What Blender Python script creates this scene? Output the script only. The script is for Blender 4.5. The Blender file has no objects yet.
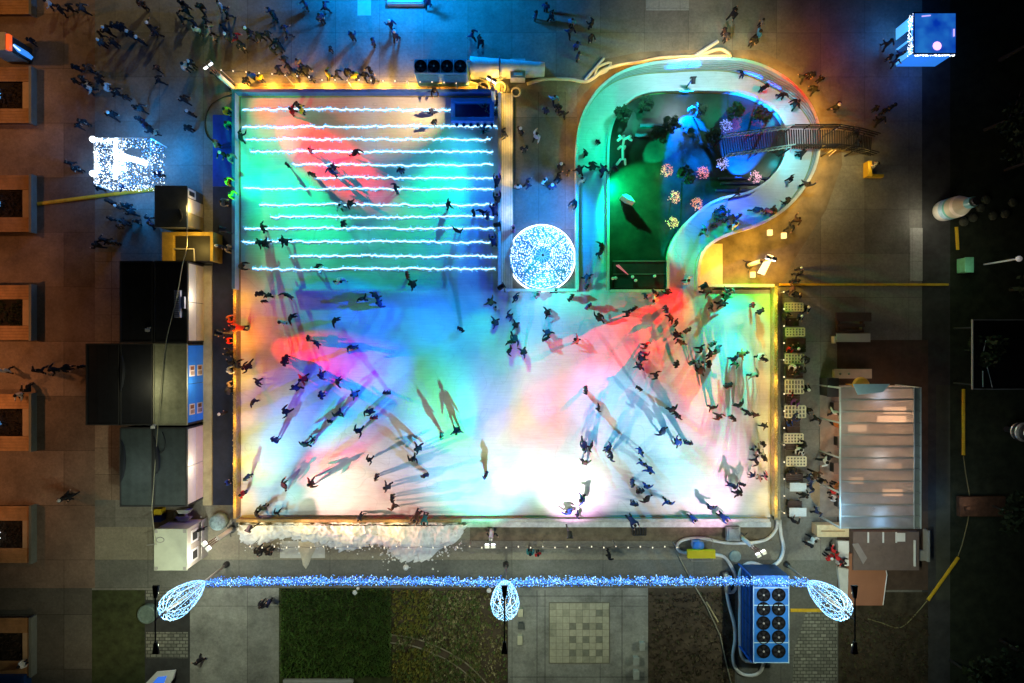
import bpy, bmesh, math, random
from mathutils import Vector, Matrix
random.seed(7)
R = math.radians
PI = math.pi
scn = bpy.context.scene
COL = scn.collection
S = 14.0          # picture pixels per metre on the ground
H = 50.0          # height of the drone

def P(px, py, h=0.0):
    k = (H - h) / H
    return ((px - 512) / S * k, (341.5 - py) / S * k)

def V3(px, py, h=0.0):
    x, y = P(px, py, h)
    return Vector((x, y, h))

# ------------------------------------------------------------------ materials
MATS = {}
def M(name, col, rough=0.7, var=0.18, scale=2.5, metal=0.0, spec=0.3, emis=None, estr=0.0, bump=0.0, fine=None, alpha=None):
    if name in MATS:
        return MATS[name]
    m = bpy.data.materials.new(name)
    m.use_nodes = True
    nt = m.node_tree
    b = nt.nodes['Principled BSDF']
    b.inputs['Roughness'].default_value = rough
    b.inputs['Metallic'].default_value = metal
    b.inputs['Specular IOR Level'].default_value = spec
    c = (*col, 1.0)
    if var > 0:
        tc = nt.nodes.new('ShaderNodeTexCoord')
        n = nt.nodes.new('ShaderNodeTexNoise')
        n.inputs['Scale'].default_value = scale
        n.inputs['Detail'].default_value = 6
        n.inputs['Roughness'].default_value = 0.65
        nt.links.new(tc.outputs['Object'], n.inputs['Vector'])
        r = nt.nodes.new('ShaderNodeValToRGB')
        r.color_ramp.elements[0].position = 0.3
        r.color_ramp.elements[1].position = 0.7
        r.color_ramp.elements[0].color = (*[max(0, v * (1 - var)) for v in col], 1)
        r.color_ramp.elements[1].color = (*[min(1, v * (1 + var)) for v in col], 1)
        nt.links.new(n.outputs['Fac'], r.inputs['Fac'])
        nt.links.new(r.outputs['Color'], b.inputs['Base Color'])
        if bump > 0:
            bp = nt.nodes.new('ShaderNodeBump')
            bp.inputs['Strength'].default_value = bump
            nt.links.new(n.outputs['Fac'], bp.inputs['Height'])
            nt.links.new(bp.outputs['Normal'], b.inputs['Normal'])
    else:
        b.inputs['Base Color'].default_value = c
    if emis is not None:
        b.inputs['Emission Color'].default_value = (*emis, 1)
        b.inputs['Emission Strength'].default_value = estr
        m.cycles.emission_sampling = 'NONE'
    if alpha is not None:
        b.inputs['Alpha'].default_value = alpha
    MATS[name] = m
    return m

def slabs(name, col, bw, bh, mortar=0.012, var=0.25, dark=0.45, stain=0.35, off=0.0, rough=0.75, stain_scale=0.25):
    """paving slabs: brick joints, tone per slab, large stains and fine grain"""
    m = bpy.data.materials.new(name); m.use_nodes = True
    nt = m.node_tree; b = nt.nodes['Principled BSDF']
    L = nt.links.new
    tc = nt.nodes.new('ShaderNodeTexCoord')
    br = nt.nodes.new('ShaderNodeTexBrick')
    br.offset = off
    br.inputs['Scale'].default_value = 1.0
    br.inputs['Brick Width'].default_value = bw
    br.inputs['Row Height'].default_value = bh
    br.inputs['Mortar Size'].default_value = mortar
    br.inputs['Mortar Smooth'].default_value = 0.3
    br.inputs['Color1'].default_value = (*[v * (1 - var) for v in col], 1)
    br.inputs['Color2'].default_value = (*[min(1, v * (1 + var)) for v in col], 1)
    br.inputs['Mortar'].default_value = (*[v * dark for v in col], 1)
    L(tc.outputs['Object'], br.inputs['Vector'])
    n1 = nt.nodes.new('ShaderNodeTexNoise'); n1.inputs['Scale'].default_value = stain_scale
    n1.inputs['Detail'].default_value = 8; n1.inputs['Roughness'].default_value = 0.7
    n2 = nt.nodes.new('ShaderNodeTexNoise'); n2.inputs['Scale'].default_value = 5.0
    n2.inputs['Detail'].default_value = 8; n2.inputs['Roughness'].default_value = 0.8
    L(tc.outputs['Object'], n1.inputs['Vector']); L(tc.outputs['Object'], n2.inputs['Vector'])
    mr = nt.nodes.new('ShaderNodeMapRange')
    mr.inputs['From Min'].default_value = 0.32; mr.inputs['From Max'].default_value = 0.68
    mr.inputs['To Min'].default_value = 1 - stain; mr.inputs['To Max'].default_value = 1 + stain
    L(n1.outputs['Fac'], mr.inputs['Value'])
    mr2 = nt.nodes.new('ShaderNodeMapRange')
    mr2.inputs['From Min'].default_value = 0.3; mr2.inputs['From Max'].default_value = 0.7
    mr2.inputs['To Min'].default_value = 0.72; mr2.inputs['To Max'].default_value = 1.28
    L(n2.outputs['Fac'], mr2.inputs['Value'])
    mu = nt.nodes.new('ShaderNodeMath'); mu.operation = 'MULTIPLY'
    L(mr.outputs['Result'], mu.inputs[0]); L(mr2.outputs['Result'], mu.inputs[1])
    mx = nt.nodes.new('ShaderNodeVectorMath'); mx.operation = 'SCALE'
    L(br.outputs['Color'], mx.inputs[0]); L(mu.outputs[0], mx.inputs['Scale'])
    L(mx.outputs['Vector'], b.inputs['Base Color'])
    b.inputs['Roughness'].default_value = rough
    b.inputs['Specular IOR Level'].default_value = 0.25
    bp = nt.nodes.new('ShaderNodeBump'); bp.inputs['Strength'].default_value = 0.25; bp.inputs['Distance'].default_value = 0.02
    L(n2.outputs['Fac'], bp.inputs['Height']); L(bp.outputs['Normal'], b.inputs['Normal'])
    MATS[name] = m
    return m

def emit(name, col, strength, sampling='NONE'):
    if name in MATS: return MATS[name]
    m = bpy.data.materials.new(name); m.use_nodes = True
    b = m.node_tree.nodes['Principled BSDF']
    b.inputs['Base Color'].default_value = (*[0.6 * v for v in col], 1)
    b.inputs['Emission Color'].default_value = (*col, 1)
    b.inputs['Emission Strength'].default_value = strength
    m.cycles.emission_sampling = sampling
    MATS[name] = m
    return m

# ------------------------------------------------------------------ mesh builder
class MB:
    def __init__(s):
        s.v = []; s.f = []; s.mi = []
        s.cur = 0
    def add(s, vs, fs):
        o = len(s.v)
        s.v += [tuple(v) for v in vs]
        for f in fs:
            s.f.append(tuple(i + o for i in f)); s.mi.append(s.cur)
        return s
    def box(s, x0, x1, y0, y1, z0, z1):
        if x0 > x1: x0, x1 = x1, x0
        if y0 > y1: y0, y1 = y1, y0
        vs = [(x, y, z) for z in (z0, z1) for y in (y0, y1) for x in (x0, x1)]
        return s.add(vs, [(0, 2, 3, 1), (4, 5, 7, 6), (0, 1, 5, 4), (2, 6, 7, 3), (0, 4, 6, 2), (1, 3, 7, 5)])
    def obox(s, c, ax, l, w, z0, z1):
        """box centred at c=(x,y), long axis angle ax, length l, width w"""
        ca, sa = math.cos(ax), math.sin(ax)
        vs = []
        for z in (z0, z1):
            for u, v in ((-l/2, -w/2), (l/2, -w/2), (-l/2, w/2), (l/2, w/2)):
                vs.append((c[0] + u*ca - v*sa, c[1] + u*sa + v*ca, z))
        return s.add(vs, [(0, 2, 3, 1), (4, 5, 7, 6), (0, 1, 5, 4), (2, 6, 7, 3), (0, 4, 6, 2), (1, 3, 7, 5)])
    def prism(s, poly, z0, z1):
        n = len(poly)
        a = sum(poly[i][0]*poly[(i+1) % n][1] - poly[(i+1) % n][0]*poly[i][1] for i in range(n))
        if a < 0: poly = poly[::-1]
        vs = [(x, y, z0) for x, y in poly] + [(x, y, z1) for x, y in poly]
        fs = [tuple(range(n-1, -1, -1)), tuple(range(n, 2*n))]
        fs += [(i, (i+1) % n, n + (i+1) % n, n + i) for i in range(n)]
        return s.add(vs, fs)
    def tube(s, pts, r, n=8, caps=True, r2=None):
        pts = [Vector(p) for p in pts]
        m = len(pts); o = len(s.v)
        up = Vector((0, 0, 1))
        for i, p in enumerate(pts):
            d = (pts[min(i+1, m-1)] - pts[max(i-1, 0)])
            if d.length < 1e-9: d = Vector((0, 0, 1))
            d.normalize()
            ref = up if abs(d.z) < 0.95 else Vector((1, 0, 0))
            a = d.cross(ref).normalized(); b = d.cross(a).normalized()
            rr = r if r2 is None else r + (r2 - r) * i / max(1, m-1)
            if callable(r): rr = r(i / max(1, m-1))
            for k in range(n):
                t = 2*PI*k/n
                s.v.append(tuple(p + a*math.cos(t)*rr + b*math.sin(t)*rr))
        for i in range(m-1):
            for k in range(n):
                s.f.append((o+i*n+k, o+i*n+(k+1) % n, o+(i+1)*n+(k+1) % n, o+(i+1)*n+k)); s.mi.append(s.cur)
        if caps:
            s.f.append(tuple(o+k for k in range(n-1, -1, -1))); s.mi.append(s.cur)
            s.f.append(tuple(o+(m-1)*n+k for k in range(n))); s.mi.append(s.cur)
        return s
    def lathe(s, prof, c=(0, 0), n=20, z0=0.0):
        o = len(s.v); m = len(prof)
        for r, z in prof:
            for k in range(n):
                t = 2*PI*k/n
                s.v.append((c[0] + r*math.cos(t), c[1] + r*math.sin(t), z0 + z))
        for i in range(m-1):
            for k in range(n):
                s.f.append((o+i*n+k, o+i*n+(k+1) % n, o+(i+1)*n+(k+1) % n, o+(i+1)*n+k)); s.mi.append(s.cur)
        s.f.append(tuple(o+k for k in range(n-1, -1, -1))); s.mi.append(s.cur)
        s.f.append(tuple(o+(m-1)*n+k for k in range(n))); s.mi.append(s.cur)
        return s
    def cyl(s, c, r, z0, z1, n=14):
        return s.lathe([(r, z0), (r, z1)], c, n)
    def octa(s, c, r):
        x, y, z = c
        return s.add([(x+r, y, z), (x-r, y, z), (x, y+r, z), (x, y-r, z), (x, y, z+r), (x, y, z-r)],
                     [(0, 2, 4), (2, 1, 4), (1, 3, 4), (3, 0, 4), (2, 0, 5), (1, 2, 5), (3, 1, 5), (0, 3, 5)])
    def ball(s, c, r, n=10, m=6, sz=1.0):
        prof = [(max(1e-3, r*math.sin(PI*i/m)), -r*sz*math.cos(PI*i/m)) for i in range(m+1)]
        return s.lathe([(a, b + c[2]) for a, b in prof], (c[0], c[1]), n)
    def tri(s, a, b, c):
        return s.add([a, b, c], [(0, 1, 2)])
    def quad(s, a, b, c, d):
        return s.add([a, b, c, d], [(0, 1, 2, 3)])

WL = {}      # world location of every object
def link(o): COL.objects.link(o); return o

def obj(name, mb, mat, parent=None, smooth=False, bevel=0.0):
    me = bpy.data.meshes.new(name)
    off = WL.get(parent.name, Vector((0, 0, 0))) if parent else Vector((0, 0, 0))
    me.from_pydata([tuple(Vector(v) - off) for v in mb.v], [], mb.f)
    mats = mat if isinstance(mat, (list, tuple)) else [mat]
    for m in mats: me.materials.append(m)
    if len(mats) > 1:
        me.polygons.foreach_set('material_index', mb.mi)
    if smooth:
        me.polygons.foreach_set('use_smooth', [True]*len(me.polygons))
    me.update()
    o = link(bpy.data.objects.new(name, me))
    if bevel:
        bv = o.modifiers.new('Bevel', 'BEVEL'); bv.width = bevel; bv.segments = 2; bv.limit_method = 'ANGLE'
    if parent: o.parent = parent
    WL[o.name] = off.copy()
    return o

def tag(o, label=None, cat=None, group=None, kind=None):
    if label: o['label'] = label
    if cat: o['category'] = cat
    if group: o['group'] = group
    if kind: o['kind'] = kind
    return o

def thing(name, loc, label, cat, group=None):
    o = link(bpy.data.objects.new(name, None))
    o.location = loc; o.empty_display_size = 0.2
    WL[o.name] = Vector(loc)
    return tag(o, label, cat, group)

def solo(name, mb, mat, label, cat, group=None, loc=None, smooth=False, bevel=0.0, kind=None):
    """a thing that is one mesh; origin at loc"""
    if loc is None:
        xs = [v[0] for v in mb.v]; ys = [v[1] for v in mb.v]; zs = [v[2] for v in mb.v]
        loc = ((min(xs)+max(xs))/2, (min(ys)+max(ys))/2, min(zs))
    mb.v = [tuple(Vector(v) - Vector(loc)) for v in mb.v]
    o = obj(name, mb, mat, None, smooth, bevel)
    o.location = loc; WL[o.name] = Vector(loc)
    return tag(o, label, cat, group, kind)

def copy_thing(src, loc, rotz, label, group=None, scale=None):
    o = src.copy(); COL.objects.link(o)
    o.location = loc; o.rotation_euler = (0, 0, rotz)
    if scale: o.scale = (scale,)*3
    o['label'] = label
    if group: o['group'] = group
    for ch in list(src.children):
        c = ch.copy(); COL.objects.link(c); c.parent = o
        for g in ch.children:
            d = g.copy(); COL.objects.link(d); d.parent = c
    return o

def structure(name, mb, mat):
    o = obj(name, mb, mat); o['kind'] = 'structure'; return o

def sheet(name, px, z, mat):
    mb = MB(); pts = [P(x, y) for x, y in px]
    n = len(pts)
    a = sum(pts[i][0]*pts[(i+1) % n][1] - pts[(i+1) % n][0]*pts[i][1] for i in range(n))
    if a < 0: pts = pts[::-1]
    mb.add([(x, y, z) for x, y in pts], [tuple(range(n))])
    return structure(name, mb, mat)

def rect(x0, y0, x1, y1): return [(x0, y0), (x1, y0), (x1, y1), (x0, y1)]

def smooth_path(pts, step=0.25):
    """Catmull-Rom through the points"""
    pts = [Vector(p) for p in pts]
    out = []
    n = len(pts)
    for i in range(n-1):
        p0, p1, p2, p3 = pts[max(i-1, 0)], pts[i], pts[i+1], pts[min(i+2, n-1)]
        k = max(2, int((p2-p1).length/step))
        for j in range(k):
            t = j/k
            out.append(0.5*((2*p1) + (p2-p0)*t + (2*p0-5*p1+4*p2-p3)*t*t + (3*p1-p0-3*p2+p3)*t**3))
    out.append(pts[-1])
    return out

def resample(pts, n):
    pts = [Vector(p) for p in pts]
    d = [0]
    for a, b in zip(pts, pts[1:]): d.append(d[-1] + (b-a).length)
    out = []; j = 0
    for i in range(n):
        t = d[-1]*i/(n-1)
        while j < len(d)-2 and d[j+1] < t: j += 1
        seg = d[j+1]-d[j] or 1
        out.append(pts[j].lerp(pts[j+1], (t-d[j])/seg))
    return out

def pxpath(pts, h=0.0): return [V3(x, y, h) for x, y in pts]

LAMPS = []
def lamp(name, pos, aim=None, col=(1, 1, 1), power=1000, cone=None, blend=0.3, rad=0.08, parent=None):
    if aim is None:
        ld = bpy.data.lights.new(name, 'POINT')
    else:
        ld = bpy.data.lights.new(name, 'SPOT')
        ld.spot_size = R(cone); ld.spot_blend = blend
    ld.energy = power; ld.color = col; ld.shadow_soft_size = rad
    o = link(bpy.data.objects.new(name, ld))
    pos = Vector(pos)
    if aim is not None:
        o.rotation_euler = (Vector(aim) - pos).to_track_quat('-Z', 'Y').to_euler()
    if parent:
        o.parent = parent; o.location = pos - WL[parent.name]
    else:
        o.location = pos
    return o
SKY_STRENGTH = 0.0012
LIGHT = 1.0
STREET = 1450
DIST = 0.7
# ------------------------------------------------------------------ camera, world
cam = bpy.data.cameras.new('drone_camera')
cam.sensor_width = 36; cam.lens = 36*700/1024
cam.clip_start = 0.5; cam.clip_end = 2000
co = link(bpy.data.objects.new('drone_camera', cam))
co.location = (0, 0, H)
scn.camera = co
scn.render.resolution_x = 1024; scn.render.resolution_y = 683
w = bpy.data.worlds.new('World'); scn.world = w; w.use_nodes = True
nt = w.node_tree
sky = nt.nodes.new('ShaderNodeTexSky'); sky.sky_type = 'NISHITA'; sky.sun_disc = False
sky.sun_elevation = R(4); sky.sun_rotation = R(200)
nt.links.new(sky.outputs['Color'], nt.nodes['Background'].inputs['Color'])
nt.nodes['Background'].inputs['Strength'].default_value = SKY_STRENGTH
sun = bpy.data.lights.new('moonlight', 'SUN'); sun.energy = 0.012; sun.angle = R(0.5); sun.color = (0.8, 0.9, 1)
so = link(bpy.data.objects.new('moonlight', sun)); so.rotation_euler = (R(40), 0, R(200)); so.location = (0, 0, 60)
vs = scn.view_settings
scn.display_settings.display_device = 'sRGB'
vs.view_transform = 'Standard'; vs.look = 'None'; vs.exposure = 0; vs.gamma = 1
scn.render.engine = 'CYCLES'
cy = scn.cycles
cy.use_denoising = True
cy.max_bounces = 5; cy.diffuse_bounces = 2; cy.glossy_bounces = 2; cy.transmission_bounces = 4; cy.transparent_max_bounces = 6
cy.sample_clamp_indirect = 4.0
cy.caustics_reflective = False; cy.caustics_refractive = False
cy.use_light_tree = True

# ------------------------------------------------------------------ ground
m_conc = slabs('concrete_slabs', (0.19, 0.185, 0.16), 3.15, 3.15, 0.012, 0.16, 0.4, 0.35)
m_conc2 = slabs('pale_concrete', (0.24, 0.24, 0.21), 6.3, 6.3, 0.02, 0.15, 0.4, 0.45, stain_scale=0.4)
m_paver = slabs('brown_pavers', (0.2, 0.14, 0.105), 6.4, 3.9, 0.02, 0.28, 0.45, 0.4, off=0.5)
m_asph = M('asphalt', (0.05, 0.05, 0.048), 0.85, 0.3, 1.2, bump=0.2)
m_brick = slabs('small_setts', (0.22, 0.22, 0.18), 0.42, 0.24, 0.035, 0.3, 0.35, 0.2, off=0.5)
m_soil = M('soil', (0.075, 0.055, 0.035), 0.95, 0.5, 1.1, bump=0.6)
m_grassd = M('grass_dark', (0.045, 0.055, 0.02), 0.95, 0.5, 1.5, bump=0.5)
m_dirt = M('wet_dirt', (0.16, 0.125, 0.08), 0.8, 0.4, 1.5, bump=0.3)
m_strip = M('pale_strip', (0.3, 0.3, 0.27), 0.8, 0.1, 3)
m_line = M('joint_line', (0.05, 0.05, 0.045), 0.9, 0.2, 3)

mb = MB(); mb.box(-220, 220, -220, 220, -1.0, 0.0); structure('ground', mb, m_conc)
sheet('plaza_paving', rect(-900, -900, 95, 588), 0.004, m_paver)
sheet('paving_band', rect(95, 252, 121, 500), 0.006, slabs('band', (0.24, 0.18, 0.13), 2.2, 1.9, 0.02, 0.15))
sheet('dark_plaza', rect(-900, 588, 92, 1200), 0.004, slabs('dark_slabs', (0.10, 0.09, 0.075), 6.4, 3.9, 0.02, 0.25, 0.4))
sheet('lawn_small', rect(92, 590, 145, 1200), 0.008, m_grassd)
sheet('path_concrete', rect(190, 587, 279, 1200), 0.006, m_conc2)
sheet('path_beside_setts', rect(145, 590, 190, 1200), 0.005, m_asph)
sheet('setts_strip', rect(146, 632, 188, 658), 0.010, m_brick)
sheet('setts_edge', rect(146, 590, 188, 600), 0.010, m_brick)
sheet('pavement_band', rect(95, 527, 782, 560), 0.006, slabs('band_warm', (0.24, 0.22, 0.165), 6.5, 2.6, 0.02, 0.12, 0.5, 0.25))
sheet('pavement_dark', rect(95, 560, 848, 588), 0.007, slabs('band_dark', (0.15, 0.15, 0.13), 6.5, 2.2, 0.02, 0.1, 0.5, 0.3))
sheet('planting_soil', rect(392, 588, 508, 1200), 0.010, m_soil)
sheet('lawn_bed', rect(279, 588, 392, 1200), 0.010, m_grassd)
sheet('patio', rect(508, 588, 648, 1200), 0.008, m_conc2)
sheet('soil_bed', rect(648, 588, 735, 1200), 0.010, m_soil)
sheet('asphalt_pad', rect(735, 588, 848, 1200), 0.006, slabs('pad', (0.13, 0.13, 0.115), 3.2, 3.2, 0.02, 0.1, 0.5, 0.3))
sheet('setts_court', [(806, 612), (837, 612), (837, 900), (782, 900), (794, 650)], 0.012, m_brick)
sheet('garden_soil', rect(838, 592, 928, 1200), 0.010, M('garden_soil', (0.05, 0.04, 0.024), 0.95, 0.6, 1.5, bump=0.7))
sheet('side_road', rect(922, -900, 950, 1200), 0.006, m_asph)
sheet('dark_lawn', rect(950, -900, 2200, 1200), 0.008, M('dark_lawn', (0.02, 0.026, 0.014), 0.95, 0.5, 1.2, bump=0.5))
sheet('pavement_east', rect(936, 385, 950, 600), 0.012, M('worn_path', (0.07, 0.075, 0.055), .9, .3, .6))
sheet('terrace_deck', rect(837, 340, 928, 590), 0.012, M('terrace_boards', (0.085, 0.055, 0.04), 0.8, 0.25, 1.5))
sheet('pale_slab_strip', rect(910, 228, 922.5, 281), 0.014, slabs('strip', (0.36, 0.36, 0.33), 1.1, 1.9, 0.01, 0.06, 0.6, 0.15))
sheet('pale_slab', rect(646, -30, 689, 10.5), 0.008, slabs('slab_pale', (0.33, 0.36, 0.34), 1.5, 0.7, 0.02, 0.05, 0.6, 0.15))
sheet('blue_lit_slab', rect(357.5, -30, 371, 15.5), 0.008, M('slab_white', (0.5, 0.5, 0.5), 0.7, 0.1, 3))
sheet('flagstone', rect(280, 541, 325, 558), 0.010, M('flagstone', (0.5, 0.5, 0.46), 0.7, 0.12, 2))
sheet('gutter_dirt', rect(470, 527, 772, 541), 0.012, m_dirt)
sheet('loop_surround', [(577, 90), (600, 60), (640, 52), (690, 50), (760, 50), (815, 80), (840, 120), (842, 165), (826, 210), (800, 250), (780, 284), (700, 284), (577, 200)], 0.008,
      M('ochre_ground', (0.18, 0.155, 0.115), 0.85, 0.4, 0.8, bump=0.2))  # warmer-toned ground sheet round the loop
# patio joints, chess court
g = MB()
for x in (537, 545, 622):
    a = P(x, 590); b = P(x, 683); g.box(a[0]-0.02, a[0]+0.02, b[1]-3, a[1], 0.009, 0.0125)
for y in (677, 596):
    a = P(510, y); b = P(647, y); g.box(a[0], b[0], a[1]-0.02, a[1]+0.02, 0.009, 0.0115)
structure('patio_joint', g, m_line)

def chess():
    x0, y0 = P(549.5, 662.5); x1, y1 = P(609, 602.8)
    t = thing('chess_court', ((x0+x1)/2, (y0+y1)/2, 0.008), 'square checked stone court of pale and grey tiles on the patio', 'court')
    n = 9; d = (x1-x0)/n; e = (y1-y0)/n
    rnd = random.Random(3)
    base = MB(); base.box(x0-0.05, x1+0.05, y0-0.05, y1+0.05, 0.008, 0.05)
    obj('base_slab', base, M('court_grout', (0.16, 0.15, 0.11), 0.9), t)
    tl = MB()
    for i in range(n):
        for j in range(n):
            dark = (i % 2 == 1) and (j % 2 == 1) and i > 1
            tl.cur = 1 if (dark and rnd.random() < 0.85) else (2 if rnd.random() < 0.3 else 0)
            gq = 0.012
            tl.box(x0+i*d+gq, x0+(i+1)*d-gq, y1-(j+1)*e+gq, y1-j*e-gq, 0.051, 0.062 + rnd.random()*0.004)
    obj('tiles', tl, [M('tile_pale', (0.42, 0.4, 0.29), 0.7, 0.16, 4), M('tile_grey', (0.2, 0.2, 0.15), 0.7, 0.2, 4), M('tile_mid', (0.33, 0.32, 0.23), 0.7, 0.2, 4)], t)
chess()

# ------------------------------------------------------------------ ice
def ice_mat():
    m = bpy.data.materials.new('ice'); m.use_nodes = True
    nt = m.node_tree; b = nt.nodes['Principled BSDF']; L = nt.links.new
    tc = nt.nodes.new('ShaderNodeTexCoord')
    n1 = nt.nodes.new('ShaderNodeTexNoise'); n1.inputs['Scale'].default_value = 0.22; n1.inputs['Detail'].default_value = 9; n1.inputs['Roughness'].default_value = 0.68
    n1.inputs['Distortion'].default_value = 0.6
    L(tc.outputs['Object'], n1.inputs['Vector'])
    mp = nt.nodes.new('ShaderNodeMapping'); mp.inputs['Scale'].default_value = (0.5, 9, 1); mp.inputs['Rotation'].default_value = (0, 0, 0.05)
    L(tc.outputs['Object'], mp.inputs['Vector'])
    n2 = nt.nodes.new('ShaderNodeTexNoise'); n2.inputs['Scale'].default_value = 1.2; n2.inputs['Detail'].default_value = 6; n2.inputs['Roughness'].default_value = 0.7
    n2.inputs['Distortion'].default_value = 0.8
    L(mp.outputs['Vector'], n2.inputs['Vector'])
    def mr(sock, a, b_, c, d):
        q = nt.nodes.new('ShaderNodeMapRange')
        q.inputs['From Min'].default_value = a; q.inputs['From Max'].default_value = b_
        q.inputs['To Min'].default_value = c; q.inputs['To Max'].default_value = d
        L(sock, q.inputs['Value']); return q.outputs['Result']
    def mul(p, q):
        k = nt.nodes.new('ShaderNodeMath'); k.operation = 'MULTIPLY'; L(p, k.inputs[0]); L(q, k.inputs[1]); return k.outputs[0]
    def cuts(scale, k, wd, dark):
        # thin curved blade marks: contour lines of a slow noise
        q = nt.nodes.new('ShaderNodeTexNoise'); q.inputs['Scale'].default_value = scale; q.inputs['Detail'].default_value = 1.5; q.inputs['Distortion'].default_value = 0.8
        L(tc.outputs['Object'], q.inputs['Vector'])
        a = nt.nodes.new('ShaderNodeMath'); a.operation = 'MULTIPLY'; a.inputs[1].default_value = k; L(q.outputs['Fac'], a.inputs[0])
        fr = nt.nodes.new('ShaderNodeMath'); fr.operation = 'FRACT'; L(a.outputs[0], fr.inputs[0])
        return mr(fr.outputs[0], 0.0, wd, dark, 1.0)
    f = mul(mul(mr(n1.outputs['Fac'], 0.3, 0.7, 0.8, 1.1), mr(n2.outputs['Fac'], 0.3, 0.7, 0.87, 1.08))
        , cuts(0.13, 26, 0.05, 0.84))
    f = mul(mul(f, cuts(0.21, 34, 0.035, 0.88)), cuts(0.4, 22, 0.05, 0.92))
    sc = nt.nodes.new('ShaderNodeVectorMath'); sc.operation = 'SCALE'
    sc.inputs[0].default_value = (0.74, 0.78, 0.8)
    L(f, sc.inputs['Scale']); L(sc.outputs['Vector'], b.inputs['Base Color'])
    b.inputs['Roughness'].default_value = 0.42; b.inputs['Specular IOR Level'].default_value = 0.35
    bp = nt.nodes.new('ShaderNodeBump'); bp.inputs['Strength'].default_value = 0.15; bp.inputs['Distance'].default_value = 0.02
    L(n2.outputs['Fac'], bp.inputs['Height']); L(bp.outputs['Normal'], b.inputs['Normal'])
    return m
m_ice = ice_mat()
ZI = 0.06
OUT_TOP = [(577.5, 290), (577, 240), (577, 190), (577, 150), (580, 125), (588, 105), (602, 86), (622, 72), (648, 64), (680, 60), (712, 58.5), (742, 60),
           (768, 68), (792, 83), (810, 104), (819, 128), (819, 150), (813, 172), (800, 193), (782, 211), (760, 224), (738, 231), (720, 238), (706, 248), (699.5, 263), (699, 290)]
INN = [(608, 290), (608, 240), (608, 190), (608, 150), (611, 128), (618, 112), (632, 98), (650, 91.5), (680, 90), (712, 90), (738, 92), (758, 99), (775, 110),
       (785, 124), (788, 142), (784, 160), (774, 175), (760, 187), (744, 194), (727, 197), (711, 203), (696, 214), (682, 228), (672, 243), (668, 258), (668, 290)]
HB = 1.1
def wall_h(i, n):
    t = i/(n-1)
    # taller plank wall round the head of the loop
    a = min(1, max(0, (t-0.30)/0.12)); b = min(1, max(0, (0.66-t)/0.08))
    return 1.0 + 1.1*min(a, b)
NL = 110
def smooth2(pts):
    return resample(smooth_path([(x, y, 0) for x, y in pts], 6), NL)
outp = smooth2(OUT_TOP); innp = smooth2(INN)
outer_g = []
for i, p in enumerate(outp):
    h = wall_h(i, NL); x, y = P(p.x, p.y, h); outer_g.append((x, y, h))
inner_g = [(*P(p.x, p.y, 0.5 if 0.1 < i/NL < 0.9 else 0.5), 0.5) for i, p in enumerate(innp)]
IY = P(0, 290)[1]
mb = MB()
a = P(241, 97.5); b = P(499, 290); mb.quad((a[0], b[1], ZI), (b[0], b[1], ZI), (b[0], a[1], ZI), (a[0], a[1], ZI))
a = P(241, 290); b = P(770, 517); mb.quad((a[0], b[1], ZI), (b[0], b[1], ZI), (b[0], a[1], ZI), (a[0], a[1], ZI))
for i in range(NL-1):
    o1, o2, n1_, n2_ = outer_g[i], outer_g[i+1], inner_g[i], inner_g[i+1]
    zr = ZI+0.004; mb.quad((o1[0], o1[1], zr), (n1_[0], n1_[1], zr), (n2_[0], n2_[1], zr), (o2[0], o2[1], zr))
structure('ice_rink', mb, m_ice)
# strip between ice end pieces and y=290
# pit floor
mb = MB()
pts = [(x, y) for x, y, _ in inner_g]
mb.add([(x, y, 0.02) for x, y in pts], [tuple(range(len(pts)))])
structure('garden_floor', mb, M('garden_turf', (0.014, 0.032, 0.02), 0.35, 0.5, 0.9, bump=0.5))

# ------------------------------------------------------------------ boards round the rink
m_board = M('board_white', (0.72, 0.74, 0.76), 0.5, 0.12, 2.0)
m_rail = M('board_rail', (0.78, 0.76, 0.68), 0.45, 0.1, 4)
m_kick = M('board_kick', (0.5, 0.42, 0.16), 0.6, 0.15, 4)
m_gold = M('gold_garland', (0.62, 0.5, 0.2), 0.5, 0.6, 9)
m_bluelit = M('board_blue', (0.05, 0.14, 0.38), 0.5, 0.2, 2)  # blue light on the upper boards put into their colour

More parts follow.
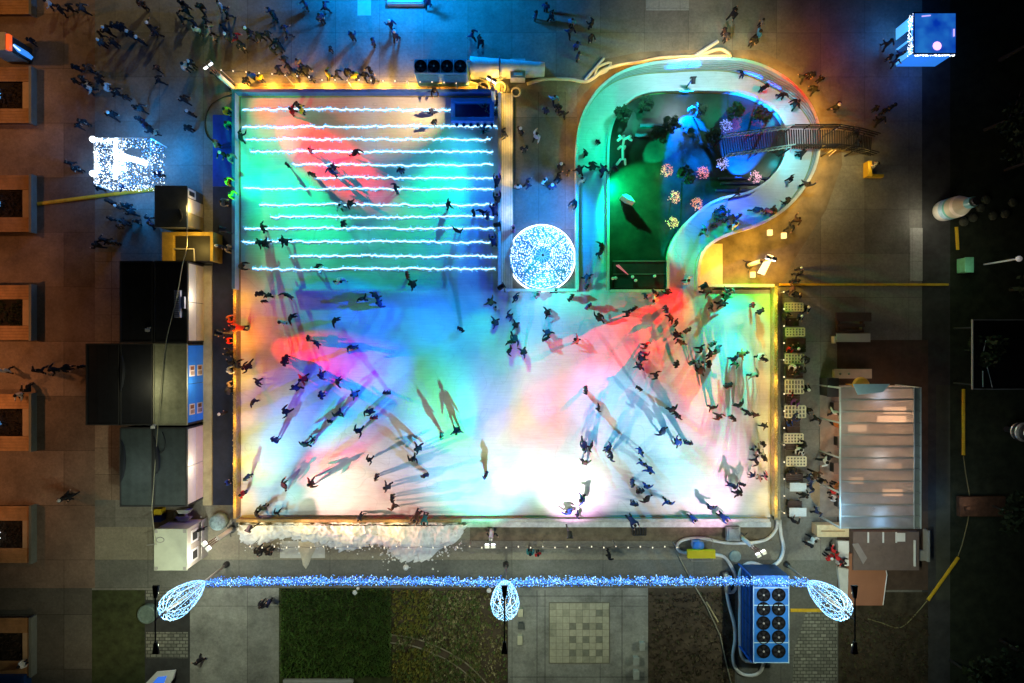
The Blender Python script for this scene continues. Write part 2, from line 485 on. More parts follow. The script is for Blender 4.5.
def board_run(name, pts, hs, label, th=0.12, wall=None, rail=None, planks=0, group='boards round the rink', z=0.0):
    """low wall following ground points pts with height hs (value or list)"""
    pts = [Vector((p[0], p[1])) for p in pts]
    n = len(pts)
    hs = hs if isinstance(hs, list) else [hs]*n
    nor = []
    for i in range(n):
        d = (pts[min(i+1, n-1)] - pts[max(i-1, 0)]).normalized()
        nor.append(Vector((-d.y, d.x)))
    t = thing(name, (*pts[n//2], z), label, 'rink boards', group)
    def ribbon(o1, o2, za, zb):
        m = MB(); vs = []
        for i in range(n):
            A = pts[i] + nor[i]*o1; B = pts[i] + nor[i]*o2
            vs += [(A.x, A.y, za(i)), (B.x, B.y, za(i)), (B.x, B.y, zb(i)), (A.x, A.y, zb(i))]
        fs = []
        for i in range(n-1):
            o = i*4; q = o+4
            fs += [(o, q, q+1, o+1), (o+1, q+1, q+2, o+2), (o+2, q+2, q+3, o+3), (o+3, q+3, q, o)]
        fs += [(0, 1, 2, 3), (4*n-1, 4*n-2, 4*n-3, 4*n-4)]
        m.add(vs, fs); return m
    obj('panel_wall', ribbon(-th/2, th/2, lambda i: z, lambda i: hs[i]-0.04), wall or m_board, t)
    obj('top_rail', ribbon(-th/2-0.04, th/2+0.04, lambda i: hs[i]-0.037, lambda i: hs[i]+0.02), rail or m_rail, t, bevel=0)
    obj('kick_strip', ribbon(-th/2-0.02, th/2+0.02, lambda i: z+0.01, lambda i: z+0.2), m_kick, t)
    for k in range(planks):
        zz = 0.35 + k*0.3
        m = ribbon(-th/2-0.03, th/2+0.03, lambda i: min(zz, hs[i]-0.1), lambda i: min(zz+0.1, hs[i]-0.06))
        obj('plank', m, M('plank_grey', (0.42, 0.4, 0.36), 0.7, 0.2, 5), t)
    return t
def seg(a, b, h, n=2):
    A = Vector(P(a[0], a[1], h)); B = Vector(P(b[0], b[1], h))
    return [A.lerp(B, i/(n-1)) for i in range(n)]
XL = P(240, 0)[0]-0.06
YT = P(0, 97)[1]+0.06
board_run('rink_board', [(XL, YT-0.08), (XL, P(0, 290)[1])], 1.05, 'blue-lit white boards beside the blue mat and the light lines', rail=m_bluelit)
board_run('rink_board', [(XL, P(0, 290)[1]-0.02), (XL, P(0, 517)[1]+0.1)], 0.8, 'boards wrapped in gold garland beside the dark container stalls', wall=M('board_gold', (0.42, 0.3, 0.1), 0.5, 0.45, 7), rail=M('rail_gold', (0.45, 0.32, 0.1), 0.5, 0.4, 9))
board_run('rink_board', [(XL-0.1, YT+0.02), (P(499, 0)[0]-0.1, YT+0.02)], 1.05, 'blue-lit boards below the yellow deck at the top of the rink', wall=m_bluelit, rail=m_bluelit)
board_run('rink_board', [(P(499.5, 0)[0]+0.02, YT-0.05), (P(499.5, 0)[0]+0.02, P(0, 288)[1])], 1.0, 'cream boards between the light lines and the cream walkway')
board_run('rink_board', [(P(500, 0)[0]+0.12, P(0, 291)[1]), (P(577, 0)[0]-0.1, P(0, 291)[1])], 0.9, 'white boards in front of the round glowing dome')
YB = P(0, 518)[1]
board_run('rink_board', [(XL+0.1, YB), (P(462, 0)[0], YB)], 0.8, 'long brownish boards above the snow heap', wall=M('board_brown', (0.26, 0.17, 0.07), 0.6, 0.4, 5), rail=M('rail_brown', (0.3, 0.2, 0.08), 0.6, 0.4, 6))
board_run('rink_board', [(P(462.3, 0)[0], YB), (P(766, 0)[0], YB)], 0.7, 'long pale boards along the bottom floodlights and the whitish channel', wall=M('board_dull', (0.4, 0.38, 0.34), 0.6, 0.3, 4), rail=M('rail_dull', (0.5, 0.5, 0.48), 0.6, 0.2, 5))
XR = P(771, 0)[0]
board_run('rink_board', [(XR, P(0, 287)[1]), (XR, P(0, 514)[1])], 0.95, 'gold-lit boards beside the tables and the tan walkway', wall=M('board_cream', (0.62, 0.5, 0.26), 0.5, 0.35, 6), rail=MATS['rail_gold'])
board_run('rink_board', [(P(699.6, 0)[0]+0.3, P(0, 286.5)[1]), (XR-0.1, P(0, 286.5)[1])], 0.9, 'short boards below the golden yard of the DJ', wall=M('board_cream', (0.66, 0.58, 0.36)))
board_run('rink_board', [(x, y) for x, y, h in outer_g], [h for x, y, h in outer_g], 'curved boards outside the skating loop with grey planks', planks=5)
board_run('rink_board', [(x, y) for x, y, h in inner_g], 0.6, 'low curved edging between the skating loop and the sunken garden', th=0.1,
          wall=M('edging_teal', (0.45, 0.6, 0.62), 0.5, 0.2, 3), rail=M('edging_rail', (0.6, 0.72, 0.72), 0.4, 0.1, 3))
board_run('rink_board', [P(609.5, 291.5), P(667, 291.5)], 0.6, 'short white boards between the rink and the sunken garden', wall=m_board)
# garland on the left and right boards (crinkled foil)
def garland(x, y0, y1, z, label):
    m = MB(); rnd = random.Random(int(y0))
    y = y1
    while y < y0:
        y += 0.05
        c = Vector((x + rnd.uniform(-0.09, 0.09), y, z + rnd.uniform(-0.07, 0.07)))
        for _ in range(2):
            d1 = Vector((rnd.uniform(-1, 1), rnd.uniform(-1, 1), rnd.uniform(-.6, 1))).normalized()*0.11
            d2 = Vector((rnd.uniform(-1, 1), rnd.uniform(-1, 1), rnd.uniform(-.6, 1))).normalized()*0.05
            m.tri(c, c+d1, c+d2)
    solo('foil_garland', m, m_gold, label, 'garland', 'garlands on the boards')
garland(XL+0.02, P(0, 292)[1], P(0, 515)[1], 0.87, 'gold foil garland on the boards beside the container stalls')
garland(XR, P(0, 290)[1], P(0, 512)[1], 1.02, 'gold foil garland on the boards beside the tan walkway')

# decks and mats
m_wood = M('deck_wood', (0.34, 0.25, 0.13), 0.7, 0.25, 4)
def deck(name, px, z0, z1, mat, label, cat):
    m = MB(); m.prism([P(x, y) for x, y in px], z0, z1)
    return solo(name, m, mat, label, cat)
def plank_deck(px, z1, along, w, mat, label, cat='deck', name='wooden_deck'):
    x0, y1 = P(px[0], px[1]); x1, y0 = P(px[2], px[3])
    t = thing(name, ((x0+x1)/2, (y0+y1)/2, 0), label, cat)
    b = MB(); b.box(x0, x1, y0, y1, 0.005, z1-0.04); obj('substructure', b, M('deck_dark', (0.08, 0.06, 0.04)), t)
    d = MB()
    if along == 'x':
        y = y0
        while y < y1-0.02:
            d.box(x0, x1, y, min(y+w-0.015, y1), z1-0.038, z1+random.uniform(0, .006)); y += w
    else:
        x = x0
        while x < x1-0.02:
            d.box(x, min(x+w-0.015, x1), y0, y1, z1-0.038, z1+random.uniform(0, .006)); x += w
    obj('boards', d, mat, t)
    return t
plank_deck((236, 84, 500, 94.5), 0.16, 'x', 0.15, m_wood, 'long yellow lit wooden deck above the blue-lit boards')
plank_deck((501.5, 95, 513, 289.5), 0.4, 'y', 0.16, M('deck_cream', (0.6, 0.54, 0.38), 0.6, 0.15, 4), 'narrow cream walkway beside the light lines')
plank_deck((773, 288, 779.5, 519), 0.25, 'y', 0.15, M('deck_tan', (0.4, 0.33, 0.2), 0.7, 0.2, 4), 'narrow tan walkway between the rink and the tables')
deck('rubber_mat', rect(213, 187, 236, 505), 0.004, 0.03, M('navy_mat', (0.016, 0.022, 0.05), 0.8, 0.3, 1.2), 'long navy rubber mat between the stalls and the boards', 'mat')
deck('rubber_mat', rect(213, 115, 236, 186.5), 0.004, 0.03, M('royal_mat', (0.015, 0.05, 0.36), 0.7, 0.3, 1.2), 'royal blue rubber mat beside the boards, above the navy one', 'mat')
deck('kerb_ledge', rect(203.5, 266, 212.5, 505), 0.004, 0.12, M('ledge_tan', (0.4, 0.36, 0.24), 0.75, 0.2, 2), 'narrow tan ledge in front of the container stalls', 'ledge')
deck('drain_channel', rect(466, 521.5, 770, 526.5), 0.004, 0.2, M('channel_white', (0.6, 0.64, 0.66), 0.5, 0.25, 2.5), 'long whitish channel below the bottom boards', 'channel')
deck('corner_platform', rect(699.5, 244, 722, 285.5), 0.004, 0.14, M('snow_gold', (0.72, 0.66, 0.5), 0.8, 0.12, 3, bump=.4), 'pale trampled platform beside the loop exit', 'platform')
# white divider on the ice
t = thing('ice_divider', (*P(372, 290), ZI), 'long low white divider lying across the ice below the light lines', 'divider')
a = P(295, 290.2); b = P(449, 290.2)
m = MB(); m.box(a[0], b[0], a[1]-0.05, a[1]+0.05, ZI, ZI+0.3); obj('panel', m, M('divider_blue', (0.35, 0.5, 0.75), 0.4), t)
m = MB(); m.box(a[0], b[0], a[1]-0.08, a[1]+0.08, ZI+0.302, ZI+0.36); obj('rail', m, m_board, t)
# snow heap
def snow():
    pts = [(238, 521), (300, 520), (380, 520), (462, 521), (464, 530), (460, 538), (452, 545), (440, 549), (432, 557), (422, 562), (408, 562), (396, 558), (386, 548), (372, 545),
           (352, 550), (336, 550), (322, 543), (306, 542), (292, 538), (270, 541), (252, 545), (240, 540)]
    o = resample(smooth_path([(*P(x, y), 0) for x, y in pts+[pts[0]]], 0.4), 420)
    rnd = random.Random(5)
    from mathutils import noise
    m = MB(); n = len(o); rings = 22
    c0 = Vector((*P(350, 523), 0))
    vs = []
    for r in range(rings):
        t = r/(rings-1)
        for i, p in enumerate(o):
            top = Vector((p.x*0.96 + P(350, 0)[0]*0.04, P(0, 523)[1], 0))
            q = p.lerp(top, t*0.96)
            nz = noise.noise((q.x*1.3, q.y*1.3, 1.0))*0.5 + noise.noise((q.x*4, q.y*4, 3.0))*0.42 + noise.noise((q.x*10, q.y*10, 5.0))*0.3
            edge = (noise.noise((q.x*3, q.y*3, 9.0))*0.3+noise.noise((q.x*9, q.y*9, 2.0))*0.16)*(1-t)
            vs.append((q.x+edge, q.y+edge, max(0.008, (0.02 + 0.42*math.sin(min(1, t*1.25)*PI*0.5))*(1.0+0.8*nz)) if r else 0.0))
    fs = []
    for r in range(rings-1):
        for i in range(n-1):
            fs.append((r*n+i, r*n+i+1, (r+1)*n+i+1, (r+1)*n+i))
    m.add(vs, fs)
    # loose lumps
    for _ in range(420):
        x, y = P(rnd.uniform(380, 450), rnd.gauss(553, 7))
        if rnd.random() < 0.6: x, y = P(rnd.uniform(245, 465), rnd.gauss(545, 4))
        r_ = rnd.uniform(0.02, 0.09)
        m.ball((x, y, r_*0.5), r_, 7, 4, 0.8)
    m.ball((*P(406, 567), 0.1), 0.22, 9, 5, .7)
    o = solo('snow_heap', m, M('snow', (0.82, 0.82, 0.8), 0.85, 0.2, 2.2, bump=0.9), 'long heap of dirty white scraped snow below the bottom boards', 'snow', smooth=True)
    # a patch spilling over the flagstone
    m = MB(); pr = [(299, 541), (312, 540), (316, 548), (312, 556), (309, 564), (306, 569), (303, 565), (301, 556), (298, 548)]
    pr = [P(x, y) for x, y in pr]; cx = sum(p[0] for p in pr)/len(pr); cy_ = sum(p[1] for p in pr)/len(pr)
    vs = [(x, y, 0.012) for x, y in pr] + [(cx+(x-cx)*.6, cy_+(y-cy_)*.6, 0.16+random.uniform(-.05, .05)) for x, y in pr] + [(cx, cy_, 0.2)]
    n = len(pr)
    fs = [(i, (i+1) % n, n+(i+1) % n, n+i) for i in range(n)] + [(n+i, n+(i+1) % n, 2*n) for i in range(n)]
    m.add(vs, fs)
    solo('snow_patch', m, M('dirty_snow', (0.55, 0.5, 0.38), 0.9, 0.2, 3, bump=.8), 'small dirty snow tongue lying over the pale flagstone', 'snow', smooth=True)
snow()
# ------------------------------------------------------------------ LED light lines frozen in the ice
m_led = emit('led_white', (0.5, 0.85, 1.0), 2.6)
m_ledhalo = emit('led_halo', (0.1, 0.5, 1.0), 1.5)
ROWS = [(110, 243, 497), (127, 243, 497), (140, 246, 492), (152, 251, 496), (165, 293, 494), (178.5, 316, 497), (189, 244, 496),
        (205, 260, 496), (217, 271, 496), (228.5, 245, 496), (242, 243, 492), (256, 291, 497), (269, 253, 497)]
ORD = ['first', 'second', 'third', 'fourth', 'fifth', 'sixth', 'seventh', 'eighth', 'ninth', 'tenth', 'eleventh', 'twelfth', 'thirteenth']
for i, (y, x0, x1) in enumerate(ROWS):
    rnd = random.Random(100+i)
    a = P(x0, y); b = P(x1, y)
    pts = []; x = a[0]; lo = 0
    while x < b[0]:
        lo = lo*0.93 + rnd.uniform(-.02, .02)
        pts.append((x, a[1] + rnd.uniform(-0.06, 0.06) + lo, ZI+0.02)); x += rnd.uniform(0.12, 0.26)
    lab = f'{ORD[i]} zigzag light line across the ice, counted down from the top blue-lit boards'
    if i == 12: lab = 'lowest zigzag light line across the ice, nearest to the white divider'
    t = thing('light_line', (*P((x0+x1)/2, y), ZI), lab, 'light line', 'zigzag light lines on the upper ice')
    m = MB(); m.tube(pts, 0.036, 5); obj('cable', m, m_led, t)
    m = MB()
    for p in pts:
        for _ in range(3):
            m.octa((p[0]+rnd.uniform(-.1, .1), p[1]+rnd.uniform(-.16, .16), ZI+0.03), rnd.uniform(0.025, 0.05))
    o = obj('bulbs', m, m_ledhalo, t); o['kind'] = 'stuff'  # LED specks spread wide to imitate the cable's blue halo
    # faint glow of light into the ice round the cable comes from added point lights hung above it
    for k in range(3):
        xx = a[0] + (b[0]-a[0])*(k+0.5)/3
        lamp('line_glow', (xx, a[1], 0.9), None, (0.1, 0.55, 1.0), 5.0, rad=0.4)

# ------------------------------------------------------------------ festoon bulbs
m_bulb = emit('bulb_warm', (1.0, 0.86, 0.62), 2.2)
m_bulbw = emit('bulb_white', (1.0, 0.95, 0.82), 4)
m_wire = M('black_wire', (0.02, 0.02, 0.02), 0.6, 0)
m_pole = M('steel_pole', (0.45, 0.45, 0.44), 0.4, 0.1, metal=0.7)
def festoon(name, pts, h, label, posts):
    base = V3(*pts[0], 0); t = thing(name, base, label, 'festoon lights', 'festoon lights round the rink')
    w = MB(); wp = []
    for p in pts:
        wp.append(V3(p[0], p[1], h+0.12))
    w.tube(wp, 0.012, 4); obj('wire', w, m_wire, t)
    for p in pts:
        b = MB(); c = V3(p[0], p[1], h); b.ball(c, 0.05, 8, 6); obj('bulb', b, m_bulb, t, smooth=True)
    for k in posts:
        q = V3(*pts[k], h); m = MB(); m.tube([(q.x, q.y, 0), (q.x, q.y, h+0.15)], 0.03, 6); obj('post', m, m_pole, t)
festoon('festoon_string', [(221, 70), (233, 71), (246, 72), (259, 73), (272, 74), (285, 75), (297, 76), (309, 77), (322, 80), (335, 80), (347, 80), (359, 80), (371, 80.5), (383, 81), (395, 81), (407, 81.5), (420, 82), (432, 82), (444, 82.5), (456, 83)], 2.2,
        'string of warm bulbs above the yellow deck and the crowd', [0, 5, 10, 15, 19])
festoon('festoon_string', [(250+12.2*i, 547 + (0.6 if i % 2 else -0.3)) for i in range(36)], 1.6, 'string of bulbs along the pavement below the snow heap', [0, 6, 12, 18, 24, 30, 35])
festoon('festoon_string', [(784 + 0.03*i, 292+17*i) for i in range(14)], 1.4, 'string of small bulbs running past the heads of the lattice tables', [0, 4, 9, 13])

# ------------------------------------------------------------------ floodlight masts
m_lens = emit('lens', (1, 1, 1), 6)
m_mast = M('mast_white', (0.7, 0.68, 0.64), 0.5, 0.08)
m_dark = M('dark_metal', (0.03, 0.03, 0.032), 0.5, 0.2)
def mast(px, py, h, aim, label, lens=(1, 1, 1), rnd=0):
    x, y = P(px, py); hh_ = h
    t = thing('floodlight_mast', (x, y, 0), label, 'floodlight mast', 'floodlight masts round the rink')
    m = MB(); m.cyl((x, y), 0.3, 0, 0.06, 12); obj('base_plate', m, m_dark, t)
    m = MB(); m.tube([(x, y, 0.05), (x, y, h*.62)], 0.15, 10); obj('pole', m, m_mast, t)
    A = Vector(P(*aim)); d = (A - Vector((x, y))).normalized(); n = Vector((-d.y, d.x)); c = Vector((x, y))
    m = MB()
    for s in (-.13, 0, .13): m.tube([(x+n.x*s, y+n.y*s, h*.62+.003), (x+n.x*s, y+n.y*s, h-.12)], 0.035, 6)
    obj('ladder_mast', m, M('ladder_brown', (.2, .08, .06), .5, .1), t)
    m = MB(); m.obox((x, y), math.atan2(n.y, n.x), 0.6, 0.1, h-.11, h-0.02); obj('crossbar', m, m_dark, t)
    for s in (-0.2, 0.2):
        q = c + n*s + d*0.02
        m = MB(); m.obox((q.x, q.y), math.atan2(d.y, d.x), 0.2, 0.3, h, h+0.3); hd = obj('lamp_head', m, m_mast, t)
        m = MB(); q2 = q + d*0.115; m.obox((q2.x, q2.y), math.atan2(d.y, d.x), 0.02, 0.24, h+.03, h+0.27)
        obj('lens', m, emit('lens_glow', lens, 4), hd)
    for k in range(3):
        ang = 2*PI*k/3+0.4
        m = MB(); m.tube([(x, y, 0.5), (x+0.55*math.cos(ang), y+0.55*math.sin(ang), 0.02)], 0.025, 5); obj('stay', m, m_dark, t)
    return t, c + d*0.5, hh_+.2
def beam(mp, off, h, aim, col, power, cone, blend=0.25, az=0.0, rad=0.07, name='floodlight'):
    p = mp[1]
    h = min(h, mp[2]-.02)
    lamp(name, (p.x+off[0], p.y+off[1], h), (*P(*aim), az), col, power*LIGHT, cone, blend, rad)

WARMW = (1.0, 0.93, 0.85)
mA = mast(232, 529, 4.1, (300, 470), 'white floodlight mast at the snowy corner beside the white cabin')
mB_ = mast(492, 529, 4.1, (490, 440), 'floodlight mast by the bottom boards, at the brightest white glare')
mC = mast(740, 536, 4.1, (690, 440), 'floodlight mast beside the looping white hose')
mG = mast(233, 88, 4.1, (300, 180), 'floodlight mast at the end of the yellow deck by the yellow and blue figures')
mH = mast(494, 103, 4.4, (440, 200), 'floodlight mast between the blue box and the cream walkway')
mT = mast(749, 265, 4.1, (730, 330), 'floodlight mast in the golden yard beside the DJ')
def stand(px, py, h, aim, label, z=0.0):
    x, y = P(px, py)
    t = thing('stage_light', (x, y, z), label, 'stage light', 'stage lights round the rink')
    m = MB(); m.tube([(x, y, z), (x, y, h)], 0.05, 8); obj('pole', m, m_dark, t)
    A = Vector(P(*aim)); d = (A - Vector((x, y))).normalized()
    m = MB(); m.tube([(x+d.x*0.02, y+d.y*0.02, h+0.15), (x+d.x*0.4, y+d.y*0.4, h-0.02)], 0.16, 10); obj('can', m, m_dark, t)
    m = MB(); m.obox((x, y), math.atan2(d.x, -d.y), 0.42, 0.05, h-0.05, h+0.25); obj('yoke', m, m_dark, t)
    return t, Vector((x, y)) + d*0.55, h
sR1 = stand(695, 288, 2.9, (600, 340), 'stage light throwing the red beam at the loop exit')
sR2 = stand(236, 333, 3.3, (320, 360), 'stage light throwing the magenta beam from the garland boards')
sG4 = stand(607, 176, 2.6, (650, 210), 'stage light on the straight loop edging beside the sunken garden')
sB1 = stand(686, 88, 1.9, (690, 150), 'stage light at the curved top edge of the sunken garden')
sD = stand(505, 292, 6.0, (440, 330), 'stage light at the corner of the white boards below the dome')
sA2 = stand(262, 521, 2.6, (340, 340), 'stage light at the bottom boards behind the snow heap, near the corner mast')
sB2 = stand(728, 200, 1.9, (745, 160), 'stage light at the inner edging, below the garden bridge')

sG3 = stand(237.5, 236, 3.0, (330, 240), 'added stage light on the blue-lit boards beside the light lines')  # added fill stand, evens the green over the upper ice
sH3 = stand(501, 232, 3.2, (420, 238), 'added stage light on the cream walkway beside the light lines')  # added fill stand for the blue-teal side of the upper ice
sB3 = stand(566, 524, 3.4, (560, 420), 'added stage light at the bottom boards straight below the dome')  # added stand that spreads the white glare along the boards
# fitted beams added to light the ice: source, height, aim in the picture, cone, blend, then red, green and blue power
def beams(src, h, rows):
    for (ax, ay, cone, blend) in rows:
        if isinstance(src, tuple) and len(src) == 3: pos = Vector((*src[1], min(h, src[2]-.02)))
        else: pos = Vector((*P(*src), h))
        BEAMS.append((pos, (ax, ay), cone, blend))
BEAMS = []
beams(mA, 4.2, [(300, 470, 70, 1), (380, 420, 112, 1), (330, 380, 50, 1), (300, 330, 36, 1), (420, 480, 50, 1), (260, 400, 50, 1)])
beams(sA2, 2.6, [(345, 330, 46, .7), (290, 390, 60, 1), (340, 300, 30, 1), (400, 420, 50, 1), (320, 470, 60, 1)])
beams(mB_, 4.2, [(478, 470, 100, 1), (478, 390, 140, 1), (520, 330, 90, 1), (432, 385, 36, 1), (425, 320, 34, 1), (400, 440, 50, 1), (540, 430, 40, 1), (560, 380, 40, 1), (480, 340, 40, 1)])
beams(sB3, 3.4, [(560, 400, 140, 1), (540, 420, 40, 1), (620, 440, 60, 1), (575, 480, 100, 1)])
beams(mC, 4.1, [(630, 400, 124, 1), (640, 370, 70, 1), (700, 430, 50, 1), (650, 450, 50, 1), (740, 430, 60, 1), (690, 480, 90, 1)])
beams(mG, 4.2, [(274, 190, 66, .9), (330, 268, 44, 1), (350, 120, 60, 1), (260, 250, 40, 1)])
beams(mG, 3.5, [(310, 145, 32, .5), (372, 205, 20, .6)])
beams(sG3, 3.0, [(345, 225, 84, 1), (290, 200, 90, 1), (280, 300, 60, 1)])
beams(mH, 4.5, [(448, 186, 62, .8), (392, 245, 52, 1), (470, 262, 50, 1), (450, 112, 150, .8), (400, 150, 60, 1), (340, 230, 34, 1)])
beams(sH3, 3.2, [(400, 235, 90, 1), (380, 290, 70, 1), (450, 235, 110, 1)])
beams(sR1, 2.8, [(622, 338, 46, .5), (640, 375, 34, .6), (545, 430, 34, 1), (704, 410, 44, 1), (580, 320, 30, 1), (660, 320, 90, .8)])
beams(sR2, 3.2, [(320, 356, 36, .5), (322, 470, 56, 1), (360, 370, 30, 1), (280, 400, 60, 1)])
beams(mT, 3.2, [(732, 340, 66, .8), (722, 390, 36, .9), (740, 330, 110, 1), (700, 330, 60, 1)])
beams(sD, 6.0, [(420, 330, 116, 1), (335, 320, 34, .9), (600, 400, 70, 1), (650, 455, 40, 1), (440, 300, 60, 1), (380, 350, 50, 1), (520, 400, 70, 1), (330, 400, 36, 1), (560, 330, 70, 1), (592, 270, 60, 1)])
beams((604, 150), 3.0, [(595, 130, 150, .6)])  # from here, fill lights over the loop, added without fixtures
beams((600, 240), 3.2, [(590, 240, 140, .6)])
beams((605, 200), 3.0, [(590, 195, 130, .8)])
beams((634, 100), 5.0, [(625, 88, 110, .9)])
beams((714, 203), 2.4, [(722, 224, 120, .5)])
beams((740, 197), 2.4, [(752, 206, 120, .7)])
beams((672, 250), 2.2, [(688, 240, 110, .6)])
beams((772, 106), 6.0, [(784, 100, 110, .9)])
beams((790, 165), 6.0, [(798, 165, 100, .9)])
beams((690, 92), 6.0, [(690, 80, 100, .9)])
beams((682, 282), 3.0, [(682, 280, 150, .8)])
beams((738, 93), 6.0, [(738, 82, 100, .9)])
beams(mG, 4.2, [(262, 125, 100, .9), (300, 112, 80, 1), (330, 160, 24, .7), (352, 172, 20, .7), (400, 210, 14, .8), (300, 130, 30, .7)])
beams(sG3, 3.0, [(258, 130, 60, 1), (262, 185, 60, 1)])
beams(mH, 4.5, [(390, 115, 50, 1), (350, 150, 40, 1), (430, 215, 40, 1), (460, 165, 46, .8)])
beams(sR2, 3.2, [(250, 322, 110, .9), (290, 352, 30, .6), (340, 380, 26, .8)])
beams(mT, 3.2, [(715, 293, 90, .9), (755, 320, 80, 1), (750, 400, 50, 1)])
beams(sB2, 1.9, [(725, 218, 100, .8), (748, 205, 90, .8)])
beams(sR1, 2.8, [(660, 305, 60, .6), (640, 350, 24, .6), (600, 335, 22, .6), (690, 400, 26, 1), (560, 320, 60, 1)])
beams(sD, 6.0, [(470, 320, 50, 1), (410, 320, 40, 1), (290, 400, 30, 1), (330, 300, 20, .8), (365, 320, 20, .8)])
beams(sA2, 2.6, [(330, 320, 20, .8), (365, 320, 18, .8)])
beams(sD, 6.0, [(440, 345, 24, 1), (360, 300, 24, 1), (420, 310, 24, 1), (480, 330, 30, 1), (310, 330, 18, 1), (345, 345, 16, 1)])
beams(mB_, 4.2, [(400, 400, 24, 1), (450, 380, 24, 1), (500, 400, 30, 1), (540, 380, 24, 1), (470, 330, 24, 1), (520, 450, 60, 1)])
beams(mA, 4.2, [(290, 430, 30, 1), (330, 460, 24, 1), (350, 410, 20, 1), (270, 450, 40, 1)])
beams(mC, 4.1, [(640, 410, 24, 1), (680, 390, 24, 1), (600, 450, 24, 1), (720, 420, 30, 1), (690, 340, 24, 1)])
beams(sB3, 3.4, [(540, 380, 24, 1), (600, 420, 30, 1), (530, 350, 24, 1), (600, 350, 24, 1)])
beams(sR1, 2.8, [(640, 325, 16, .7), (620, 345, 14, .7), (560, 350, 16, 1), (540, 410, 18, 1), (700, 380, 20, 1)])
beams(sR2, 3.2, [(300, 380, 24, .8), (310, 362, 18, .7), (285, 350, 16, .7)])
beams(mT, 3.2, [(715, 365, 20, 1), (740, 390, 24, 1), (720, 320, 30, 1)])
beams(mG, 4.2, [(280, 230, 30, 1), (310, 210, 24, 1), (300, 250, 30, 1)])
beams(sG3, 3.0, [(300, 240, 40, 1), (360, 225, 30, 1)])
beams(mH, 4.4, [(420, 190, 24, 1), (440, 230, 30, 1), (370, 260, 24, 1), (330, 220, 20, 1)])
POWER = [(0, 486, 665),(0, 0, 0),(0, 0, 0),(0, 0, 0),(11327, 5224, 3971),(0, 0, 0),(0, 0, 0),(0, 0, 874),(0, 0, 0),(0, 1545, 1023),(0, 214, 87),(296, 2093, 494),(0, 0, 2442),(0, 0, 0),(0, 6321, 0),(0, 0, 0),(0, 115, 766),(0, 0, 0),(3710, 0, 0),(0, 0, 7894),(0, 1149, 0),(0, 0, 0),(0, 0, 0),(1882, 848, 1607),(0, 556, 0),(0, 732, 0),(401, 0, 0),(0, 1290, 1614),(1705, 466, 749),(1626, 469, 1153),(0, 655, 366),(0, 2718, 2070),(0, 9, 0),(0, 0, 0),(3326, 0, 0),(0, 0, 0),(0, 0, 0),(0, 0, 0),(0, 0, 0),(0, 917, 1305),(0, 0, 0),(0, 0, 2608),(0, 0, 0),(0, 397, 0),(0, 0, 0),(0, 0, 0),(0, 0, 0),(0, 0, 68),(878, 0, 0),(1473, 0, 0),(7629, 0, 0),(0, 0, 0),(283, 0, 0),(623, 0, 0),(1939, 0, 0),(0, 0, 0),(2100, 0, 0),(395, 0, 0),(0, 0, 680),(0, 2912, 2886),(0, 993, 0),(0, 412, 418),(0, 0, 0),(0, 0, 0),(0, 241, 218),(0, 5731, 12221),(0, 0, 0),(0, 0, 0),(0, 1316, 0),(0, 0, 14780),(0, 1089, 1753),(0, 2217, 667),(0, 343, 175),(1, 47, 0),(4, 71, 123),(93, 628, 460),(0, 64, 496),(0, 0, 58),(0, 177, 100),(843, 0, 0),(597, 728, 501),(797, 1131, 1279),(79, 10, 0),(0, 467, 197),(0, 104, 0),(1289, 0, 0),(16218, 0, 0),(2524, 0, 0),(0, 0, 0),(0, 0, 0),(0, 3480, 1388),(0, 0, 111),(4601, 2695, 1309),(0, 0, 0),(0, 5703, 1566),(0, 0, 79),(269, 0, 0),(867, 0, 0),(1923, 0, 0),(0, 0, 0),(0, 0, 0),(0, 263, 0),(31, 25, 0),(0, 0, 0),(0, 0, 0),(878, 0, 0),(2826, 0, 0),(0, 0, 0),(0, 0, 0),(0, 287, 693),(0, 0, 3183),(0, 0, 0),(0, 302, 5662),(0, 181, 4585),(0, 0, 3456),(0, 0, 0),(0, 61, 778),(0, 0, 0),(0, 0, 0),(0, 686, 0),(0, 0, 0),(0, 0, 0),(0, 3212, 6315),(0, 5270, 2175),(1203, 849, 0),(0, 1706, 268),(0, 0, 2656),(1541, 0, 0),(0, 1395, 4850),(7936, 0, 0),(0, 8043, 7830),(1208, 2334, 399),(2953, 3854, 5074),(6639, 713, 1130),(0, 0, 0),(926, 194, 780),(13178, 2343, 0),(3471, 0, 0),(1363, 0, 0),(0, 0, 5002),(0, 0, 0),(1751, 0, 0),(31, 0, 0),(4609, 0, 0),(10459, 0, 0),(0, 0, 0),(0, 0, 0),(390, 0, 0),(0, 0, 0),(0, 0, 0),(0, 2951, 1497),(0, 339, 412),(0, 7056, 1834),(0, 10511, 2665),(0, 0, 0),(0, 0, 0),(0, 1341, 630),(0, 1256, 598),(0, 0, 0),(0, 0, 157),(0, 0, 0)]  #POWER#
for q, (pos, aim, cone, blend) in enumerate(BEAMS):
    rgb = POWER[q] if q < len(POWER) else (1000, 1000, 1000)
    mx = max(rgb)
    if mx > 5:
        lamp('floodlight', pos, (*P(*aim), 0), tuple(v/mx for v in rgb), mx*1.12, cone, blend, 0.07)['beam'] = q
beam(sG4, (0, 0), 2.6, (640, 205), (0.0, 1.0, 0.3), 3800, 110, .4)
lamp('floodlight', (*P(560, 205), 4.0), (*P(545, 225), 0), (0.0, 0.25, 1.0), 3300*LIGHT, 110, .7, 0.3)  # blue fill added over the island, no fixture
beam(sG4, (0, 0), 2.6, (658, 150), (0.0, 0.9, 0.45), 9000, 22, .4)  # narrow beams added for light streaks across the garden
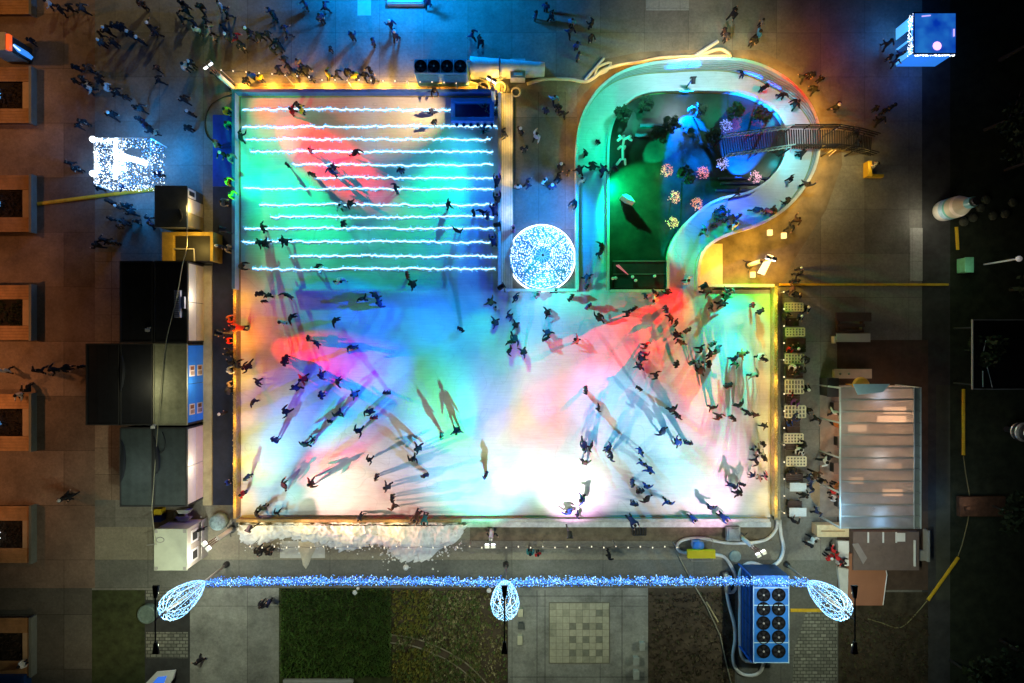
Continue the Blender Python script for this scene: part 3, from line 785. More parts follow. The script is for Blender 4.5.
beam(sG4, (0, 0), 2.6, (645, 118), (0.0, 0.9, 0.6), 7000, 18, .4)
beam(sB2, (0, 0), 1.85, (698, 160), (0.0, 0.14, 1.0), 16000, 24, .4)
beam(sB1, (0, -.3), 1.85, (690, 140), (0.0, 0.10, 1.0), 42000, 54, .25)
beam(sB2, (0, 0), 1.85, (742, 150), (0.0, 0.10, 1.0), 42000, 50, .3)
lamp('floodlight', (*P(690, 112), 0.5), (*P(678, 62), 1.2), (0.0, 0.18, 1.0), 4500*LIGHT, 46, .2, 0.1)
lamp('floodlight', (*P(781, 160), 1.4), (*P(784, 158), 0), (0.0, 0.8, 1.0), 110*LIGHT, 150, .6, 0.1)  # cyan fill added over the loop, no fixture
lamp('floodlight', (*P(779, 116), 1.4), (*P(782, 114), 0), (0.0, 0.7, 1.0), 110*LIGHT, 150, .6, 0.1)

# warm point lights without fixtures, standing in for the glow along the top deck, the loop, the golden yard, the right boards
AMB = (1.0, 0.5, 0.06)
for x in range(245, 500, 28):
    lamp('deck_lamp', (*P(x, 87), 0.6), None, AMB, 150*LIGHT, rad=0.1)
for q in range(6, NL-14, 4):
    x, y, h_ = outer_g[q]; t_ = Vector((outer_g[q+1][0]-outer_g[q-1][0], outer_g[q+1][1]-outer_g[q-1][1])).normalized()
    f = q/NL
    lamp('amber_fill', (x-t_.y*0.55, y+t_.x*0.55, 1.0), None, (1.0, 0.5, 0.05), (30 if f < .3 else 46 if f < .42 else 95 if f < .78 else 60)*LIGHT, rad=0.15)
for x, y, p in ((765, 270, 330), (735, 268, 260), (712, 262, 170)):
    lamp('amber_fill', (*P(x, y), 1.6), None, (1.0, 0.5, 0.05), p*LIGHT, rad=0.15)
for y in range(300, 520, 40):
    lamp('garland_lamp', (*P(243, y), 1.25), None, (1.0, 0.5, 0.05), 60*LIGHT, rad=0.15)
    lamp('garland_lamp', (*P(767, y), 1.35), None, (1.0, 0.6, 0.12), 55*LIGHT, rad=0.15)
for x in range(260, 440, 45):
    lamp('garland_lamp', (*P(x, 524), 1.3), None, (1.0, 0.68, 0.22), 50*LIGHT, rad=0.15)
lamp('garland_lamp', (*P(207, 250), 2.6), None, (1.0, 0.66, 0.15), 160*LIGHT, rad=0.15)
lamp('garland_lamp', (*P(209, 215), 2.6), None, (1.0, 0.7, 0.25), 90*LIGHT, rad=0.15)
for y in (300, 380, 460):
    lamp('stall_fill', (*P(215, y), 2.4), None, (1.0, 0.86, 0.6), 80*LIGHT, rad=0.2)
lamp('stall_fill', (*P(218, 545), 2.6), None, (1.0, 0.9, 0.72), 160*LIGHT, rad=0.2)

# ------------------------------------------------------------------ glowing dome
m_netw = emit('net_white', (0.85, 0.95, 1.0), 3.2)
m_netb = emit('net_blue', (0.1, 0.42, 1.0), 1.5)
m_netl = emit('net_light', (0.45, 0.75, 1.0), 1.6)
m_netd = emit('net_deep', (0.03, 0.2, 1.0), 1.1)
def dome():
    cx, cy_ = P(542, 257.5, 0.6); rr = 33/S*0.985
    t = thing('light_dome', (cx, cy_, 0), 'round dome of blue and white fairy lights on the dark island', 'light dome')
    rnd = random.Random(11)
    sk = MB(); hgt = 1.7
    sk.lathe([(rr*math.cos(a), 0.15+hgt*math.sin(a)) for a in [PI/2*i/10*0.995 for i in range(11)]], (cx, cy_), 40)
    obj('skin', sk, M('dome_skin', (0.10, 0.25, 0.42), 0.6, 0.3, 3, emis=(0.05, 0.3, 0.7), estr=0.5), t)
    nets = [MB(), MB()]
    for _ in range(5200):
        a = rnd.uniform(0, 2*PI); u = math.sqrt(rnd.random())
        u = min(1, max(.2, round(u*17)/17 + rnd.gauss(0, .008)))
        dens = 0.8 if u > 0.9 else (0.85 if 0.28 < u < 0.38 else 0.4)
        if u < 0.22 or rnd.random() > dens: continue
        r = rr*u*1.0; z = 0.15+hgt*math.sqrt(max(0, 1-(r/rr)**2)) + 0.03
        # dark seams
        if any(abs((a - s + PI) % (2*PI) - PI)*u < 0.012 for s in (0.75, 2.45, 3.9, 5.45)): continue
        nets[0 if rnd.random() < 0.62 else 1].octa((cx+r*math.cos(a), cy_+r*math.sin(a), z), rnd.uniform(0.03, 0.055))
    for q, mt in zip(nets, (emit('net_dome', (0.72, 0.9, 1.0), 2.0), m_netb)):
        o = obj('light_net', q, mt, t); o['kind'] = 'stuff'
    rg = MB(); rg.tube([(cx+rr*math.cos(2*PI*i/48), cy_+rr*math.sin(2*PI*i/48), 0.2) for i in range(49)], 0.09, 6, False)
    obj('base_ring', rg, m_netw, t)
    ro = MB()
    for k in range(14):
        a = 2*PI*k/14
        ro.tube([(cx+0.1*math.cos(a), cy_+0.1*math.sin(a), hgt+0.24), (cx+0.5*math.cos(a), cy_+0.5*math.sin(a), hgt+0.2)], 0.025, 4)
    obj('rosette', ro, m_netb, t)
    fin = MB(); fin.cyl((cx, cy_), 0.09, hgt+0.1, hgt+0.4, 8); obj('finial', fin, M('finial', (0.4, 0.06, 0.04), .5, 0), t)
    for s in (0.75, 2.45, 3.9, 5.45):
        rb = MB(); rb.tube([(cx+rr*u*math.cos(s), cy_+rr*u*math.sin(s), 0.19+hgt*math.sqrt(1-u*u)) for u in (0.25, .4, .55, .7, .85, .98)], 0.014, 5)
        obj('rib', rb, m_dark, t)
    lamp('dome_lamp', (cx, cy_+3.6, 2.2), None, (0.0, 0.4, 1.0), 170*LIGHT, rad=0.4)
    lamp('dome_lamp', (cx, cy_-2.7, 2.2), None, (0.35, 0.7, 1.0), 120*LIGHT, rad=0.4)
dome()
sheet('island_paving', rect(513, 92, 577, 290), 0.010, slabs('island', (0.15, 0.15, 0.14), 1.9, 8.0, 0.02, 0.2, 0.5, 0.3))

# ------------------------------------------------------------------ street lamps with tear-drop nets, icicle garland
m_lampblack = M('lamp_black', (0.012, 0.012, 0.014), 0.5, 0)
m_polegrey = M('pole_grey', (0.35, 0.33, 0.3), 0.5, 0.1)
LAMPX = [(227, 564), (506, 564), (786, 564)]
names = ['beside the white cabin corner', 'in the middle of the lit garland', 'beside the brown ramp']
for i, (px, py) in enumerate(LAMPX):
    x, y = P(px, py)
    t = thing('street_lamp', (x, y, 0), 'tall double headed black street lamp ' + names[i], 'street lamp', 'double headed street lamps')
    m = MB(); m.tube([(x, y, 0), (x, y, 10)], 0.085, 10, r2=0.05); obj('pole', m, m_polegrey, t, smooth=True)
    m = MB(); m.lathe([(0.22, 0), (0.2, 0.35), (0.1, 0.5)], (x, y), 12); obj('base', m, m_dark, t)
    m = MB(); m.tube([(x, y-1.3, 10.05), (x, y+1.3, 10.05)], 0.045, 8); obj('arm', m, m_lampblack, t)
    for s in (1, -1):
        m = MB(); y0 = y+s*1.25; y1 = y+s*1.95
        m.add([(x-0.09, y0, 9.96), (x+0.09, y0, 9.96), (x+0.2, y1, 9.9), (x-0.2, y1, 9.9), (x-0.07, y0, 10.12), (x+0.07, y0, 10.12), (x+0.18, y1, 10.08), (x-0.18, y1, 10.08)],
              [(0, 1, 2, 3), (7, 6, 5, 4), (0, 4, 5, 1), (1, 5, 6, 2), (2, 6, 7, 3), (3, 7, 4, 0)])
        hd = obj('lamp_head', m, m_lampblack, t, bevel=0.02)
        m = MB(); ym = y+s*1.65; m.box(x-0.1, x+0.1, ym-0.2, ym+0.2, 9.87, 9.9); obj('lens', m, emit('street_lens', (0.9, 1, 0.75), 3), hd)
    lamp('street_light', (x, y-1.7, 9.7), (x, y-2.2, 0), (0.9, 1.0, 0.72), STREET, 150, .6, 0.15)
    lamp('street_light', (x, y+1.7, 9.7), (x, y+2.0, 0), (0.95, 1.0, 0.75), STREET*0.8, 140, .6, 0.15)
    # tear drop of light net round the pole
    n = thing('teardrop_net', (x, y, 3.6), 'blue teardrop light net on the street lamp ' + names[i], 'light net', 'teardrop light nets on the street lamps')
    rnd = random.Random(50+i)
    fr = MB(); prof = [(0.05, 3.7), (0.32, 4.4), (0.58, 5.4), (0.75, 6.6), (0.8, 7.6), (0.7, 8.3), (0.42, 8.75), (0.1, 8.9)]
    prof = [(r_*1.08, z) for r_, z in prof]
    for k in range(12):
        a = 2*PI*k/12
        fr.tube([(x+r_*math.cos(a), y+r_*math.sin(a), z) for r_, z in prof], 0.016, 4)
    obj('frame', fr, m_netl, n)
    bl = [MB(), MB()]
    for _ in range(1150):
        zz = rnd.uniform(3.75, 8.85)
        j = max(k for k in range(len(prof)) if prof[k][1] <= zz); a_, b_ = prof[j], prof[min(j+1, len(prof)-1)]
        f = (zz-a_[1])/max(1e-6, b_[1]-a_[1]); r_ = a_[0]+(b_[0]-a_[0])*f
        a = (rnd.randrange(24)+.5)*2*PI/24 + rnd.gauss(0, .05) + .1*math.sin(zz*9)
        bl[0 if rnd.random() < 0.4 else 1].octa((x+r_*math.cos(a), y+r_*math.sin(a), zz), rnd.uniform(0.018, 0.034))
    for q, mt in zip(bl, (m_netl, m_netb)):
        o = obj('light_net', q, mt, n); o['kind'] = 'stuff'
    lamp('net_lamp', (x+1.0, y+1.3, 5.5), None, (0.2, 0.5, 1.0), 40*LIGHT, rad=0.4)
def curtain(px0, px1, label, seed):
    x0, y0 = P(px0, 564); x1, _ = P(px1, 564)
    t = thing('icicle_garland', ((x0+x1)/2, y0, 3.6), label, 'light garland', 'icicle garlands between the street lamps')
    rnd = random.Random(seed)
    ca = MB(); n = 40
    def ztop(u): return 4.55 - 0.28*4*u*(1-u)
    for o_ in (0, 0.08): ca.tube([(x0+(x1-x0)*k/n, y0+o_, ztop(k/n)) for k in range(n+1)], 0.02, 4)
    obj('cable', ca, m_wire, t)
    q = [MB(), MB(), MB()]
    k = 0; L = abs(x1-x0)
    while k < L:
        u = k/L; x = x0+(x1-x0)*u
        ln = rnd.uniform(0.9, 1.75)
        z = 0
        while z < ln:
            mt = rnd.choice((0, 1, 1, 2, 2))
            q[mt].octa((x+rnd.uniform(-.05, .05)+z*0.08, y0+rnd.uniform(-.06, .1), ztop(u)-z), rnd.uniform(0.028, 0.052))
            z += rnd.uniform(0.08, 0.19)
        k += rnd.uniform(0.05, 0.11)
    for b, mt in zip(q, (m_netl, m_netb, m_netd)):
        o = obj('light_net', b, mt, t); o['kind'] = 'stuff'
    for k in range(5):
        lamp('garland_glow', (x0+(x1-x0)*(k+.5)/5, y0, 3.0), None, (0.15, 0.4, 1.0), 26*LIGHT, rad=0.5)
curtain(228, 505, 'blue icicle garland above the grass and the snow heap side', 71)
curtain(508, 787, 'blue icicle garland above the chess court and the fan unit', 72)

# ------------------------------------------------------------------ light sculpture, top left
def sculpture():
    from mathutils import noise
    noise_ = lambda x, y: noise.noise((x*1.1, y*1.4, 5.0))
    h = 2.3
    x0, y1 = P(94, 138, h); x1, y0 = P(150, 184, h)
    t = thing('light_sculpture', ((x0+x1)/2, (y0+y1)/2, 0), 'glowing walk-in light sculpture of white fairy lights on the plaza', 'light sculpture')
    rnd = random.Random(21)
    fr = MB()
    for a in (x0, x1):
        for b in (y0, y1): fr.tube([(a, b, 0), (a, b, h)], 0.05, 6)
    for a in (x0, (x0+x1)/2, x1): fr.tube([(a, y0, h), (a, y1, h)], 0.04, 6)
    for b in (y0, y1): fr.tube([(x0, b, h), (x1, b, h)], 0.04, 6)
    obj('frame', fr, m_mast, t)
    nets = {'white': MB(), 'blue': MB()}
    def put(p, white, r=(0.02, 0.042)):
        nets['white' if rnd.random() < white else 'blue'].octa(p, rnd.uniform(*r))
    mid = x0 + (x1-x0)*0.5
    for _ in range(1700):   # roof and the dense half
        x = rnd.uniform(x0, mid+0.3); y = rnd.uniform(y0, y1)
        v = noise_(x, y)
        if v < -.12 and rnd.random() < .8: continue
        put((x, y, h + rnd.uniform(-.25, .1)), 0.7 if v < .15 else .9, (.02, .04) if v < .15 else (.03, .055))
    for _ in range(620):
        x = rnd.uniform(mid, x1); y = rnd.uniform(y0, y1)
        v = (y-y0)/(y1-y0)
        if 0.55 < v < 0.8 and x < mid+1.2: continue
        put((x, y, h + 0.25*math.sin(v*PI*2)), 0.35, (0.02, 0.045))
    for _ in range(500):    # arched band
        u = rnd.random(); x = mid-0.2 + u*(x1-mid+0.2); y = y0 + (y1-y0)*(0.62-0.2*u) + rnd.uniform(-.18, .18)
        put((x, y, h+0.3), 0.95, (0.03, 0.06))
    for _ in range(600):    # hanging side curtains
        s = rnd.choice((0, 1, 2)); z = rnd.uniform(0.3, h)
        if s == 0: put((rnd.uniform(x0, x1), y0+rnd.uniform(-.06, .06), z), 0.6, (0.02, 0.045))
        if s == 1: put((x1+rnd.uniform(-.06, .06), rnd.uniform(y0, y1), z), 0.5, (0.02, 0.045))
        if s == 2: put((x0+rnd.uniform(-.06, .06), rnd.uniform(y0, y1), z), 0.8, (0.02, 0.045))
    for _ in range(500):    # upright column in the dense half
        put((x0+(x1-x0)*0.42+rnd.uniform(-.12, .12), rnd.uniform(y0+0.3, y1-0.1), h+0.2), 1.0, (0.04, 0.07))
    for c, nm in (('white', m_netw), ('blue', m_netb)):
        o = obj('light_net', nets[c], nm, t); o['kind'] = 'stuff'
    for b in (y1-0.1, y0+0.7):
        k = MB(); k.ball((x0-0.05, b, h+0.05), 0.22, 10, 6); obj('finial_ball', k, m_netw, t, smooth=True)
    # the glow it throws on the paving
    for dx, dy in ((-2.4, 0), (0.3, 2.6), (2.9, 0.9), (0.5, -2.7)):
        lamp('sculpture_lamp', ((x0+x1)/2+dx, (y0+y1)/2+dy, 1.8), None, (0.0, 0.30, 1.0), (190 if dx < 2 else 420)*LIGHT, rad=0.3)
sculpture()

# ------------------------------------------------------------------ blue booth, top right
def booth():
    h = 2.35
    x0, y1 = P(914, 13, h); x1, y0 = P(956, 53.5, h)
    t = thing('light_booth', ((x0+x1)/2, (y0+y1)/2, 0), 'square glowing blue booth with a translucent roof on the dark plaza', 'booth')
    r = MB(); r.box(x0, x1, y0, y1, h-0.04, h)
    def grad():
        m = bpy.data.materials.new('booth_roof'); m.use_nodes = True; nt = m.node_tree; b = nt.nodes['Principled BSDF']; L = nt.links.new
        tc = nt.nodes.new('ShaderNodeTexCoord'); n = nt.nodes.new('ShaderNodeTexNoise'); n.inputs['Scale'].default_value = 0.8; n.inputs['Detail'].default_value = 3
        L(tc.outputs['Object'], n.inputs['Vector'])
        cr = nt.nodes.new('ShaderNodeValToRGB'); cr.color_ramp.elements[0].color = (0.0, 0.04, 0.5, 1); cr.color_ramp.elements[1].color = (0.02, 0.22, 0.75, 1)
        cr.color_ramp.elements[0].position = .35; cr.color_ramp.elements[1].position = .65
        L(n.outputs['Fac'], cr.inputs['Fac']); L(cr.outputs['Color'], b.inputs['Emission Color']); b.inputs['Emission Strength'].default_value = 0.75
        b.inputs['Base Color'].default_value = (0.1, 0.2, 0.5, 1); b.inputs['Roughness'].default_value = .35
        m.cycles.emission_sampling = 'NONE'; return m
    mr = grad()
    obj('roof', r, mr, t)
    e = MB()
    for a, b, c, d in ((x0-.05, x1+.05, y0-.05, y0+.03), (x0-.05, x1+.05, y1-.03, y1+.05), (x0-.05, x0+.03, y0, y1), (x1-.03, x1+.05, y0, y1)):
        e.box(a, b, c, d, h-0.1, h+0.03)
    obj('roof_edge', e, M('booth_edge', (0.02, 0.05, 0.2), .5, 0), t)
    bw = MB(); bw.box(x0+.05, x1-.05, y0+.02, y0+.06, 0.05, h-.11); obj('front_wall', bw, emit('booth_wall', (0.03, 0.25, 0.95), 0.8), t)
    lw = MB()
    lw.box(x0+.02, x0+.06, y0+.1, y0+0.5, 0.05, h-.11); lw.box(x0+.02, x0+.06, y0+1.9, y1-.05, 0.05, h-.11); lw.box(x0+.02, x0+.06, y0+.5, y0+1.9, 2.0, h-.11); lw.box(x0+.02, x0+.06, y0+1.1, y0+1.25, 0.05, 2.0)
    obj('side_wall', lw, emit('booth_side', (0.1, 0.5, 1.0), 0.9), t)
    bk = MB(); bk.box(x1-.06, x1-.02, y0+.1, y1-.05, .05, h-.11); bk.box(x0+.1, x1-.1, y1-.06, y1-.02, .05, h-.11); obj('back_wall', bk, MATS['booth_wall'], t)
    rnd = random.Random(4); q = MB()
    for _ in range(240):
        s = rnd.random()
        if s < .5: q.octa((x0-.08+rnd.uniform(-.03, .03), rnd.uniform(y0, y1), h-rnd.uniform(0, .6)), rnd.uniform(.02, .045))
        else: q.octa((rnd.uniform(x0, x1), y0-.08, h-rnd.uniform(.0, .25)), rnd.uniform(.02, .04))
    o = obj('light_net', q, m_netw, t); o['kind'] = 'stuff'
    b = MB(); b.ball((*P(937, 46, h), h+0.02), 0.3, 12, 6, 0.3); obj('roof_lamp', b, emit('pink_lamp', (1.0, 0.5, 0.95), 1.6), t, smooth=True)
    b = MB(); b.obox(P(953.5, 33, h), PI/2, 0.5, 0.08, h+.03, h+.08); b.obox(P(926, 16, h), 0.1, 0.6, 0.07, h+.01, h+.04); obj('roof_tube', b, emit('violet_lamp', (0.6, 0.45, 1.0), 1.2), t)
    lamp('booth_lamp', (x0-1.0, (y0+y1)/2+.6, 1.9), None, (0.0, 0.25, 1.0), 150*LIGHT, rad=.3)
    lamp('booth_lamp', ((x0+x1)/2-.8, y0-1.1, 1.2), None, (0.0, 0.15, 1.0), 35*LIGHT, rad=.3)
booth()
# blue wash at the top of the picture from a lit stage beyond the frame
def bluestage():
    x0, y0 = P(388, 7); x1, y1 = P(424, -12)
    t = thing('lit_platform', ((x0+x1)/2, (y0+y1)/2, 0), 'low blue lit platform at the top edge above the fan unit', 'platform')
    m = MB(); m.box(x0, x1, y0, y1, 0.02, 0.5); obj('deck', m, M('platform_grey', (0.4, 0.45, 0.5), .5, .1), t, bevel=.04)
    m = MB(); m.box(x0+.1, x1-.1, y0+.08, y0+.16, 0.502, 0.62); obj('rail', m, emit('platform_blue', (0.05, .35, 1), .8), t)
    m = MB(); m.box(x0+.3, x1-.3, y0+.5, y1-.3, 0.502, 0.55); obj('pad', m, M('platform_pad', (0.25, 0.35, 0.5), .5, .1), t)
bluestage()
lamp('stage_wash', (*P(405, -4), 3.2), None, (0.0, 0.27, 1.0), 3200*LIGHT, rad=0.3)
lamp('stage_wash', (*P(340, -12), 3.2), None, (0.0, 0.27, 1.0), 1000*LIGHT, rad=0.3)
lamp('stage_wash', (*P(480, 5), 4.0), None, (0.0, 0.33, 1.0), 1300*LIGHT, rad=0.3)

# ------------------------------------------------------------------ distant street lamps outside the frame (their light is in the picture)
for x, y, hh, ax, ay, cone, col, p in ((250, -110, 9, 190, 30, 74, (1.0, .82, .45), 2600), (90, -110, 9, 90, 20, 74, (1.0, .75, .4), 1100), (700, -100, 9, 690, 10, 70, (1.0, .92, .62), 2300),
                         (-60, 330, 8, -5, 335, 92, (1.0, .4, .14), 2500), (-50, 185, 8, -5, 185, 92, (1.0, .4, .14), 1300), (-60, 460, 8, -5, 455, 92, (1.0, .42, .15), 1700), (-50, 60, 8, 0, 60, 92, (1, .45, .14), 1700),
                         (120, 700, 8, 80, 560, 92, (1, .75, .4), 700)):
    lamp('street_light', (*P(x, y), hh), (*P(ax, ay), 0), col, p*DIST, cone, .7, rad=0.2)
lamp('terrace_fill', (*P(812, 420), 5.0), None, (0.85, 1.0, 0.7), 190*LIGHT, rad=0.3)  # fill lights added over the terrace side, no fixtures
lamp('terrace_fill', (*P(815, 500), 4.0), None, (0.4, 0.75, 1.0), 200*LIGHT, rad=0.3)
lamp('terrace_fill', (*P(880, 250), 7.0), None, (1.0, 0.9, 0.55), 90*LIGHT, rad=0.3)
for y, p, col in ((112, 45, (1, .6, .12)), (145, 40, (1, .65, .18)), (180, 30, (1, .75, .35)), (215, 22, (1, .9, .7))):
    lamp('deck_lamp', (*P(508, y), 1.1), None, col, p*LIGHT, rad=0.1)  # added to warm the upper cream walkway, no fixture
lamp('stall_fill', (*P(168, 385), 4.2), None, (1.0, 0.95, 0.6), 70*LIGHT, rad=0.2)  # fill added above the tan roof to brighten it, no fixture
lamp('stall_fill', (*P(150, 470), 5.0), None, (0.8, 1.0, 0.9), 45*LIGHT, rad=0.2)  # fill added above the grey green roof, no fixture
# ------------------------------------------------------------------ container stalls
def roof_mat(name, col):
    m = bpy.data.materials.new(name); m.use_nodes = True; nt = m.node_tree; b = nt.nodes['Principled BSDF']; L = nt.links.new
    tc = nt.nodes.new('ShaderNodeTexCoord')
    w = nt.nodes.new('ShaderNodeTexWave'); w.bands_direction = 'X'; w.inputs['Scale'].default_value = 0.55; w.inputs['Distortion'].default_value = 1.2; w.inputs['Detail'].default_value = 3
    n = nt.nodes.new('ShaderNodeTexNoise'); n.inputs['Scale'].default_value = 1.4; n.inputs['Detail'].default_value = 8; n.inputs['Roughness'].default_value = .75
    L(tc.outputs['Object'], w.inputs['Vector']); L(tc.outputs['Object'], n.inputs['Vector'])
    mr = nt.nodes.new('ShaderNodeMapRange'); mr.inputs['From Min'].default_value = .3; mr.inputs['From Max'].default_value = .7; mr.inputs['To Min'].default_value = .7; mr.inputs['To Max'].default_value = 1.3
    L(n.outputs['Fac'], mr.inputs['Value'])
    m2 = nt.nodes.new('ShaderNodeMapRange'); m2.inputs['To Min'].default_value = .95; m2.inputs['To Max'].default_value = 1.05
    L(w.outputs['Fac'], m2.inputs['Value'])
    mu = nt.nodes.new('ShaderNodeMath'); mu.operation = 'MULTIPLY'; L(mr.outputs[0], mu.inputs[0]); L(m2.outputs[0], mu.inputs[1])
    sc = nt.nodes.new('ShaderNodeVectorMath'); sc.operation = 'SCALE'; sc.inputs[0].default_value = col; L(mu.outputs[0], sc.inputs['Scale'])
    L(sc.outputs['Vector'], b.inputs['Base Color']); b.inputs['Roughness'].default_value = .55
    return m
m_rblack = roof_mat('roof_black', (0.016, 0.017, 0.021)); m_rgreen = roof_mat('roof_greengrey', (0.062, 0.08, 0.08)); m_rtan = roof_mat('roof_tan', (0.42, 0.42, 0.27))
m_side = M('container_side', (0.04, 0.04, 0.045), .6, .2, 2)
HC = 2.55
m_cream = M('shutter_cream', (0.72, 0.62, 0.46), .55, .08, 2); m_creamlit = M('shutter_cream_lit', (0.74, 0.70, 0.66), .55, .06, 2)  # second tone is the cream with light put into its colour
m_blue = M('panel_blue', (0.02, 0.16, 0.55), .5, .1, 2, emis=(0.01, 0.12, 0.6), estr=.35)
def container(px0, py0, px1, py1, mat, label, front=None):
    x0, y1 = P(px0, py0, HC); x1, y0 = P(px1, py1, HC)
    x1 -= 0.03; y0 += .02
    t = thing('container_stall', ((x0+x1)/2, (y0+y1)/2, 0), label, 'container', 'container stalls')
    b = MB(); b.box(x0+.06, x1-.06, y0+.06, y1-.06, 0.1, HC-.12)
    for k in range(14):     # corrugation on the long sides
        yy = y0+.2+(y1-y0-.4)*k/13
        b.box(x0+.03, x0+.06, yy-.07, yy+.07, .2, HC-.2)
        if not front: b.box(x1-.06, x1-.03, yy-.07, yy+.07, .2, HC-.2)
    obj('body', b, m_side, t)
    r = MB(); r.box(x0, x1, y0, y1, HC-.118, HC); rf = obj('roof', r, mat, t)
    s = MB()
    for k in range(1, 3):
        xx = x0+(x1-x0)*k/3; s.box(xx-.015, xx+.015, y0+.15, y1-.15, HC+.002, HC+.008)
    obj('roof_seams', s, mat, rf)
    e = MB()
    for a, c in ((x0, x0+.09), (x1-.09, x1)): e.box(a, c, y0, y1, HC+.002, HC+.05)
    for a, c in ((y0, y0+.09), (y1-.09, y1)): e.box(x0+.092, x1-.092, a, c, HC+.002, HC+.05)
    obj('roof_edge', e, M('roof_edge_dark', (0.05, 0.05, 0.05), .6, .1) if mat is not m_rtan else M('roof_edge_tan', (0.36, 0.35, 0.24), .6, .1), rf)
    for a in (x0+.1, x1-.1):
        for c in (y0+.1, y1-.1):
            f = MB(); f.box(a-.08, a+.08, c-.08, c+.08, 0.0, .098); obj('foot', f, m_dark, t)
    if front:
        n = 2
        for k in range(n):
            ya = y0+.12+(y1-y0-.24)*k/n+.02; yb = y0+.12+(y1-y0-.24)*(k+1)/n-.02
            for (z0, z1, mm) in ((1.28, HC-.14, m_creamlit if front == 'cream' else m_blue), (.12, 1.24, m_cream if front == 'cream' else m_blue)):
                p = MB(); p.box(x1-.055, x1+.02, ya, yb, z0, z1); sh = obj('shutter', p, mm, t)
                if front == 'blue':
                    q = MB(); yc = ya+.5
                    q.box(x1+.022, x1+.03, yc-.0, yc+.75, z0+.15, z1-.15)
                    ps = obj('menu_board', q, M('menu_pale', (0.7, 0.66, 0.64), .6, .1), sh)
                    q = MB()
                    for r_ in range(3): q.box(x1+.032, x1+.036, yc+.08, yc+.34, z0+.25+r_*.2, z0+.37+r_*.2)
                    q.box(x1+.032, x1+.036, yc+.42, yc+.68, z0+.3, z1-.3)
                    obj('menu_picture', q, M('menu_brown', (0.2, 0.08, 0.05), .6, .3, 8), ps)
        a = MB(); a.box(x1-.055, x1+.03, y0+.02, y0+.1, .1, HC-.13); a.box(x1-.055, x1+.03, y1-.1, y1-.02, .1, HC-.13); obj('corner_post', a, m_side, t)
    return t
container(120, 261, 153.5, 343, m_rblack, 'black roofed container, upper left of the stall block, behind the cream shutters')
container(154, 261, 188, 343, m_rblack, 'black roofed container with cream shutters facing the mat, above the tan roof', 'cream')
container(86, 343.5, 120, 425.5, m_rblack, 'outermost black container of the stall block, jutting onto the brown paving')
container(120.5, 343.5, 153, 425.5, m_rblack, 'black container between the outermost container and the tan roofed one')
container(153.3, 343.5, 187.5, 425.5, m_rtan, 'tan roofed container with blue shutters and menu boards', 'blue')
container(120, 427.5, 153.3, 507, m_rgreen, 'grey green container behind the lower cream shutters')
container(153.8, 427.5, 187.5, 507, m_rgreen, 'grey green roofed container with cream shutters, below the tan roof', 'cream')
# clutter on and between roofs
m_white = M('white_paint', (0.75, 0.75, 0.72), .5, .06)
t = thing('roof_unit', (*P(176, 304, HC), HC), 'grey slatted cooling unit on the black roof with cream shutters', 'cooling unit')
x0, y1 = P(173.5, 290, 3.0); x1, y0 = P(179.5, 317.5, 3.0)
b = MB(); b.box(x0, x1, y0, y1, HC+.08, 2.95); obj('case', b, M('unit_grey', (0.25, 0.27, 0.38), .5, .1), t, bevel=.02)
b = MB()
for k in range(12):
    yy = y0+.12+(y1-y0-.24)*k/11; b.box(x0+.06, x1-.06, yy-.04, yy+.04, 2.952, 2.98)
obj('slats', b, M('unit_pale', (0.5, 0.52, 0.66), .5, .1), t)
b = MB(); b.box(x1+.01, x1+.25, (y0+y1)/2-.3, (y0+y1)/2+.5, HC+.08, 2.85); obj('fan_box', b, M('unit_mid', (0.3, 0.33, 0.45), .5, .1), t)
for px, py, lab in ((153.5, 427, 'small white bracket where the tan and black roofs meet'), (148, 330, 'small pale lump lying on the black roof below the cooling unit')):
    b = MB(); x, y = P(px, py, HC+.05); b.box(x-.14, x+.14, y-.1, y+.1, HC+.055, HC+.2); b.box(x-.05, x+.2, y+.1, y+.2, HC+.055, HC+.12)
    solo('roof_bracket', b, m_white, lab, 'bracket', bevel=.02)
# long cable over the roofs
c = smooth_path([V3(186, 205, 2.9), V3(187, 245, 2.8), V3(183, 262, 2.68), V3(176, 300, 3.05), V3(166, 343, 2.66), V3(160, 400, 2.66), V3(152.5, 500, 2.7), V3(152, 511, 2.4), V3(154, 530, 2.95), V3(156, 545, 2.95)], .5)
m = MB(); m.tube(c, .03, 5); solo('roof_cable', m, M('cable_pale', (0.4, 0.38, 0.25), .6, .1), 'thin pale cable running over the stall roofs', 'cable')
c = smooth_path([V3(162, 432, 2.65), V3(165, 440, 2.65), V3(164, 450, 2.65), V3(159, 454, 2.65)], .2)
m = MB(); m.tube(c, .03, 5); solo('roof_cable', m, m_dark, 'short black curled cable on the grey green roof', 'cable')
for (pp, lab) in (([(120.5, 352), (122.5, 365), (122, 380), (120.5, 392)], 'black gap cover lying along the outermost container roof edge'), ([(121, 440), (123.5, 450), (123, 470), (120.8, 482)], 'black torn strip along the outer grey green roof edge'),
                  ([(153.5, 436), (157, 452), (158, 470), (155, 474)], 'black torn strip along the seam of the grey green roofs')):
    m = MB(); q = smooth_path([V3(x, y, HC+.055) for x, y in pp], .2); m.tube(q, lambda t_: .02+.16*math.sin(PI*t_), 6)
    solo('roof_strip', m, m_rblack, lab, 'roof strip', 'torn strips on the stall roofs')

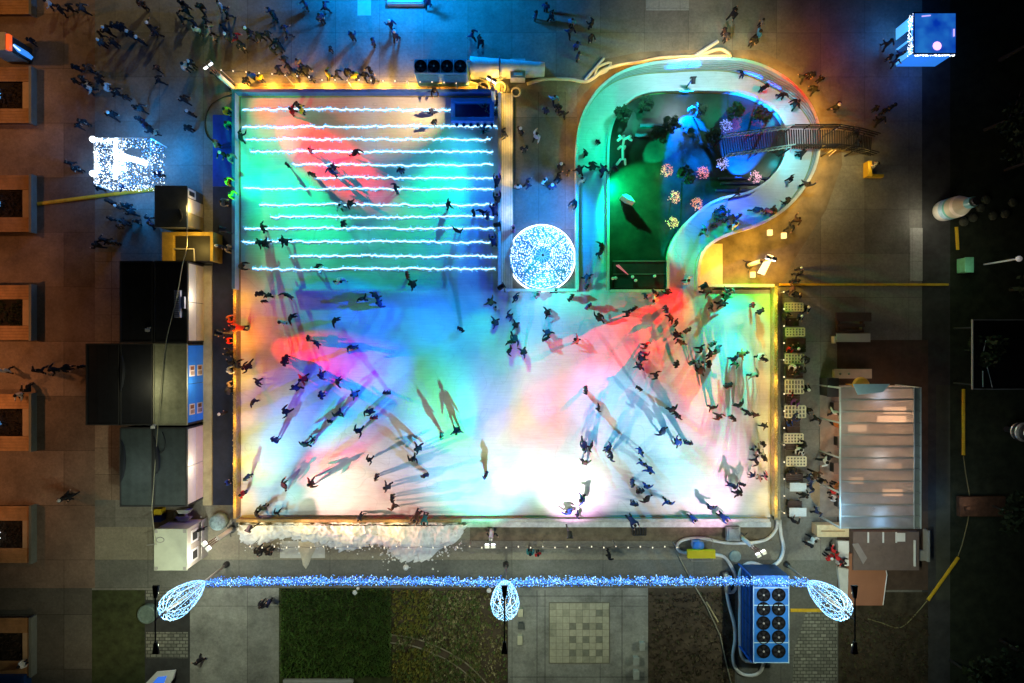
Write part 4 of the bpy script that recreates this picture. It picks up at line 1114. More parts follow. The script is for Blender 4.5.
# kiosk above the stalls (grey roof, yellow-lit front)
def kiosk():
    h = 2.6
    x0, y1 = P(155, 186, h); x1, y0 = P(187, 227, h)
    t = thing('ticket_kiosk', ((x0+x1)/2, (y0+y1)/2, 0), 'dark grey flat roofed kiosk beside the navy mat and the light sculpture', 'kiosk')
    r = MB(); r.box(x0-.03, x1+.03, y0-.03, y1+.03, h-.1, h); obj('roof', r, M('kiosk_roof', (0.13, 0.16, 0.18), .6, .2, 1.5), t)
    w_ = MB(); w_.box(x0+.05, x1-.05, y0+.05, y1-.05, 0.05, h-.102); obj('walls', w_, M('kiosk_wall', (0.1, 0.1, 0.1), .6, .1), t)
    f = MB(); ym = y0+(y1-y0)*.38; f.box(x1-.048, x1+.0, ym, y0+(y1-y0)*.72, .1, h-.12); obj('front_panel', f, m_cream, t)
    f = MB(); f.box(x1-.048, x1+.01, y0+.1, ym-.03, .1, h-.12); obj('door', f, M('door_tan', (0.34, 0.27, 0.12), .6, .1), t)
    f = MB(); f.box(x1-.048, x1+.01, y0+(y1-y0)*.75, y1-.1, 1.3, h-.14); fr = obj('window_frame', f, m_creamlit, t)
    f = MB(); f.box(x1+.011, x1+.02, y0+(y1-y0)*.8, y1-.25, 1.5, h-.3); obj('pane', f, m_dark, fr)
    b = MB(); a = smooth_path([V3(179, 209, h+.05), V3(181, 212, h+.05), V3(182, 218, h+.05), V3(179.5, 221, h+.05)], .15); b.tube(a, .05, 5); obj('roof_cord', b, m_dark, t)
kiosk()
def booth_y():
    h = 1.6
    x0, y1 = P(162, 232, h); x1, y0 = P(213, 261, h)
    t = thing('yellow_counter', ((x0+x1)/2, (y0+y1)/2, 0), 'open yellow counter with a black hatch below the kiosk', 'counter')
    my = M('yellow_wood', (0.5, 0.33, 0.06), .6, .2, 3)
    b = MB(); b.box(x0, x0+.75, y0, y1, 0.02, h); obj('side_panel', b, my, t)
    b = MB(); b.box(x0+.752, x1, y1-.22, y1, 0.02, h-.004); obj('back_panel', b, my, t)
    b = MB(); b.box(x1-.2, x1, y0, y1-.222, 0.02, h-.008); obj('end_panel', b, my, t)
    b = MB(); b.box(x0+.76, x1-.21, y0+.05, y1-.23, 0.02, h-.35); obj('hatch', b, m_dark, t)
    b = MB(); b.tube([(x0+.75, (y0+y1)/2-.15, h-.1), ((x0+x1)/2+.4, (y0+y1)/2-.15, h-.1)], .05, 6); b.tube([((x0+x1)/2+.4, y0, h-.2), ((x0+x1)/2+.4, (y0+y1)/2-.15, h-.1)], .05, 6); obj('rail', b, m_polegrey, t)
    b = MB(); b.prism([P(161, 256, .3), P(176, 261, .3), P(178, 264, .3), P(166, 262, .3)], .02, .3); obj('step', b, M('step_grey', (0.45, .43, .42), .6, .1), t)
    b = MB(); b.prism([P(208, 250, .9), P(212, 256, .9), P(219, 257.5, .9), P(217, 261, .9), P(209, 260, .9)], .6, .7); obj('tray', b, my, t)
booth_y()
# white cabin lower left
def cabin():
    h = 2.8
    x0, y1 = P(154, 529, h); x1, y0 = P(187, 570.5, h)
    t = thing('white_cabin', ((x0+x1)/2, (y0+y1)/2, 0), 'white flat roofed cabin with two small windows facing the snow', 'cabin')
    r = MB(); r.box(x0, x1, y0, y1, h-.1, h); rf = obj('roof', r, M('cabin_roof', (0.52, 0.54, 0.42), .6, .08, 1.5), t)
    e = MB()
    for a in (x0+.05, x1-.25):
        for c in (y0+.05, y1-.25): e.box(a, a+.2, c, c+.2, h+.002, h+.05)
    obj('corner_casting', e, m_polegrey, rf)
    e = MB(); e.tube([V3(160+4*math.cos(k*.7), 540+2.6*math.sin(k*.7), h+.03) for k in range(10)], .03, 5); e.tube([V3(147, 545, 2.5), V3(156, 544, h+.03)], .04, 6); obj('roof_cord', e, m_polegrey, rf)
    w_ = MB(); w_.box(x0+.04, x1-.04, y0+.04, y1-.04, .08, h-.102); obj('walls', w_, M('cabin_wall', (0.5, 0.46, 0.4), .6, .1, 2), t)
    for yc in (y1-.75, y0+.75):
        f = MB(); f.box(x1-.038, x1+.02, yc-.42, yc+.42, 1.15, 2.15); fr = obj('window_frame', f, m_white, t)
        f = MB(); f.box(x1+.022, x1+.03, yc-.28, yc+.28, 1.3, 2.0); obj('pane', f, m_dark, fr)
    f = MB(); f.box(x1-.038, x1+.01, (y0+y1)/2-.3, (y0+y1)/2+.3, .1, 2.1); d = obj('door', f, M('door_grey', (0.36, .32, .27), .6, .1), t)
    f = MB(); f.box(x1+.012, x1+.05, (y0+y1)/2+.15, (y0+y1)/2+.2, 1.0, 1.15); obj('handle', f, m_dark, d)
    f = MB(); f.box(x1+.15, x1+.2, y0+.2, y1+.1, 0.02, 1.0)
    for k in range(5): f.box(x1+.02, x1+.15, y0+.3+k*.7, y0+.35+k*.7, .85, .9)
    obj('front_rail', f, m_polegrey, t)
cabin()
m = MB(); cx, cy_ = P(221.5, 520); m.lathe([(.55, 0), (.6, .5), (.57, .72), (.48, .82), (.2, .88), (.02, .9)], (cx, cy_), 20)
solo('round_tank', m, M('tank_blue', (0.2, 0.3, 0.33), .5, .5, 5), 'round grey blue covered tank by the snowy corner mast', 'tank', smooth=True)
m = MB()
for k in range(2):
    a, b = P(175, 510+k*7.5, 1.0), P(190, 514+k*7.5, 1.0)
    m.prism([(a[0], a[1]), (b[0], a[1]), (b[0]-.2, b[1]), (a[0]+.25, b[1])], .5+k*.02, 1.0+k*.02)
m.box(P(177, 0)[0], P(178, 0)[0], P(0, 520)[1], P(0, 511)[1], 0, .5); m.box(P(187, 0)[0], P(188, 0)[0], P(0, 520)[1], P(0, 511)[1], 0, .5)
solo('basin_pair', m, M('basin', (0.4, .43, .38), .4, .1), 'two pale metal basins between the cabin and the stalls', 'basin', bevel=.03)
for py, nm, c, lab in ((512, 'yellow_crate', (0.6, 0.45, 0.02), 'yellow crate wedged between cabin and stalls'), (519, 'blue_crate', (0.02, 0.06, 0.45), 'blue crate beside the yellow crate behind the cabin')):
    x, y = P(157.5, py, .7); t = thing(nm, (x, y, 0), lab, 'crate')
    m = MB(); m.box(x-.25, x+.25, y-.2, y+.2, 0.02, .66); obj('case', m, M(nm, c, .5, .1), t, bevel=.02)
    m = MB(); m.box(x-.27, x+.27, y-.22, y+.22, .662, .72); obj('lid', m, M(nm, c), t, bevel=.02)

# ------------------------------------------------------------------ fan units
def fan(mb_dark, c, r, z, parent, par_mat):
    m = MB(); m.lathe([(r, z), (r, z+.06), (r*.9, z+.06), (r*.9, z+.01), (.02, z+.01)], c, 20); f = obj('fan', m, M('fan_black', (0.006, .006, .008), .8, 0, spec=.1), parent)
    b = MB()
    for k in range(5):
        a = 2*PI*k/5
        b.add([(c[0]+.08*math.cos(a), c[1]+.08*math.sin(a), z+.02), (c[0]+r*.82*math.cos(a-.1), c[1]+r*.82*math.sin(a-.1), z+.02), (c[0]+r*.82*math.cos(a+.55), c[1]+r*.82*math.sin(a+.55), z+.045), (c[0]+.1*math.cos(a+.8), c[1]+.1*math.sin(a+.8), z+.04)], [(0, 1, 2, 3)])
    obj('blades', b, M('fan_blade', (0.02, .02, .025), .7, 0, spec=.1), f)
    h = MB(); h.cyl(c, r*.14, z+.05, z+.09, 10); obj('hub', h, M('fan_hub', (0.5, .45, .42), .5, 0), f)
def chiller_bottom():
    h = 2.7
    x0, y1 = P(753, 576, h); x1, y0 = P(789, 663, h)
    mb_ = M('chiller_blue', (0.02, 0.17, 0.6), .45, .15, 1.5)
    t = thing('fan_unit', ((x0+x1)/2, (y0+y1)/2, 0), 'large blue cooling unit with ten roof fans at the end of the white hoses', 'cooling unit')
    b = MB(); b.box(x0, x1, y0, y1, .25, h-.06); obj('case', b, M('chiller_side', (0.012, .05, .16), .5, .3, 2), t)
    b = MB(); b.box(x0-.02, x1+.02, y0-.02, y1+.02, h-.058, h); obj('lid', b, mb_, t, bevel=.015)
    for k in range(5):
        for j in range(2):
            fan(None, (x0+(x1-x0)*(.29+.42*j), y1-(y1-y0)*(.215+.162*k)), .46, h+.002, t, None)
    e = MB(); 
    for yy in (y0+.03, y0+(y1-y0)*.235, y1-(y1-y0)*.335, y1-(y1-y0)*.135): e.box(x0+.06, x1-.06, yy-.03, yy+.03, h+.003, h+.03)
    e.box(x0+.0, x0+.055, y0, y1, h+.003, h+.05); e.box(x1-.055, x1, y0, y1, h+.003, h+.05)
    obj('trim', e, M('chiller_trim', (0.45, .65, .8), .5, .1), t)
    s = MB()
    for k in range(5):
        ya = y0+.15+k*(y1-y0-.3)/5
        s.box(x0-.03, x0-.002, ya+.08, ya+(y1-y0-.3)/5-.08, .6, h-.35)
    obj('coil_panel', s, M('coil_dark', (0.03, .09, .22), .5, .4, 6), t)
    s = MB(); s.box(x0-.15, x0-.04, y0, y0+.08, .02, h-.1); s.box(x0-.15, x0-.04, y1-.08, y1, .02, h-.1)
    for zz in (.9, 1.6, 2.3): s.box(x0-.13, x0-.09, y0+.081, y1-.081, zz, zz+.05)
    obj('pipe_frame', s, mb_, t)
    f = MB()
    for a in (x0+.2, x1-.3):
        for c in (y0+.2, y1-.3): f.box(a, a+.12, c, c+.12, 0, .248)
    obj('feet', f, m_dark, t)
    lamp('unit_fill', ((x0+x1)/2, (y0+y1)/2+1.4, h+2.6), None, (0.25, .55, 1.0), 30*LIGHT, rad=.4)  # fill added above the lid to brighten it, no fixture
chiller_bottom()
def chiller_top():
    h = 2.6
    x0, y1 = P(414, 59, h); x1, y0 = P(467, 73.5, h)
    t = thing('fan_unit', ((x0+x1)/2, (y0+y1)/2, 0), 'smaller teal cooling unit with four fans above the yellow deck', 'cooling unit')
    mt = M('chiller_teal', (0.09, .30, .42), .45, .15, 1.5)
    b = MB(); b.box(x0, x1, y0, y1, .2, h); obj('case', b, mt, t, bevel=.02)
    for k in range(4): fan(None, (x0+(x1-x0)*(.125+.25*k), (y0+y1)/2), .42, h+.002, t, None)
    e = MB()
    for k in range(5):
        xx = x0+.04+(x1-x0-.08)*k/4; e.box(xx-.03, xx+.03, y0+.05, y1-.05, h+.003, h+.04)
    e.box(x0, x1, y0-.03, y0+.045, h+.003, h+.05)
    obj('trim', e, M('chiller_trim', (0.45, .65, .8), .5, .1), t)
    s = MB()
    for k in range(2): s.box(x0+.2+k*(x1-x0)/2, x0+(x1-x0)*(.5+k*.5)-.2, y0-.03, y0-.002, .5, h-.25)
    obj('coil_panel', s, M('coil_teal', (0.05, .2, .3), .5, .3, 5), t)
    f = MB()
    for a in (x0+.2, x1-.3): f.box(a, a+.12, y0+.1, y1-.1, 0, .198)
    obj('feet', f, m_dark, t)
    # crumpled blue tarpaulin behind it
    from mathutils import noise
    m = MB(); n = 26; xa, yb = P(409, 49, 2.4); xb, ya = P(470, 59.5, 2.4); vs = []
    for j in range(6):
        for i in range(n):
            u = i/(n-1); v = j/5; x = xa+(xb-xa)*u; y = ya+(yb-ya)*v
            z = 2.3*(1-v*.85)+.15*noise.noise((x*1.5, y*3, 0)); vs.append((x, y, max(.05, z)))
    m.add(vs, [(j*n+i, j*n+i+1, (j+1)*n+i+1, (j+1)*n+i) for j in range(5) for i in range(n-1)])
    m.add([(x, y, z-.03) for x, y, z in vs], [(j*n+i, (j+1)*n+i, (j+1)*n+i+1, j*n+i+1) for j in range(5) for i in range(n-1)])
    solo('tarpaulin', m, M('tarp_blue', (0.12, .2, .42), .4, .4, 3), 'crumpled blue tarpaulin slung behind the four fan unit', 'tarpaulin', smooth=True)
chiller_top()
def tent_roll():
    t = thing('white_tarpaulin', V3(508, 61), 'long white covered trailer shape beside the four fan unit and the coiled hoses', 'covered trailer')
    m = MB(); n = 14; vs = []
    for i in range(n+1):
        u = i/n; x, yt = P(470+75*u, 52+6*u, 1.3); _, yb = P(0, 73+(-2)*u, 1.3)
        yc = (yt+yb)/2; wd = (yt-yb)/2; hh = 1.5-.3*u
        for k in range(9):
            a = PI*k/8; vs.append((x, yc+wd*math.cos(a), .05+hh*math.sin(a)*(1+.03*math.sin(i*2.3+k))))
    fs = [(i*9+k, i*9+k+1, (i+1)*9+k+1, (i+1)*9+k) for i in range(n) for k in range(8)]
    fs += [tuple(range(8, -1, -1)), tuple(n*9+k for k in range(9))]
    m.add(vs, fs); obj('cover', m, M('cover_white', (0.6, .66, .7), .45, .2, 1.5, bump=.2), t, smooth=True)
    b = MB(); x, y = P(499.5, 62.5, 1.5)
    b.tube([(x, y+.8*math.cos(PI*k/10), .06+1.52*math.sin(PI*k/10)) for k in range(11)], .05, 6); obj('strap', b, M('strap_navy', (0.03, .08, .15), .6, 0), t)
tent_roll()
x, y = P(518, 74); t = thing('pump_box', (x, y, 0), 'grey pump box among the coiled white hoses', 'pump box')
m = MB(); m.box(x-.55, x+.5, y-.65, y+.7, .05, 1.0); obj('case', m, M('pump_grey', (0.5, .52, .52), .5, .2, 4), t, bevel=.03)
m = MB(); m.cyl((x-.05, y+.1), .3, 1.002, 1.1, 16); m.box(x-.3, x+.3, y-.5, y-.3, 1.002, 1.08); obj('lid', m, m_white, t)
m = MB()
for a in (-.45, .4):
    for c in (-.55, .6): m.box(x+a-.05, x+a+.05, y+c-.05, y+c+.05, 0, .048)
obj('feet', m, m_dark, t)

# hoses
m_hose = M('hose_white', (0.72, .72, .68), .5, .08, 3); m_hosec = M('hose_cream', (0.66, .6, .46), .5, .1, 3)
def hose(px, r, mat, label, z=.0, group='white cooling hoses'):
    p = smooth_path([V3(a[0], a[1], (a[2] if len(a) > 2 else z+r)) for a in px], .22)
    m = MB(); m.tube(p, r, 8); return solo('hose', m, mat, label, 'hose', group, smooth=True)
hose([(777, 520), (776.5, 528), (770, 537), (760, 541.5), (745, 543, .5), (728, 543), (715, 541), (705, 538.5), (690, 538.5), (681, 541), (677, 546), (680, 551.5), (689, 553.5)], .12, m_hose, 'thick white hose looping round the yellow barrier panel')
hose([(714, 554.5), (724, 557), (731, 566), (735, 575), (736.5, 585), (733, 592), (728, 592)], .12, m_hose, 'white hose curving from the yellow barrier panel to the grey cylinder')
hose([(726, 588), (729, 605), (734, 624), (735, 640), (733, 655), (735, 667), (742, 674), (752, 675.5), (760, 672), (764, 663, .6)], .12, m_hose, 'white hose running from the grey cylinder round the foot of the blue unit')
hose([(779.5, 520), (781, 535), (783.5, 548), (780, 560), (772, 566), (765, 567), (755, 563.5), (748, 563.5), (742, 568), (739.5, 577), (740, 600), (740, 640), (741.5, 655), (746, 661), (755, 662, .5)], .13, m_hose, 'white hose snaking from the tan walkway to the side of the blue unit')
hose([(527, 84), (545, 79), (570, 79.5), (585, 82), (595, 77), (603, 70), (620, 65), (640, 62.2), (660, 58), (690, 56.5), (712, 56.5), (728, 56)], .13, m_hosec, 'cream hose following the outside of the curved boards')
hose([(595, 76), (597, 68), (604, 64), (611, 63), (606, 71), (597, 75)], .1, m_hosec, 'small cream hose loop where the curved boards begin')
hose([(696, 56.5), (706, 53), (716, 49.5), (723, 49.5), (729, 54), (730, 57)], .14, m_hosec, 'humped cream hose at the top of the curved boards')
def pipe(a, b, r, label, h0=.3, h1=.3, mat=None):
    m = MB(); m.tube([V3(*a, h0), V3(*b, h1)], r, 8); solo('pipe', m, mat or M('pipe_grey', (0.5, .52, .54), .4, .1), label, 'pipe', 'grey pipes outside the curved boards')
pipe((585, 80), (604, 58), .1, 'straight grey pipe leaning by the cream hose loop', .1, .12)
pipe((695, 56), (718, 41), .13, 'straight grey pipe beside the humped cream hose', .16, .3)
for k, (cx, cy_, r, lab) in enumerate(((483, 88, 6.5, 'coiled cream hose nearest to the four fan unit'), (500, 87.5, 6.2, 'coiled cream hose just above the cream walkway'), (503, 71, 5, 'small coiled hose against the white covered trailer'), (516, 92, 4.5, 'coiled hose below the pump box'))):
    m = MB(); rnd = random.Random(k); pts = []
    for i in range(70):
        a = 2*PI*i/22; rr = r*(1-.12*(i/70))+rnd.uniform(-.15, .15)
        pts.append(V3(cx+rr*math.cos(a), cy_+rr*math.sin(a), .22+.05*(i//22)))
    m.tube(pts, .055, 6)
    if k == 0: m.tube([V3(479, 84, .34), V3(488, 92, .34)], .05, 6)
    solo('hose_coil', m, m_hosec, lab, 'hose coil', 'coiled hoses at the top of the rink', smooth=True)
hose([(470, 76), (478, 77.5), (486, 81), (496, 80), (505, 78), (509, 72)], .06, m_hosec, 'thin cream hose linking the four fan unit to the pump box', .25)
hose([(470, 82), (478, 84), (492, 92), (497, 96)], .05, m_hosec, 'thin cream hose crossing the first coil', .25)

# yellow panel barrier, cylinder, small fixtures by the bottom right corner
t = thing('barrier_panel', V3(701, 555), 'bright yellow box panel over a blue pump inside the hose loop', 'barrier')
m = MB(); x0, y1 = P(688, 550.5, .9); x1, y0 = P(715.5, 558.5, .9); m.box(x0, x1, y0, y1, .55, .9); obj('panel', m, M('bright_yellow', (0.85, .6, .0), .5, .04), t)
m = MB(); c = P(699, 546.5, .7); m.lathe([(.42, .02), (.42, .55), (.3, .68), (.02, .7)], c, 18); obj('pump', m, M('pump_blue', (0.05, .2, .6), .45, .1), t, smooth=True)
m = MB()
for a in (P(692, 541, .6), P(713, 541, .6), P(713, 561, .6), P(692, 561, .6)): m.tube([(a[0], a[1], 0), (a[0], a[1], .6)], .03, 5)
a, b, c, d = P(692, 541, .6), P(713, 541, .6), P(713, 561, .6), P(692, 561, .6)
for p, q in ((a, b), (b, c), (c, d), (d, a)): m.tube([(*p, .6), (*q, .6)], .02, 5)
obj('cage', m, m_polegrey, t)
m = MB(); m.tube([V3(725.5, 573, .3), V3(728, 592, .3)], .2, 10); solo('filter_cylinder', m, M('pale_grey', (.5, .53, .5), .45, .1), 'grey cylinder lying between the hoses at the end of the garland', 'cylinder', smooth=True)
m = MB(); x0, y1 = P(727, 527, .5); x1, y0 = P(740.5, 541, .5); m.box(x0, x1, y0, y1, .02, .5); m.box(x0+.1, x1-.1, y0+.2, y1-.1, .502, .6); solo('cable_box', m, M('box_grey', (.36, .37, .36), .6, .2, 5), 'grey cable box between the bottom boards and the hose', 'box', bevel=.02)
m = MB(); c = P(735, 556); m.lathe([(.35, .012), (.42, .02), (.42, .1), (.3, .14), (.02, .16)], c, 16); solo('manhole_lid', m, M('lid_green', (.3, .36, .3), .6, .2, 5), 'round pale lid inside the hose loop', 'lid')
m = MB(); m.tube([V3(677, 553, .1), V3(690, 578, .1), V3(706, 605, .1), V3(720, 635, .1), V3(731, 683, .1), V3(735, 700, .1)], .05, 5); solo('thin_pipe', m, M('pole_wood', (.3, .27, .18), .7, .2), 'long thin pole lying across the brown soil bed', 'pole')
m = MB(); m.tube([V3(706.5, 602, .08), V3(718, 622, .08)], .07, 5); solo('timber_batten', m, M('batten', (.42, .34, .17), .7, .2), 'short pale batten beside the long pole on the soil', 'batten')
# grate beside the bottom boards
m = MB(); x0, y1 = P(633, 523, .1); x1, y0 = P(646, 535, .1)
for k in range(6): xx = x0+(x1-x0)*k/5; m.box(xx-.03, xx+.03, y0, y1, .02, .1)
m.box(x0, x1, y0-.05, y0, .02, .1); m.box(x0, x1, y1, y1+.05, .02, .1); solo('drain_grate', m, m_dark, 'dark barred grate at the foot of the bottom boards', 'grate')

# ------------------------------------------------------------------ lattice tables with benches
m_tab = M('table_lattice', (0.72, .66, .46), .6, .3, 14); m_tabw = M('table_white', (0.62, .66, .66), .5, .1, 8); m_bench = M('bench_brown', (0.07, .04, .032), .7, .2, 3)
def table(x0, y0, x1, y1, mat, label):
    h = .75
    a, d = P(x0, y0, h); b, c = P(x1, y1, h)
    t = thing('lattice_table', ((a+b)/2, (c+d)/2, 0), label, 'table', 'tables beside the tan walkway')
    m = MB(); n = 7
    if mat is m_tab:
        for k in range(n):
            u = k/(n-1); m.box(a+(b-a)*u-.05, a+(b-a)*u+.05, c, d, h-.03, h)
        for k in range(4):
            v = k/3; m.box(a, b, c+(d-c)*v-.045, c+(d-c)*v+.045, h-.05, h-.032)
    else:
        m.box(a, b, c, d, h-.05, h)
    obj('top', m, mat, t)
    for xx in (a+.12, b-.12):
        for yy in (c+.1, d-.1):
            l = MB(); l.tube([(xx, yy, 0), (xx, yy, h-.085)], .025, 5); obj('leg', l, m_dark, t)
    return t
TABLES = [(785, 303, 803, 311, m_tab, 'topmost lattice table, just below the yellow cable cover'), (786, 328, 804.5, 336, m_tab, 'lattice table level with the pale bench'),
          (785.5, 354, 803.5, 363.5, m_tab, 'lattice table with a red and a white visitor'), (785.5, 380, 803.5, 393.5, m_tab, 'lattice table level with the top edge of the glass pavilion'),
          (785, 406, 805.5, 417.5, m_tab, 'lattice table beside the blue dressed visitors'), (784.5, 434, 803, 443, m_tab, 'lattice table just below the blue dressed visitors'),
          (787, 457, 806, 466, m_tab, 'lowest lattice table, above the white table'), (790, 483, 806.5, 491.5, m_tabw, 'white table beside the round terrace rug'), (789.5, 508, 806.5, 516.5, m_tabw, 'lowest white table, at the end of the tan walkway')]
for q in TABLES: table(*q)
def bench(x0, y0, x1, y1, label):
    h = .45
    a, d = P(x0, y0, h); b, c = P(x1, y1, h)
    t = thing('table_bench', ((a+b)/2, (c+d)/2, 0), label, 'bench', 'dark benches between the tables')
    m = MB()
    for k in range(4): m.box(a, b, c+(d-c)*k/4+.01, c+(d-c)*(k+1)/4-.01, h-.05, h)
    obj('seat', m, m_bench, t)
    for xx in (a+.1, b-.1):
        l = MB(); l.box(xx-.04, xx+.04, c+.03, d-.03, 0, h-.052); obj('leg', l, m_dark, t)
for q in ((787, 318, 799, 326, 'dark bench between the topmost two lattice tables'), (786, 338, 806, 352, 'broad dark bench below the second lattice table'), (787, 366, 803, 378, 'dark bench between the red visitor table and the next table'),
          (787, 420, 800, 433, 'dark bench where the blue dressed visitors sit'), (786, 444, 802, 450, 'dark bench between the two lower lattice tables'), (786, 473.5, 803, 481.5, 'dark bench just above the white table'), (788, 501, 802, 507, 'dark bench just above the lowest white table'),
          (786.5, 394, 800, 404, 'dark bench below the table level with the pavilion edge')):
    bench(*q)
m = MB(); m.lathe([(1.05, 0.012), (1.05, .03), (0.02, .032)], P(825, 493), 28); m.lathe([(.7, .013), (.7, .034), (.02, .036)], P(830, 476), 24)
solo('round_rug', m, M('rug_tan', (0.36, .24, .13), .9, .15, 3), 'round tan rug in front of the glass pavilion entrance', 'rug')

# ------------------------------------------------------------------ glass pavilion
def pavilion():
    h = 3.1
    x0, y1 = P(840, 388, h); x1, y0 = P(921, 528, h)
    t = thing('glass_pavilion', ((x0+x1)/2, (y0+y1)/2, 0), 'long grey translucent roofed pavilion glowing warm inside, beside the tables', 'pavilion')
    mg = bpy.data.materials.new('frosted_roof'); mg.use_nodes = True; nt = mg.node_tree; b = nt.nodes['Principled BSDF']
    b.inputs['Base Color'].default_value = (0.26, .3, .33, 1); b.inputs['Roughness'].default_value = .5
    tr = nt.nodes.new('ShaderNodeBsdfTranslucent'); tr.inputs['Color'].default_value = (.8, .82, .85, 1)
    tp = nt.nodes.new('ShaderNodeBsdfTransparent'); tp.inputs['Color'].default_value = (.85, .87, .9, 1)
    m1 = nt.nodes.new('ShaderNodeMixShader'); m1.inputs['Fac'].default_value = .5; m2 = nt.nodes.new('ShaderNodeMixShader'); m2.inputs['Fac'].default_value = .42
    L = nt.links.new
    tc = nt.nodes.new('ShaderNodeTexCoord'); nz = nt.nodes.new('ShaderNodeTexNoise'); nz.inputs['Scale'].default_value = 1.2; nz.inputs['Detail'].default_value = 5
    L(tc.outputs['Object'], nz.inputs['Vector']); mr = nt.nodes.new('ShaderNodeMapRange'); mr.inputs['To Min'].default_value = .4; mr.inputs['To Max'].default_value = .75; L(nz.outputs['Fac'], mr.inputs['Value']); L(mr.outputs[0], m2.inputs['Fac'])
    L(b.outputs[0], m1.inputs[1]); L(tr.outputs[0], m1.inputs[2]); L(m1.outputs[0], m2.inputs[1]); L(tp.outputs[0], m2.inputs[2]); L(m2.outputs[0], nt.nodes['Material Output'].inputs['Surface'])
    n = 12
    mfr = M('alu_frame', (0.55, .62, .64), .4, .1, metal=.4)
    for k in range(n):
        ya = y1-(y1-y0)*k/n; yb = y1-(y1-y0)*(k+1)/n
        p = MB(); p.box(x0+.05, x1-.5, yb+.04, ya-.04, h-.03, h-.01); obj('roof_panel', p, mg, t)
    p = MB(); p.box(x1-.42, x1-.06, y0+.05, y1-.05, h-.06, h-.04); obj('gutter_panel', p, M('gutter_grey', (.2, .24, .23), .5, .1), t)
    f = MB()
    for k in range(n+1):
        yy = y1-(y1-y0)*k/n; f.box(x0+.061, x1-.061, yy-.038, yy+.038, h-.08, h+.02)
    obj('rafters', f, M('rafter_grey', (0.22, .24, .24), .4, .1), t)
    for xa, xb in ((x0-.02, x0+.06), (x1-.06, x1+.02), (x1-.5, x1-.43)):
        f = MB(); f.box(xa, xb, y0-.05, y1+.05, h-.1, h+.03); obj('side_beam', f, mfr, t)
    for xx in (x0+.02, x1-.02):
        for k in range(5):
            yy = y0+(y1-y0)*k/4; q = MB(); q.box(xx-.05, xx+.05, yy-.05, yy+.05, 0.01, h-.102); obj('post', q, mfr, t)
    w_ = MB(); w_.box(x1-.03, x1-.01, y0+.06, y1-.06, .05, h-.11); obj('side_wall', w_, mg, t)
    w_ = MB(); w_.box(x0+.06, x1-.06, y1-.02, y1, .05, 2.2); obj('end_wall', w_, mg, t)
    fl = MB(); fl.box(x0, x1, y0, y1, .016, .06); obj('floor', fl, M('pavilion_floor', (.28, .22, .18), .7, .2, 2), t)
    # furniture inside
    rnd = random.Random(8)
    for i, (u, v) in enumerate(((.25, .16), (.3, .42), (.62, .5), (.25, .62), (.6, .78), (.3, .88), (.62, .1))):
        cx = x0+(x1-x0)*u; cy_ = y1-(y1-y0)*v
        k = thing('pavilion_table', (cx, cy_, .06), ['small table inside the pavilion under the third roof panel', 'small table inside the pavilion near its open side, sixth panel', 'small table inside the pavilion in the middle of the roof', 'small table inside the pavilion at the eighth panel', 'small table inside the pavilion under the tenth roof panel', 'small table inside the pavilion nearest to its lower end', 'small table inside the pavilion nearest to its top end'][i], 'table', 'tables inside the pavilion')
        m = MB(); m.box(cx-.7, cx+.7, cy_-.4, cy_+.4, .74, .79); obj('top', m, M('dark_top', (.12, .1, .09), .6, .2), k)
        for sx in (-.6, .6):
            m = MB(); m.box(cx+sx-.05, cx+sx+.05, cy_-.3, cy_+.3, .06, .738); obj('leg', m, m_dark, k)
    for i, (px, py) in enumerate(((893, 410), (890, 419), (856, 428), (893, 466), (891, 492), (855, 480))):
        cx, cy_ = P(px, py, 2.2); m = MB(); m.obox((cx, cy_), 0, (1.5, 1.9, 1.2, .9, 1.3, .9)[i], .45, 2.35, 2.45); k = solo('heater_lamp', m, emit('heater_%d' % i, (1.0, .5, .25), (2.2, 2.6, 1.6, .9, 1.6, .9)[i]), ['upper heater glowing under the pavilion roof, brightest pair', 'lower heater of the brightest pair under the pavilion roof', 'heater under the pavilion roof near the terrace side, upper', 'heater under the middle of the pavilion roof, far side', 'heater under the lower part of the pavilion roof, far side', 'heater under the lower part of the pavilion roof, terrace side'][i], 'heater', 'heaters inside the pavilion')
        lamp('heater_glow', (cx, cy_, 1.9), None, (1.0, .5, .22), (95 if i < 2 else 40)*LIGHT, rad=.25)
    for v, c in ((.06, (.7, .85, 1)), (.5, (1, .9, .8)), (.9, (.45, .75, 1.0)), (.97, (.3, .65, 1))):
        lamp('pavilion_lamp', ((x0+x1)/2, y1-(y1-y0)*v, 2.6), None, c, 26*LIGHT, rad=.3)
pavilion()
x, y = P(918, 500, 0); lamp('pavilion_lamp', (*P(905, 455), 8.0), None, (.6, .8, 1.0), 110*LIGHT, rad=.4)  # cool fill added high above the roof to light it
lamp('pavilion_lamp', (x+1.2, y, 2.0), None, (.05, .4, 1.0), 40*LIGHT, rad=.3)  # blue fill added outside, tints the lower roof edge
